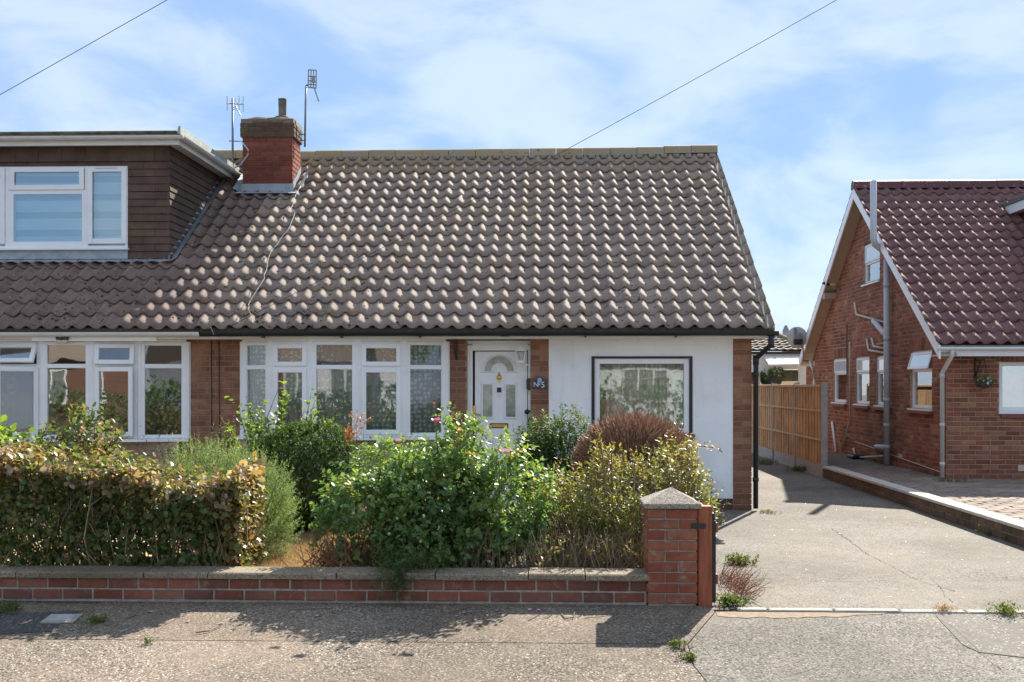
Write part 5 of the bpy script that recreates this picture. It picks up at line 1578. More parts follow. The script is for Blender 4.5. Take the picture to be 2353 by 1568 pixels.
MB().lathe((lq.x, lq.y, bz_), [(.012, 0), (.03, .06), (.02, .10), (.001, .11)], 12).build('bulb', M_SIGNWHITE, wl_, True)
MB().tube([(lq.x, lq.y, bz_ - .02), (lq.x, lq.y, bz_ - .07), (lq.x + .06, lq.y + .02, bz_ - .055), (xD1 - .01, Y0 + .02, bz_ - .05)], .010, 8).build('bracket', M_UPVC, wl_, True)
MB().box(xD1 - .016, xD1 - .001, Y0 + .005, Y0 + .06, bz_ - .12, bz_ + .07, bev=.006).build('backplate', M_UPVC, wl_)
# dark letter holder shapes on the pier edge and empty basket bracket
q = P(1215, 883, Y0 + .04)
dkb = thing('key_safe', q, 'dark brown small box fixed beside the door left of the number sign', 'box')
MB().prism([(q.x - .03, q.z - .05), (q.x - .02, q.z - .075), (xD1 - .002, q.z - .075), (xD1 - .002, q.z + .075), (q.x - .02, q.z + .075), (q.x - .03, q.z + .05)], Y0 + .01, Y0 + .06).build('body', plain('dark_brown', (.05, .025, .02), .5), dkb)
q = P(1211, 947, Y0 + .02)
kn = thing('boot_hook', q, 'small black iron hook on the door reveal', 'hook')
MB().lathe((q.x, q.y, q.z), [(.001, -.03), (.026, -.022), (.034, 0), (.026, .022), (.001, .03)], 12, axis='y').build('knob', M_IRON, kn, True)
MB().tube([(q.x, q.y, q.z), (xD1, q.y, q.z + .01)], .012, 6).build('arm', M_IRON, kn)
MB().tube([(xD1 - .01, q.y, q.z - .07), (q.x + .02, q.y, q.z - .12), (q.x + .03, q.y, q.z - .2)], .010, 6).build('arm', M_IRON, kn)
q = P(1049, 785, Y0 - .01)
hb = thing('basket_bracket', q, 'black iron hanging basket bracket on the brick pier left of the door', 'bracket')
bx_ = X0(1049)
MB().box(bx_ - .012, bx_ + .012, Y0 - .028, Y0 - .010, ZP(1049, 828, Y0), ZP(1049, 784, Y0), bev=.003).build('back_bar', M_IRON, hb)
MB().tube([(bx_, Y0 - .02, ZP(1049, 787, Y0)), (bx_ - .02, Y0 - .26, ZP(1049, 787, Y0) + .01)], .009, 6).build('arm', M_IRON, hb)
MB().tube([(bx_, Y0 - .02, ZP(1049, 826, Y0)), (bx_ - .02, Y0 - .12, ZP(1049, 805, Y0)), (bx_ - .02, Y0 - .22, ZP(1049, 789, Y0))], .008, 6).build('brace', M_IRON, hb)

# number sign
q = P(1240, 884, Y0 - .02)
ns = thing('house_number_sign', q, 'dark slate house number sign reading number 5 on the brick pier', 'sign')
w_, h0_, h1_, h2_ = X0(1257) - X0(1240), ZP(1240, 893, Y0) - q.z, ZP(1240, 876, Y0) - q.z, ZP(1240, 866, Y0) - q.z
poly = [(q.x - w_, q.z + h0_), (q.x + w_, q.z + h0_), (q.x + w_, q.z + h1_)] + [(q.x + w_*.55*math.cos(a), q.z + h1_ + (h2_ - h1_)*math.sin(a)) for a in [math.pi*k/8 for k in range(9)]] + [(q.x - w_, q.z + h1_)]
MB().prism(poly, Y0 - .026, Y0 - .014).build('plate', M_SLATE, ns)
def text(body, x, z, size, mat, parent, y):
    cu = bpy.data.curves.new('lettering', 'FONT'); cu.body = body; cu.size = size; cu.extrude = .001; cu.align_x = 'CENTER'
    tmp = link(bpy.data.objects.new('lettering', cu))
    me = bpy.data.meshes.new_from_object(tmp.evaluated_get(bpy.context.evaluated_depsgraph_get()))
    bpy.data.objects.remove(tmp); bpy.data.curves.remove(cu)
    me.transform(Matrix.Translation((x, y, z)) @ Matrix.Rotation(R(90), 4, 'X')); me.materials.clear()
    return finish(me, 'lettering', mat, parent)
bz2 = q.z + h0_ + .022
text('N', q.x - .046, bz2, .088, M_SIGNWHITE, ns, Y0 - .0275)
text('o', q.x - .004, bz2 + .030, .05, M_SIGNWHITE, ns, Y0 - .0275)
MB().box(q.x - .020, q.x + .008, Y0 - .029, Y0 - .0265, bz2 + .020, bz2 + .026).build('underline', M_SIGNWHITE, ns)
text('5', q.x + .042, bz2 - .010, .105, M_SIGNWHITE, ns, Y0 - .0275)
for k in range(5):
    a = math.pi/2 + 2*math.pi*k/5
    MB().lathe((q.x + .018*math.cos(a), Y0 - .0285, q.z + h1_ + .012 + .018*math.sin(a)), [(.015, .002), (.013, -.001), (.001, -.002)], 10, axis='y').build('flower_petal', M_SIGNBLUE, ns)

# ================================================================ planting
def unit(v): return v / np.maximum(np.linalg.norm(v, axis=-1, keepdims=True), 1e-9)
def rvec(n): return unit(rng.normal(size=(n, 3)))
SHAPES = {
    'oval': ([(0, 0, 0), (.30, .46, .05), (.72, .40, .04), (1, 0, -.06), (.72, -.40, .04), (.30, -.46, .05)], [(0, 1, 2), (0, 2, 3), (0, 3, 4), (0, 4, 5)]),
    'lance': ([(0, 0, 0), (.42, .5, .05), (1, 0, -.05), (.42, -.5, .05)], [(0, 1, 2), (0, 2, 3)]),
    'needle': ([(0, .5, 0), (0, -.5, 0), (1, 0, 0)], [(0, 1, 2)]),
}
def np_mesh(name, V, T, mat, parent, attr=None, kind='stuff'):
    me = bpy.data.meshes.new(name)
    me.vertices.add(len(V)); me.vertices.foreach_set('co', V.astype(np.float32).ravel())
    me.loops.add(T.size); me.loops.foreach_set('vertex_index', T.astype(np.int32).ravel())
    me.polygons.add(len(T)); me.polygons.foreach_set('loop_start', np.arange(0, T.size, 3, dtype=np.int32))
    me.update(calc_edges=True)
    if attr is not None:
        a = me.attributes.new('rnd', 'FLOAT', 'POINT'); a.data.foreach_set('value', attr.astype(np.float32))
    o = finish(me, name, mat, parent)
    if kind: o['kind'] = kind
    return o
def leaf_arrays(p, ax, nr, L, W, r, shape):
    n = len(p)
    ax = unit(ax); b = unit(np.cross(nr, ax)); nn = np.cross(ax, b)
    tv, tf = SHAPES[shape]
    k = len(tv)
    V = np.empty((n, k, 3))
    for i, (a, s, h) in enumerate(tv):
        V[:, i] = p + ax*(a*L)[:, None] + b*(s*W)[:, None] + nn*(h*L)[:, None]
    T = (np.arange(n)[:, None, None]*k + np.array(tf)[None]).reshape(-1, 3)
    return V.reshape(-1, 3), T, np.repeat(r, k)
def shoots(p, d, length, nleaf, L, W, shape, tint, spread=.9, jitter=.25, droop=0.0):
    """leaves set along little shoots that start at p and grow along d"""
    n = len(p)
    s = (np.arange(nleaf) + .5)/nleaf
    s = np.clip(s[None] + rng.uniform(-.08, .08, (n, nleaf)), .03, 1.05)
    ln = length*rng.uniform(.6, 1.3, n)
    d = unit(d)
    ref = unit(np.cross(d, rvec(n))); ref2 = np.cross(d, ref)
    ang = (np.arange(nleaf)*2.4)[None] + rng.uniform(0, 6.28, (n, 1)) + rng.uniform(-.4, .4, (n, nleaf))
    side = ref[:, None]*np.cos(ang)[..., None] + ref2[:, None]*np.sin(ang)[..., None]
    q = p[:, None] + d[:, None]*(s*ln[:, None])[..., None]
    q[..., 2] -= droop*(s*ln[:, None])**2
    ax = d[:, None]*.55 + side*spread + rng.normal(0, jitter, (n, nleaf, 3))
    nr = d[:, None]*.6 + np.array([0, 0, .7]) - side*.35 + rng.normal(0, .35, (n, nleaf, 3))
    m = n*nleaf
    sz = rng.uniform(.45, 1.3, m)
    r = np.clip(np.repeat(tint, nleaf) + rng.normal(0, .10, m), 0, 1)
    tips = p + d*ln[:, None]; tips[:, 2] -= droop*ln**2
    return leaf_arrays(q.reshape(-1, 3), ax.reshape(-1, 3), unit(nr).reshape(-1, 3), L*sz, W*sz, r, shape), tips
def join(parts):
    V, T, A, o = [], [], [], 0
    for v, t, a in parts:
        V.append(v); T.append(t + o); A.append(a); o += len(v)
    return np.concatenate(V), np.concatenate(T), np.concatenate(A)
def sticks(a, b, r0, r1, bend=.06):
    """bent three-sided twigs from a to b"""
    n = len(a)
    mid = (a + b)/2 + rng.normal(0, 1, (n, 3))*bend*np.linalg.norm(b - a, axis=1, keepdims=True)
    ax = unit(b - a); u = unit(np.cross(ax, rvec(n))); w = np.cross(ax, u)
    V = np.empty((n, 3, 3, 3))
    for i, (c, r) in enumerate(((a, r0), (mid, (r0 + r1)/2), (b, r1))):
        for k in range(3):
            t = 2*math.pi*k/3
            V[:, i, k] = c + (u*math.cos(t) + w*math.sin(t))*r
    tf = []
    for i in range(2):
        for k in range(3):
            q = (i*3 + k, i*3 + (k+1) % 3, (i+1)*3 + (k+1) % 3, (i+1)*3 + k)
            tf += [(q[0], q[1], q[2]), (q[0], q[2], q[3])]
    T = (np.arange(n)[:, None, None]*9 + np.array(tf)[None]).reshape(-1, 3)
    return V.reshape(-1, 3), T, np.repeat(rng.uniform(0, 1, n), 9)
def lump(d, seed, amp):
    rs = np.random.default_rng(seed)
    s = 0
    for k in range(5):
        f = rs.normal(0, 1, 3)*(1.2 + .9*k); s = s + np.sin(d @ f + rs.uniform(0, 6))/(1 + .5*k)
    return 1 + amp*s
def ell(c, rad, n, seed=1, amp=.10, depth=.22, zmin=None, squash=0.0):
    c, rad = np.array(c, float), np.array(rad, float)
    d = rvec(n*3)
    r = np.clip(1 - np.abs(rng.normal(0, depth, n*3)), .05, 1)*lump(d, seed, amp)
    p = c + d*rad*r[:, None]
    nr = unit(d/rad)
    if zmin is not None:
        k = p[:, 2] > zmin; p, nr = p[k], nr[k]
    return p[:n], nr[:n]
def stemmat(name, c0, c1):
    m, nt, b = newmat(name)
    at = nt.nodes.new('ShaderNodeAttribute'); at.attribute_name = 'rnd'
    r = ramp(nt, [(0, c0), (1, c1)]); nt.links.new(at.outputs['Fac'], r.inputs[0]); nt.links.new(r.outputs[0], b.inputs['Base Color'])
    b.inputs['Roughness'].default_value = .75
    return m
M_TWIG = stemmat('tan_twig', (.17, .12, .075), (.36, .27, .17))
M_TWIGD = stemmat('dark_twig', (.08, .055, .04), (.20, .14, .09))
M_TWIGR = stemmat('brown_twig', (.22, .09, .05), (.40, .20, .12))
L_HEDGE = leafmat('hedge_leaf', [(0, (.075, .12, .045)), (.25, (.12, .17, .055)), (.45, (.20, .205, .065)), (.60, (.25, .19, .075)), (.75, (.33, .20, .10)), (.90, (.42, .29, .20)), (1, (.52, .43, .36))], .50, tcol=(1.2, 1.2, .6))
L_ROSE = leafmat('rose_leaf', [(0, (.085, .155, .06)), (.4, (.14, .235, .08)), (.7, (.22, .32, .10)), (.9, (.33, .38, .11)), (1, (.42, .33, .10))], .50, tcol=(1.2, 1.25, .6))
L_DARK = leafmat('dark_small_leaf', [(0, (.03, .07, .018)), (.4, (.055, .11, .022)), (.75, (.12, .18, .03)), (1, (.24, .22, .05))], .30, rough=.6, spec=.15)
L_RMARY = leafmat('rosemary_leaf', [(0, (.12, .18, .07)), (.5, (.20, .28, .10)), (1, (.30, .37, .15))], .45, rough=.6, spec=.25, tcol=(1.25, 1.3, .6))
L_LILAC = leafmat('round_leaf', [(0, (0.088, 0.154, 0.033)), (.5, (0.165, 0.253, 0.039)), (1, (0.286, 0.352, 0.055))], .55, tcol=(1.3, 1.35, .5))
L_PRIV = leafmat('privet_leaf', [(0, (.085, .125, .04)), (.35, (.17, .20, .06)), (.6, (.27, .265, .075)), (.8, (.37, .30, .11)), (1, (.42, .25, .13))], .48, tcol=(1.2, 1.15, .55))
L_SPIR = leafmat('shrub_leaf', [(0, (0.054, 0.096, 0.036)), (.5, (0.102, 0.156, 0.048)), (.8, (0.204, 0.192, 0.072)), (1, (0.312, 0.156, 0.096))], .42, rough=.55, spec=.25)
L_ORANGE = leafmat('orange_leaf', [(0, (.26, .15, .04)), (.5, (.36, .17, .05)), (1, (.38, .11, .04))], .45, tcol=(1.2, .9, .4))
L_STRAW = leafmat('straw', [(0, (.32, .21, .10)), (.5, (.46, .32, .17)), (1, (.56, .43, .25))], .3, tcol=(1, .9, .6), rough=.7, spec=.2)
L_GRASS = leafmat('weed_leaf', [(0, (.06, .10, .025)), (.5, (.11, .16, .04)), (1, (.22, .21, .07))], .4, rough=.65, spec=.15)

def plant(name, label, cat, base, group=None): return thing(name, base, label, cat, group)
def foliage(parent, parts, mat, name='foliage'):
    V, T, A = join(parts); return np_mesh(name, V, T, mat, parent, A)
def stems_to(parent, pts, base, spreadb, n, mat, r0=.010, r1=.003, zb=.08, name='stems', bend=.05):
    k = rng.choice(len(pts), min(n, len(pts)), replace=False)
    b = pts[k]
    a = np.column_stack([base[0] + (b[:, 0] - base[0])*spreadb + rng.normal(0, .04, len(b)), base[1] + (b[:, 1] - base[1])*spreadb + rng.normal(0, .04, len(b)), np.full(len(b), zb)])
    V, T, A = sticks(a, b, r0, r1, bend)
    return np_mesh(name, V, T, mat, parent, A)

# ---- dry lawn behind the wall
LZ = .11
m = MB(); nx, ny = 40, 30
gx = np.linspace(-8.5, .86, nx); gyv = np.linspace(WY + .2, 14.78, ny)
for j in range(ny):
    for i in range(nx):
        z = LZ + .02*math.sin(gx[i]*2.1)*math.sin(gyv[j]*1.7)
        if gyv[j] > 14.2 or i == nx - 1: z = LZ - .06
        m.v.append((gx[i], gyv[j], z))
for j in range(ny-1):
    for i in range(nx-1):
        a = j*nx + i; m.f.append((a, a+1, a+nx+1, a+nx)); m.m.append(0)
M_LAWN = plain('dry_lawn', (.40, .285, .15), .95, .35, 14.0, bmp=.5)
lawn = m.build('lawn', M_LAWN, None, True); lawn['kind'] = 'structure'
n = 16000
p = np.column_stack([rng.uniform(XP(560, 9), XP(760, 9) + .2, n), rng.uniform(WY + .25, 12.3, n), np.full(n, LZ + .012)])
d = unit(np.column_stack([rng.normal(0, .8, n), rng.normal(0, .8, n), rng.uniform(.25, 1.0, n)]))
V, T, A = leaf_arrays(p, d, rvec(n), rng.uniform(.03, .075, n), np.full(n, .005), rng.uniform(0, 1, n), 'needle')
o = np_mesh('dry_grass', V, T, L_STRAW, None, A); tag(o, 'straw-coloured dry grass between the hedge and the rose bush', 'grass', kind='stuff')

tag(sheet('soil_bed', [(-8.4, WY + .21), (XP(600, 9), WY + .21), (XP(585, 9.6), WY + 1.3), (-8.4, WY + 1.5)], LZ + .024, M_SOIL))
tag(sheet('soil_bed', [(XP(745, 9), WY + .21), (.85, WY + .21), (.85, WY + 1.6), (XP(770, 10), WY + 1.5)], LZ + .024, M_SOIL))
# ---- clipped hedge at the left
hx0, hx1 = -5.4, XP(566, 8.95)
hy0, hy1 = WY + .26, WY + 1.0
def htop(x): return np.interp(x, [-5.4, -3.95, -3.3, -2.8, hx1 - .10, hx1 + .1], [.97, .97, .90, .80, .72, .58])
hd = plant('hedge', 'clipped hedge with coppery scorched top behind the left of the garden wall', 'hedge', ((hx0 + hx1)/2, (hy0 + hy1)/2, LZ))
parts, stp = [], []
n = 4200
face = rng.choice(4, n, p=[.40, .34, .13, .13])
x = rng.uniform(hx0, hx1, n); y = rng.uniform(hy0, hy1, n); zt_ = htop(x) + .035*np.sin(x*4.1) + .025*np.sin(x*9.7 + 1)
z = .15 + (zt_ - .15)*rng.beta(1.35, 1.0, n)
dd = np.abs(rng.normal(0, .06, n))
y = np.where(face == 0, hy0 + dd, y); z = np.where(face == 1, zt_ - dd*.7, z); x = np.where(face == 2, hx1 - dd, x)
bul = .05*np.sin(x*5.3 + 1) + .04*np.sin(z*9 + x*3)
y = y + np.where(face == 0, bul, 0); z = z + np.where(face == 1, .035*np.sin(x*7) + .03*np.sin(y*11), 0)
p = np.column_stack([x, y, z])
nr = np.where((face == 0)[:, None], [[0, -1, .25]], np.where((face == 1)[:, None], [[0, -.15, 1]], np.where((face == 2)[:, None], [[1, -.2, .25]], [[0, -.3, .5]])))
d = unit(nr + rng.normal(0, .55, (n, 3)))
h = (z - .15)/(zt_ - .15)
tint = np.clip(.04 + rng.uniform(0, .38, n) + np.clip((h - .80)*3.0, 0, .45)*rng.uniform(0, 1.7, n) + .35*(rng.uniform(0, 1, n) < .12) + np.clip((-3.6 - x)*.14, 0, .22) + np.clip((x - hx1 + .25)*1.2, 0, .35), 0, 1)
lv, tips = shoots(p - d*.05, d, .11, 6, .050, .038, 'oval', tint)
k = rng.choice(n, 170, replace=False)
pt_ = np.column_stack([x[k], rng.uniform(hy0, hy1, 170), htop(x[k])])
lv3, _ = shoots(pt_, unit(rng.normal(0, .35, (170, 3)) + [0, 0, 1]), .15, 7, .05, .036, 'oval', rng.uniform(.1, .75, 170))
foliage(hd, [lv, lv3], L_HEDGE)
m_ = rng.choice(n, 900, replace=False)
b = p[m_]; a = np.column_stack([np.minimum(b[:, 0] + rng.normal(0, .14, 900), hx1 - .15), np.clip(b[:, 1] + rng.normal(.15, .15, 900), hy0 + .02, hy1), np.clip(b[:, 2] - rng.uniform(.15, .5, 900), .08, 2)])
S1 = sticks(a, b, .0045, .002, .10)
k = 260
ax_ = rng.uniform(hx0, hx1, k); a = np.column_stack([ax_, rng.uniform(hy0 + .03, hy0 + .5, k), np.full(k, .08)])
b = np.column_stack([ax_ + rng.normal(0, .16, k), a[:, 1] + rng.normal(-.03, .08, k), rng.uniform(.35, .95, k)])
S2 = sticks(a, b, .009, .004, .06)
k = 500                                               # dry cut ends on the top
ax_ = rng.uniform(hx0, hx1, k); ay_ = rng.uniform(hy0, hy1, k); az_ = htop(ax_)
a = np.column_stack([ax_, ay_, az_ - .12]); b = a + np.column_stack([rng.normal(0, .06, k), rng.normal(0, .06, k), rng.uniform(.08, .19, k)])
S3 = sticks(a, b, .004, .002, .08)
V, T, A = join([S1, S2, S3]); np_mesh('stems', V, T, M_TWIG, hd, A)

# ---- leafy bush standing over the hedge
bb = P(185, 1040, 10.3)
pl_ = plant('shrub', 'rounded leafy shrub poking up behind the left hedge below the bow window', 'shrub', (bb.x, bb.y, LZ))
p, nr = ell((bb.x, bb.y, .85), (.42, .42, .50), 420, 3, .12, .3, .2)
d = unit(nr*.6 + [0, 0, .6] + rng.normal(0, .4, p.shape))
tint = np.clip(rng.uniform(0, .5, len(p)) + .45*(rng.uniform(0, 1, len(p)) < .2), 0, 1)
lv, tips = shoots(p, d, .12, 6, .055, .038, 'oval', tint)
foliage(pl_, [lv], L_HEDGE); stems_to(pl_, p, (bb.x, bb.y), .3, 110, M_TWIGD)
bb = P(20, 1040, 10.2)
pl_ = plant('shrub', 'bright green leafy shoots above the hedge at the left picture edge', 'shrub', (bb.x, bb.y, LZ))
p, nr = ell((bb.x - .1, bb.y, .82), (.32, .3, .40), 150, 8, .15, .35, .2)
lv, tips = shoots(p, unit(nr*.5 + [0, 0, .8] + rng.normal(0, .4, p.shape)), .16, 6, .065, .048, 'oval', rng.uniform(.1, .8, len(p)))
foliage(pl_, [lv], L_LILAC); stems_to(pl_, p, (bb.x, bb.y), .3, 50, M_TWIGD)

# ---- perennials under the left window
bb = P(360, 1040, 13.6)
pl_ = plant('perennial', 'grey-green leafy stems growing below the sill of the left bow window', 'plant', (bb.x, bb.y, LZ))
n = 26
p = np.column_stack([rng.uniform(XP(308, 13.6), XP(428, 13.6), n), rng.uniform(13.2, 14.1, n), np.full(n, LZ)])
hh = rng.uniform(.55, .95, n)
s = []
for k in range(n):
    pass
d = unit(np.column_stack([rng.normal(0, .12, n), rng.normal(0, .12, n), np.ones(n)]))
lv = shoots(p, d, .74, 34, .045, .012, 'lance', rng.uniform(0, .4, n), .7)[0]
foliage(pl_, [lv], L_SPIR)

# ---- rosemary
rc = P(520, 1140, 10.0)
pl_ = plant('rosemary_bush', 'pale green needle-leaved rosemary bush between the hedge and dark dome', 'bush', (rc.x, rc.y, LZ))
p1, n1 = ell((XP(475, 10.0), 10.0, .645), (.40, .42, .42), 1700, 4, .10, .25, .12)
p2, n2 = ell((XP(578, 9.8), 9.8, .46), (.36, .42, .50), 1900, 5, .12, .25, .1)
p = np.concatenate([p1, p2]); nr = np.concatenate([n1, n2])
d = unit(nr*.55 + [0.12, 0, .75] + rng.normal(0, .22, p.shape))
lv, tips = shoots(p - d*.06, d, .15, 20, .026, .0065, 'needle', np.clip(rng.uniform(.1, .9, len(p)), 0, 1), .8, .15)
k = rng.choice(len(p), 90, replace=False)
lv2, _ = shoots(p[k], unit(nr[k]*.5 + [0.1, 0, .9]), .34, 40, .026, .0045, 'needle', rng.uniform(.3, .9, 90), .8, .15)
foliage(pl_, [lv, lv2], L_RMARY); stems_to(pl_, p, (XP(540, 10), 10.0), .25, 160, M_TWIGD, .008, .003)

# ---- dark clipped dome
dc_ = P(690, 1080, 11.6)
pl_ = plant('dome_shrub', 'dense dark green dome-shaped shrub in front of the right bow window', 'shrub', (dc_.x, dc_.y, LZ))
p, nr = ell((dc_.x, dc_.y, .66), (.60, .56, .56), 6500, 6, .05, .10, .1)
d = unit(nr*.8 + [0, 0, .35] + rng.normal(0, .35, p.shape))
up = np.clip((p[:, 2] - .8)*.9, 0, .5)  # sunlit top put into the leaf colour: yellower with height
tint = np.clip(.05 + rng.uniform(0, .45, len(p)) + up*.8, 0, .9)
lv, tips = shoots(p - d*.03, d, .075, 9, .026, .015, 'lance', tint, .8, .25)
foliage(pl_, [lv], L_DARK)
p, nr = ell((dc_.x, dc_.y, .60), (.5, .46, .48), 900, 6, .05, .2, .1)
V, T, A = sticks(np.tile([dc_.x, dc_.y, .15], (300, 1)) + rng.normal(0, .05, (300, 3)), p[:300], .007, .003, .05); np_mesh('stems', V, T, M_TWIGD, pl_, A)
# orange new growth on its right flank
oc = P(820, 1000, 11.0)
pl_ = plant('barberry', 'orange-leaved sprays on the right side of the dark dome shrub', 'shrub', (oc.x, oc.y, LZ))
p = np.concatenate([ell(P(826, 972, 11.05), (.10, .10, .03), 14, 2, .1, .5)[0], ell(P(802, 1003, 10.95), (.08, .08, .08), 26, 3, .1, .5)[0]])
d = unit(rng.normal(0, .5, p.shape) + [.3, -.2, .6])
lv = shoots(p, d, .10, 10, .03, .013, 'lance', rng.uniform(0, 1, len(p)), .8)[0]
foliage(pl_, [lv], L_ORANGE); stems_to(pl_, p, (oc.x, oc.y), .7, 10, M_TWIGD, .003, .0015)

# ---- sparse tall shoots in front of the right bow window
def spray(parent, tops, base, nl, L, W, mat, tintr, shape='oval', r0=.008, stem=M_TWIGD, frac=.45, mul=1):
    leaves = []
    A0, B0 = [], []
    for (tx, ty, Y) in tops:
        t_ = np.array(P(tx, ty, Y)); b_ = np.array([base[0] + rng.normal(0, .05), base[1] + rng.normal(0, .05), LZ])
        mid = b_*.38 + t_*.62 + rng.normal(0, .04, 3)
        A0 += [b_, mid]; B0 += [mid, t_]
        q = mid*(1-frac) + t_*frac if False else mid
        for _ in range(mul):
            s0 = q + (t_ - q)*rng.uniform(0, .3)
            lv, _ = shoots(np.array([s0]), np.array([t_ - s0]) + rng.normal(0, .05, (1, 3)), float(np.linalg.norm(t_ - s0)), nl, L, W, shape, rng.uniform(*tintr, 1), 1.0, .3)
            leaves.append(lv)
    foliage(parent, leaves, mat)
    V, T, A = sticks(np.array(A0), np.array(B0), r0, .003, .04); np_mesh('stems', V, T, stem, parent, A)
lb = P(620, 1010, 12.7)
pl_ = plant('lilac', 'sparse bright green leafy shoots rising in front of the right bow window', 'shrub', (lb.x, lb.y, LZ))
tops = [(505, 955, 12.7), (515, 985, 12.5), (545, 930, 12.7), (565, 910, 12.6), (575, 925, 12.9), (590, 935, 12.7), (600, 950, 12.5), (560, 960, 12.4), (640, 893, 12.7), (652, 900, 12.8), (648, 925, 12.7), (715, 905, 12.6), (725, 920, 12.7), (735, 940, 12.6), (700, 945, 12.5), (610, 965, 12.4), (530, 990, 12.4), (750, 960, 12.2), (775, 955, 12.3)]
spray(pl_, tops, (lb.x, lb.y), 16, .066, .05, L_LILAC, (.1, .7), 'oval', mul=2)

# ---- rose bush
rbx = P(985, 1180, 9.05)
pl_ = plant('rose_bush', 'large bright green rambling rose bush with pink flowers behind the garden wall', 'bush', (rbx.x, rbx.y, LZ))
rose = pl_
E = [((XP(1000, 9.1), 9.1, .66), (.56, .42, .56), 900), ((XP(850, 9.05), 9.05, .56), (.42, .38, .44), 560), ((XP(1150, 9.1), 9.1, .62), (.38, .38, .46), 560),
     ((XP(1055, 9.2), 9.2, .98), (.25, .24, .34), 220), ((XP(900, 9.5), 9.5, .82), (.38, .3, .30), 240), ((XP(980, 8.78), 8.78, .44), (.38, .20, .26), 300), ((XP(1120, 8.85), 8.85, .48), (.28, .20, .25), 180)]
parts, allp = [], []
for i, (c, r, n) in enumerate(E):
    p, nr = ell(c, r, n, 20 + i, .13, .26, .22 if i < 5 else .12)
    d = unit(nr*.6 + [0, -.05, .45] + rng.normal(0, .5, p.shape))
    hi = np.clip((p[:, 2] - .55)*.7, -.1, .4)
    tint = np.clip(.26 + .16*np.sin(p[:, 0]*7 + 1)*np.sin(p[:, 2]*8 + p[:, 1]*5) + rng.uniform(0, .34, len(p)) + hi*.4 + .4*(rng.uniform(0, 1, len(p)) < .04), 0, 1)
    lv, tips = shoots(p - d*.04, d, .14, 7, .046, .031, 'oval', tint, .9, .25, .4)
    parts.append(lv); allp.append(p)
ac = np.concatenate(allp)
k = rng.choice(np.where(ac[:, 2] > .55)[0], 70, replace=False)
dv = unit(np.column_stack([(ac[k, 0] - rbx.x)*1.4 + rng.normal(0, .25, 70), rng.normal(-.1, .35, 70), rng.uniform(.35, 1.0, 70)]))
parts.append(shoots(ac[k], dv, .30, 13, .044, .030, 'oval', rng.uniform(.3, .95, 70), .9, .25, 1.3)[0])
foliage(rose, parts, L_ROSE)
allp = np.concatenate(allp)
stems_to(rose, allp, (rbx.x, rbx.y), .35, 320, M_TWIGD, .007, .002)
# seed heads and pale hips along the shoots
M_HIP = plain('pale_seed_head', (.42, .40, .30), .8, .3, 40.0)
m = MB()
for k in rng.choice(len(allp), 150, replace=False):
    c = allp[k]
    if c[1] > 9.6 and c[2] < .9: continue
    m.lathe((c[0], c[1] - .04, c[2] + .05), [(.001, -.012), (.010, -.006), (.012, .003), (.006, .012)], 6)
o = m.build('seed_heads', M_HIP, rose); o['kind'] = 'stuff'
M_PETAL = plain('pink_petal', (.85, .28, .42), .6, .15, 30.0)
M_PETALP = plain('pale_pink_petal', (.92, .52, .54), .6, .12, 30.0)
def bloom(px, py, Y, r, mat, npet, openness):
    c = P(px, py, Y)
    m = MB()
    for k in range(npet):
        a = 2.4*k; rad = r*(.45 + .55*(k/npet)); tl = openness*(.3 + .7*k/npet)
        ct, st = math.cos(a), math.sin(a)
        def pt(u, w):            # u outwards, w sideways
            x_, y_, z_ = u*math.sin(tl), w, u*math.cos(tl)*.8
            return Vector((c.x + x_*ct - y_*st, c.y - .02 + (x_*st + y_*ct)*.8 - z_*.35, c.z + z_ + (x_*st)*.25))
        m.add([pt(0, 0), pt(rad*.5, rad*.42), pt(rad, rad*.22), pt(rad*1.02, -rad*.22), pt(rad*.5, -rad*.42)], [(0, 1, 2, 3, 4)])
    fo = m.build('flower', mat, rose)
    MB().lathe((c.x, c.y - .03, c.z + .01), [(.001, .012), (.010, .006), (.010, -.006)], 8).build('stamens', plain('stamen', (.5, .35, .06), .7), fo)
    V, T, A = sticks(np.array([[c.x, c.y + .02, c.z - .22]]), np.array([[c.x, c.y, c.z]]), .004, .003, .02); np_mesh('flower_stalk', V, T, L_ROSE, fo, A, None)
bloom(1003, 972, 8.9, .066, M_PETAL, 13, 1.0)
bloom(917, 1018, 8.85, .062, M_PETALP, 7, 1.1)
bloom(1163, 1043, 8.66, .075, M_PETALP, 7, 1.25)
bloom(1142, 1036, 8.68, .038, M_PETAL, 6, .5)
bloom(1147, 1062, 8.62, .032, M_PETALP, 5, .8)
# orange young shoots standing above the rose
oc = P(1050, 990, 9.7)
pl_ = plant('orange_shoots', 'tall thin shoots with small orange leaves in front of the brick pier', 'shrub', (oc.x, oc.y, LZ))
spray(pl_, [(1054, 896, 9.7), (1040, 925, 9.7), (1062, 905, 9.7), (1034, 945, 9.75), (1065, 945, 9.7), (1075, 965, 9.6), (1048, 915, 9.65), (1085, 985, 9.6), (1095, 975, 9.65)], (oc.x, oc.y), 20, .034, .014, L_ORANGE, (.1, .9), 'lance', .003, M_TWIGD, mul=1)

# ---- bluish shrub low under the bow window
bc = P(925, 1015, 10.6)
pl_ = plant('shrub', 'small grey-blue shrub just below the right bow window behind the rose', 'shrub', (bc.x, bc.y, LZ))
p, nr = ell((XP(925, 10.6), 10.6, .74), (.32, .3, .36), 300, 31, .12, .3, .15)
lv, _ = shoots(p, unit(nr*.5 + [0, 0, .7] + rng.normal(0, .3, p.shape)), .12, 9, .03, .013, 'lance', rng.uniform(0, .3, len(p)))
foliage(pl_, [lv], L_SPIR); stems_to(pl_, p, (bc.x, bc.y), .3, 60, M_TWIGD)

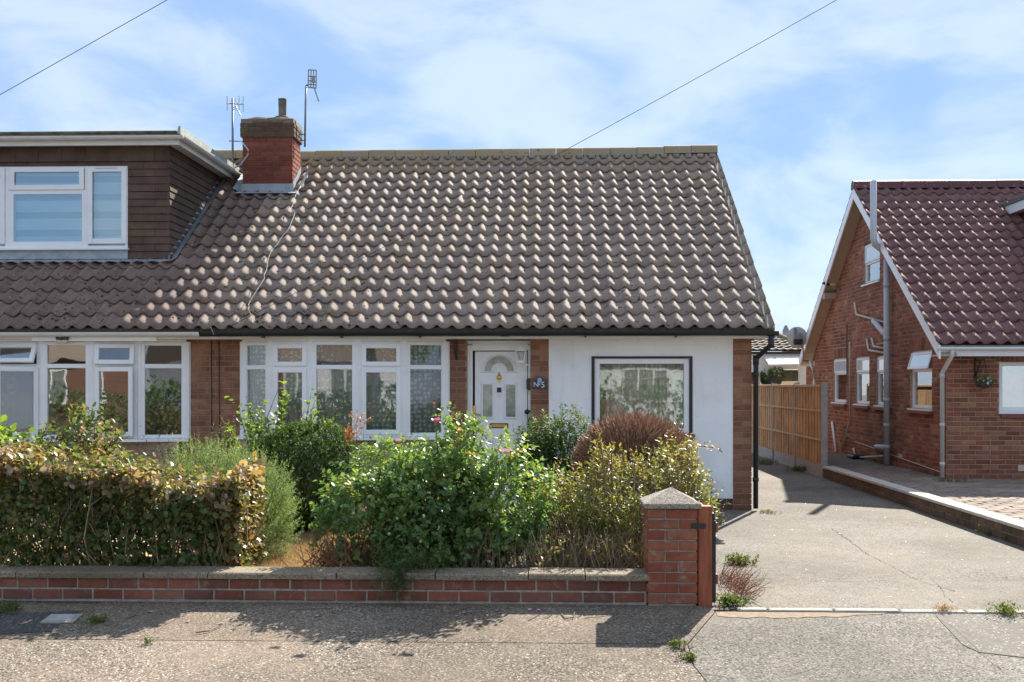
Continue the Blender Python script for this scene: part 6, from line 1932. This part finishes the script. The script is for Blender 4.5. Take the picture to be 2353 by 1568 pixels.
# ---- twiggy dead brush and trailing plant at the foot of the rose
tc_ = P(800, 1290, 8.85)
pl_ = plant('dead_brush', 'tangle of bare brown twigs at the left foot of the rose bush', 'twigs', (tc_.x, tc_.y, LZ))
k = 420
a = np.column_stack([rng.normal(tc_.x, .16, k), rng.normal(8.92, .12, k), rng.uniform(.1, .25, k)])
b = a + np.column_stack([rng.normal(0, .14, k), rng.normal(0, .10, k), rng.uniform(.0, .30, k)])
V, T, A = sticks(a, b, .004, .0015, .10); np_mesh('twigs', V, T, M_TWIGR, pl_, A)
tc2 = P(930, 1310, 8.5)
pl_ = plant('trailing_plant', 'ferny green plant trailing over the coping below the rose bush', 'plant', (tc2.x, tc2.y, LZ))
p = np.concatenate([ell((tc2.x - .0, WY + .12, .30), (.30, .18, .10), 170, 40, .1, .4)[0], ell((XP(905, 8.35), WY - .05, .20), (.14, .05, .14), 90, 41, .1, .4)[0]])
d = unit(rng.normal(0, .5, p.shape) + [0, -.35, .15])
lv, _ = shoots(p, d, .12, 14, .026, .007, 'lance', rng.uniform(0, .6, len(p)), .9, .3, 1.2)
foliage(pl_, [lv], L_SPIR); stems_to(pl_, p, (tc2.x, WY + .3), .5, 60, M_TWIGD, .004, .002, .2)

# ---- dry undergrowth along the wall under the right-hand bushes
uc_ = P(1300, 1290, 8.9)
pl_ = plant('dry_undergrowth', 'thicket of thin dry stems along the wall left of the pillar', 'twigs', (uc_.x, uc_.y, LZ))
k = 700
ax_ = rng.uniform(XP(1050, 8.8), XP(1480, 8.8), k)
a = np.column_stack([ax_, rng.uniform(WY + .26, WY + .75, k), np.full(k, .10)])
b = a + np.column_stack([rng.normal(0, .10, k), rng.normal(-.02, .05, k), rng.uniform(.12, .42, k)])
V, T, A = sticks(a, b, .0035, .0015, .08); np_mesh('stems', V, T, M_TWIG, pl_, A)
p = a[:260] + np.column_stack([rng.normal(0, .05, 260), np.zeros(260), rng.uniform(.03, .3, 260)])
lv, _ = shoots(p, rvec(260) + [0, 0, .3], .07, 4, .04, .026, 'oval', rng.uniform(.1, 1, 260))
foliage(pl_, [lv], L_HEDGE)

# ---- yellow-green shrub beside the pillar
pc_ = P(1430, 1130, 9.6)
pl_ = plant('privet_shrub', 'tall yellow-green twiggy shrub behind the wall beside the brick pillar', 'shrub', (pc_.x, pc_.y, LZ))
E = [((XP(1440, 9.75), 9.75, .60), (.62, .45, .44), 620), ((XP(1285, 9.5), 9.5, .48), (.26, .35, .38), 260), ((XP(1560, 9.9), 9.9, .66), (.28, .40, .44), 280), ((XP(1612, 9.75), 9.75, .52), (.14, .2, .15), 60), ((XP(1430, 9.2), 9.2, .48), (.50, .25, .30), 260), ((XP(1385, 9.7), 9.7, .98), (.10, .1, .16), 40)]
parts, allp = [], []
for i, (c, r, n) in enumerate(E):
    p, nr = ell(c, r, n, 50 + i, .14, .32, .15)
    d = unit(nr*.35 + [0, 0, .85] + rng.normal(0, .32, p.shape))
    tint = np.clip(.22 + rng.uniform(0, .45, len(p)) + np.clip((p[:, 2] - .5)*.3, -.1, .25) + .3*(rng.uniform(0, 1, len(p)) < .10), 0, 1)
    lv, _ = shoots(p - d*.06, d, .17, 9, .044, .019, 'lance', tint, .75, .22, .3)
    parts.append(lv); allp.append(p)
foliage(pl_, parts, L_PRIV)
allp = np.concatenate(allp)
stems_to(pl_, allp, (pc_.x, pc_.y), .6, 750, M_TWIG, .008, .003, name='stems', bend=.07)
V, T, A = sticks(np.array([[XP(1385, 9.35), 9.4, .1], [XP(1410, 9.4), 9.4, .1], [XP(1452, 9.3), 9.35, .1], [XP(1470, 9.2), 9.3, .1]]),
                 np.array([list(P(1380, 1015, 9.35)), list(P(1405, 1040, 9.3)), list(P(1458, 1060, 9.25)), list(P(1475, 1150, 9.1))]), .011, .007, .09)
np_mesh('trunk', V, T, M_TWIG, pl_, A, None)
b0 = P(1595, 1022, 9.8)
pts = [P(1590, 1025, 9.8), P(1620, 1026, 9.8), P(1648, 1030, 9.8), P(1660, 1040, 9.8)]
MB().tube(pts, .004, 5).build('side_branch', M_TWIGR, pl_)
p = np.array([list(pts[0].lerp(pts[2], f_)) for f_ in np.linspace(.1, 1, 10)])
foliage(pl_, [shoots(p, rvec(10) + [0, 0, .6], .05, 5, .03, .014, 'lance', rng.uniform(.5, 1, 10))[0]], L_HEDGE, 'branch_leaves')

# ---- brown clipped dome behind it
bc = P(1460, 1000, 10.7)
pl_ = plant('clipped_dome', 'brown clipped dome of bare twigs in front of the large window', 'shrub', (bc.x, bc.y, LZ))
k = 5600
p, nr = ell((bc.x, bc.y, .86), (.58, .50, .49), k, 61, .03, .05, .5)
a = np.array([bc.x, bc.y, .55]) + (p - np.array([bc.x, bc.y, .55]))*rng.uniform(.70, .86, (len(p), 1)) + rng.normal(0, .012, p.shape)
V, T, A = sticks(a, p + rng.normal(0, .012, p.shape), .0042, .0026, .09); np_mesh('twigs', V, T, stemmat('dry_dome_twig', (.22, .105, .065), (.46, .28, .18)), pl_, A)
p2, n2 = ell((bc.x, bc.y, .70), (.44, .40, .48), 1500, 62, .03, .2, .2)
foliage(pl_, [shoots(p2, unit(n2 + rng.normal(0, .4, p2.shape)), .08, 5, .028, .012, 'lance', rng.uniform(.55, 1, len(p2)))[0]], L_SPIR)
pr_2, nr2 = ell((bc.x + .30, bc.y - .15, .86), (.22, .2, .30), 140, 63, .05, .1, .6)
foliage(pl_, [shoots(pr_2, unit(nr2 + [0, 0, .5]), .09, 6, .03, .014, 'lance', rng.uniform(.2, .9, len(pr_2)))[0]], L_PRIV, 'green_growth')
stems_to(pl_, p2, (bc.x, bc.y), .2, 150, M_TWIGD, .009, .003)

# ---- dark shrub in front of the door pier
sc_ = P(1260, 1040, 11.2)
pl_ = plant('shrub', 'dark green shrub with reddish tips in front of the door pier', 'shrub', (sc_.x, sc_.y, LZ))
parts = []
for i, (c, r, n) in enumerate([((XP(1262, 11.2), 11.2, .70), (.34, .35, .50), 1250), ((XP(1225, 11.3), 11.3, .62), (.24, .26, .42), 620), ((XP(1310, 11.4), 11.4, .80), (.24, .25, .45), 620), ((XP(1240, 11.0), 11.0, .98), (.16, .16, .26), 120)]):
    p, nr = ell(c, r, n, 70 + i, .14, .25, .15)
    d = unit(nr*.4 + [0, 0, .8] + rng.normal(0, .3, p.shape))
    tint = np.clip(rng.uniform(0, .5, len(p)) + np.clip((p[:, 2] - .95)*1.1, 0, .5)*(rng.uniform(0, 1, len(p)) < .5), 0, 1)
    parts.append(shoots(p, d, .12, 11, .034, .016, 'lance', tint)[0])
foliage(pl_, parts, L_SPIR); stems_to(pl_, p, (sc_.x, sc_.y), .3, 60, M_TWIGD)

# ---- weeds and dry plants
def tuft(px, py, rad, h, n, mat, label, z=.0, L=.05, W=.012, shape='lance', cat='weed', tr=(0, 1), flat=.5, name='weed'):
    c = GP(px, py) if z == 0 else G(px, py, z)
    z = c.z
    o_ = plant(name, label, cat, (c.x, c.y, z))
    p = np.column_stack([rng.normal(c.x, rad*.5, n), rng.normal(c.y, rad*.5, n), np.full(n, z + .002)])
    d = unit(np.column_stack([rng.normal(0, flat, n), rng.normal(0, flat, n), np.ones(n)]))
    foliage(o_, [shoots(p, d, h*.8, 7, L*.8, W*.8, shape, rng.uniform(tr[0], tr[1], n))[0]], mat)
    return o_
tuft(1700, 1297, .10, .10, 60, L_GRASS, 'green weed growing through the drive beside the brown twigs', L=.045, W=.022, shape='oval', tr=(.3, 1))
tuft(1682, 1392, .09, .09, 50, L_GRASS, 'green weed at the left end of the concrete edging strip', L=.045, W=.020, shape='oval', tr=(.1, .9))
tuft(2312, 1412, .10, .08, 60, L_GRASS, 'yellowing weed tuft on the edging strip at the right', L=.04, W=.012, tr=(.6, 1))
tuft(1558, 1487, .06, .05, 30, L_GRASS, 'small weed in the pavement joint left of the crossover, nearer the wall', L=.035, W=.012)
tuft(1585, 1515, .06, .04, 30, L_GRASS, 'small weed in the pavement joint left of the crossover, nearer the road', L=.035, W=.012)
tuft(340, 1481, .03, .04, 12, L_GRASS, 'tiny green weed on the pavement seam at the left', L=.03, W=.010)
tuft(15, 1407, .10, .08, 50, L_GRASS, 'grassy weed against the wall at the left picture edge', L=.05, W=.008)
tuft(220, 1432, .09, .05, 40, L_GRASS, 'low weed beside the dark tarmac patch', L=.035, W=.010, tr=(.4, 1))
tuft(2170, 1405, .07, .05, 30, L_STRAW, 'dry straw tuft at the corner of the tarmac patch', L=.035, W=.008)
tuft(1765, 1180, .12, .04, 40, L_GRASS, 'low weeds on the drive near the downpipe', L=.03, W=.012, tr=(.5, 1))
tuft(1760, 1068, .18, .14, 60, L_GRASS, 'green weed clump at the foot of the fence, far end', L=.07, W=.012)
tuft(1835, 1083, .20, .10, 70, L_GRASS, 'green weed clump at the foot of the fence, near end', L=.06, W=.016, tr=(0, .7))
tuft(2215, 1205, .07, .10, 40, L_GRASS, 'small green weed at the foot of the low wall, middle', L=.045, W=.022, shape='oval', tr=(0, .3))
tuft(2290, 1232, .12, .09, 60, L_GRASS, 'green weed at the foot of the low wall near the picture edge', L=.045, W=.020, shape='oval', tr=(0, .3))
tuft(2340, 1245, .12, .09, 60, L_GRASS, 'weed and moss at the foot of the low wall at the right edge', L=.045, W=.016, tr=(.1, .8))
tuft(2030, 1062, .20, .06, 50, L_GRASS, 'weeds on the neighbour paving at the foot of the soil pipe', z=.15, L=.05, W=.014)
tuft(1990, 1052, .25, .05, 50, L_GRASS, 'weeds on the neighbour paving below the gully', z=.15, L=.04, W=.012, tr=(.2, .9))
tuft(2190, 1108, .25, .05, 50, L_GRASS, 'weeds along the foot of the front brick wall', z=.15, L=.04, W=.012, tr=(.2, .9))
c = G(1660, 1300)
pl_ = plant('dead_shrub', 'low fan of reddish brown dead twigs beside the gate on the drive', 'twigs', (c.x, c.y, 0))
k = 150
a = np.column_stack([rng.normal(c.x - .08, .05, k), rng.uniform(8.55, 9.6, k), np.full(k, .01)])
b = a + np.column_stack([rng.uniform(.0, .17, k), rng.normal(-.05, .10, k), rng.uniform(.03, .18, k)])
V, T, A = sticks(a, b, .003, .0012, .10); np_mesh('twigs', V, T, M_TWIGR, pl_, A)
tuft(1650, 1205, .08, .18, 26, L_PRIV, 'leafy shoots poking out behind the gate', L=.04, W=.018, cat='plant', name='shoots')

# ---- litter on the pavement
for i, (px, py) in enumerate([(1080, 1408), (1143, 1405), (1147, 1411), (1218, 1404), (1237, 1405), (1252, 1404), (727, 1418), (345, 1408), (433, 1430), (1068, 1412)]):
    c = GP(px, py); a = random.uniform(0, 6)
    m = MB(); r = random.uniform(.013, .022)
    m.add([(c.x + r*math.cos(a + t)*s, c.y + r*math.sin(a + t)*s, c.z + .006 + h) for t, s, h in ((0, 1, .006), (1.2, .8, .0), (2.4, .9, .008), (3.6, 1, .002), (4.9, .85, .010))], [(0, 1, 2, 3, 4)])
    o = m.build('rose_petal', plain('fallen_petal', (.62, .30, .50), .7) if i == 0 else bpy.data.materials['fallen_petal'])
    tag(o, ['pink petal beside a twig below the rose bush', 'upper of two stacked pink petals right of the twig', 'lower of two stacked pink petals right of the twig', 'leftmost of three pink petals in a row near the wall', 'middle of three pink petals in a row near the wall', 'rightmost of three pink petals in a row near the wall', 'lone pink petal in the shade of the rose bush', 'pink petal near the dry weed stem at the left', 'lone pink petal on the sunlit pavement at the left', 'pink petal at the lower end of the thin twig'][i], 'petal', 'fallen rose petals')
tw = [([(1035, 1412), (1055, 1404), (1090, 1395)], 'thin bare twig on the pavement between the fallen petals'), ([(1290, 1414), (1300, 1424), (1318, 1423), (1320, 1412)], 'curled pale twig on the pavement left of the pillar'), ([(1340, 1420), (1380, 1416), (1425, 1412)], 'straight twig on the pavement close to the pillar'),
      ([(1600, 1392), (1580, 1410), (1557, 1445), (1553, 1470)], 'long bent straw at the corner below the pillar'), ([(450, 1458), (480, 1454), (510, 1442)], 'brown twig on the sunlit pavement at the left'), ([(290, 1425), (310, 1416), (325, 1400), (328, 1390)], 'dry weed stem leaning on the wall at the left'), ([(660, 1404), (700, 1402), (760, 1400)], 'twig lying along the foot of the wall')]
for pix, lab in tw:
    o = MB().tube([GP(*p) + Vector((0, 0, .006 + random.uniform(0, .012))) for p in pix], [.005, .004, .003, .003][:len(pix)], 5).build('twig', M_TWIG)
    tag(o, lab, 'twig')
n = 900                                             # leaf litter under the wall
p = np.column_stack([rng.uniform(-4.0, 1.0, n), WY - .02 - np.abs(rng.normal(0, .13, n)), np.full(n, .006)])
p[:, 2] -= FALL*np.maximum(0, 8.25 - p[:, 1])
V, T, A = leaf_arrays(p, rvec(n)*[1, 1, .15], rvec(n)*.3 + [0, 0, 1], rng.uniform(.008, .022, n), rng.uniform(.004, .012, n), rng.uniform(.5, 1, n), 'lance')
o = np_mesh('leaf_litter', V, T, L_HEDGE, None, A); tag(o, 'brown leaf litter scattered along the foot of the garden wall', 'litter', kind='stuff')
n = 500
p = np.column_stack([rng.uniform(1.2, 4.5, n), rng.uniform(8.4, 22, n), np.full(n, .006)])
V, T, A = leaf_arrays(p, rvec(n)*[1, 1, .15], rvec(n)*.3 + [0, 0, 1], rng.uniform(.01, .03, n), rng.uniform(.005, .014, n), rng.uniform(.3, 1, n), 'lance')
o = np_mesh('leaf_litter', V, T, L_HEDGE, None, A); tag(o, 'small dry leaves scattered over the driveway', 'litter', kind='stuff')

# ---- hanging baskets
def basket(c, r, label, cone, bracket=None):
    o_ = plant('hanging_basket', label, 'basket', c)
    m = MB()
    if cone: m.lathe(c, [(.03, -r*1.5), (r*.55, -r*.8), (r, 0), (r*.9, 0)], 14)
    else: m.lathe(c, [(.01, -r*.75), (r*.6, -r*.6), (r*.95, -r*.2), (r, 0), (r*.9, 0)], 14)
    m.build('basket', plain('basket_liner', (.09, .07, .06), .9, .4, 30.0), o_)
    p, nr = ell((c[0], c[1], c[2] + r*.15), (r*1.05, r*1.05, r*.55), 110, 80, .15, .3)
    foliage(o_, [shoots(p, unit(nr + [0, 0, .4]), r*.35, 6, r*.22, r*.13, 'oval', rng.uniform(0, .6, len(p)))[0]], L_ROSE)
    m = MB()
    for k in range(9):
        q = p[k*7]
        for j in range(5):
            a = 2*math.pi*j/5; m.add([(q[0], q[1] - r*.3, q[2]), (q[0] + r*.15*math.cos(a), q[1] - r*.3, q[2] + r*.15*math.sin(a)), (q[0] + r*.15*math.cos(a + .9), q[1] - r*.32, q[2] + r*.15*math.sin(a + .9))], [(0, 1, 2)])
    m.build('blossom', M_SIGNWHITE, o_)
    return o_
c = P(2262, 880, NYF - .28)
bk = basket(tuple(c), .12, 'round hanging basket with white flowers on the brick house front', False)
bxx = XP(2240, NYF)
m = MB(); m.box(bxx - .012, bxx + .012, NYF - .03, NYF - .009, ZP(2240, 872, NYF), ZP(2240, 822, NYF)); m.tube([(bxx, NYF - .02, ZP(2240, 828, NYF)), (c.x, c.y, ZP(2240, 828, NYF))], .010, 6); m.tube([(bxx, NYF - .02, ZP(2240, 868, NYF)), (bxx*.4 + c.x*.6, NYF*.4 + c.y*.6, ZP(2240, 832, NYF))], .010, 6)
m.build('bracket', M_IRON, bk)
m = MB()
for k in range(3):
    a = 2*math.pi*k/3 + .5; m.tube([(c.x, c.y, ZP(2240, 828, NYF)), (c.x + .11*math.cos(a), c.y + .11*math.sin(a), c.z)], .003, 4)
m.build('chain', M_IRON, bk)
c = P(1781, 866, 30.4)
bk = basket(tuple(c), .25, 'dark cone-shaped hanging basket in front of the patio doors', True)
MB().tube([(c.x, c.y, c.z), (c.x, c.y, rzS + .0), (c.x, RBY - .28, rzS + .02)], .012, 5).build('chain', M_IRON, bk)

# ================================================================ the other side of the street, seen in the window panes
def farbrick():
    m, nt, b = newmat('far_brick')
    g = nt.nodes.new('ShaderNodeNewGeometry'); sp = nt.nodes.new('ShaderNodeSeparateXYZ'); cb = nt.nodes.new('ShaderNodeCombineXYZ')
    nt.links.new(g.outputs['Position'], sp.inputs[0]); nt.links.new(sp.outputs['X'], cb.inputs[0]); nt.links.new(sp.outputs['Z'], cb.inputs[1])
    t = N(nt, 'ShaderNodeTexBrick', Scale=4.5); t.inputs['Color1'].default_value = (.20, .075, .05, 1); t.inputs['Color2'].default_value = (.13, .055, .04, 1); t.inputs['Mortar'].default_value = (.28, .22, .17, 1)
    nt.links.new(cb.outputs[0], t.inputs['Vector']); nt.links.new(t.outputs['Color'], b.inputs['Base Color']); b.inputs['Roughness'].default_value = .9
    return m
def opposite(x0, x1, wallmat, label, gable):
    y = -15.0
    h = thing('opposite_bungalow', ((x0 + x1)/2, y - 3, 0), label, 'house')
    MB().box(x0, x1, y - 7, y, -.3, 2.5).build('wall', wallmat, h)
    m = MB()
    if gable: exy(m, [(x0 - .3, 2.45), (x1 + .3, 2.45), ((x0 + x1)/2, 5.4)], y + .3, y - 7)
    else: exx(m, [(y + .35, 2.45), (y - 3.5, 5.0), (y - 7.3, 2.45)], x0 - .2, x1 + .2)
    m.build('roof', M_TILE, h)
    w = (x1 - x0)
    for f_ in (.22, .72):
        a = x0 + w*f_ - .9
        m = MB(); upvc(m, Matrix.Identity(4), a, a + 1.8, .9, 2.2, .08, y - .02, y + .05)
        for k in (1, 2): m.box(a + .6*k - .04, a + .6*k + .04, y + .0, y + .045, .9, 2.2)
        o = m.build('window', M_UPVC, h)
        MB().box(a + .06, a + 1.74, y + .002, y + .012, .95, 2.15).build('pane', M_OBSC, o)
    d = x0 + w*.47
    MB().box(d - .45, d + .45, y + .001, y + .05, -.1, 2.05).build('door', M_UPVC, h)
    return h
opposite(-22, -11.5, farbrick(), 'red brick bungalow across the road, mirrored in the left bow window', False)
opposite(-9.5, -1.0, M_RENDER, 'white bungalow across the road, mirrored in the right bow window', True)
opposite(1.5, 11, M_RENDER, 'white bungalow across the road, mirrored in the large window', False)
for (a, b, hh, lab) in ((-20, -9.8, 1.3, 'hedge across the road mirrored in the left bow window'), (-8.6, -3.0, 1.2, 'hedge across the road mirrored in the right bow window'), (-1.2, 7.5, 1.6, 'hedge across the road mirrored in the large window')):
    o_ = plant('opposite_hedge', lab, 'hedge', ((a + b)/2, -8.6, -.2))
    n = 900
    p = np.column_stack([rng.uniform(a, b, n), -8.6 + rng.normal(0, .3, n), rng.uniform(-.15, hh, n)])
    foliage(o_, [shoots(p, rvec(n) + [0, .3, .5], .3, 6, .14, .09, 'oval', rng.uniform(0, .7, n))[0]], L_ROSE)
for (tx, ty, tl) in ((-14.0, -20, 'tree behind the brick bungalow mirrored in the left panes'), (12.5, -18, 'tree beyond the white bungalows mirrored in the large window')):
    o_ = plant('street_tree', tl, 'tree', (tx, ty, -.2))
    p, nr = ell((tx, ty, 5.0), (2.6, 2.4, 2.6), 1300, 90, .15, .3)
    foliage(o_, [shoots(p, unit(nr + rng.normal(0, .5, p.shape)), .5, 6, .22, .15, 'oval', rng.uniform(0, .8, len(p)))[0]], L_ROSE, 'crown')
    MB().tube([(tx, ty, -.3), (tx + .1, ty, 2.0), (tx, ty, 4.5)], [.22, .17, .08], 8).build('trunk', M_TWIGD, o_)
car = thing('parked_car', (-10.5, -4.6, -.12), 'red hatchback parked across the road, mirrored in the left bow window', 'car')
M_RED = plain('red_paint', (.55, .03, .035), .2, .03)
M_CARGLASS = plain('car_glass', (.03, .035, .04), .05, .05, spec=.9)
cxp = -10.5; yb0, yb1 = -5.5, -3.8
body = [(-2.0, .28), (2.0, .28), (2.05, .62), (1.9, .82), (1.0, .95), (-1.75, 1.0), (-2.02, .8)]
MB().prism([(cxp + p[0], p[1] - .12) for p in body], yb0, yb1).build('body', M_RED, car)
cab = [(-1.6, 1.0), (1.0, .95), (.3, 1.42), (-1.2, 1.47)]
MB().prism([(cxp + p[0], p[1] - .12) for p in cab], yb0 + .12, yb1 - .12).build('cabin', M_RED, car)
gl_ = [(-1.4, 1.03), (.8, .99), (.22, 1.37), (-1.12, 1.41)]
MB().prism([(cxp + p[0], p[1] - .12) for p in gl_], yb0 + .11, yb1 - .11).build('side_window', M_CARGLASS, car)
for wx in (-1.25, 1.3):
    for wy in (yb0 + .02, yb1 - .22):
        MB().lathe((cxp + wx, wy, .30 - .12), [(.02, 0), (.31, 0), (.31, .2), (.02, .2)], 20, axis='y').build('wheel', M_BLACKPVC, car)
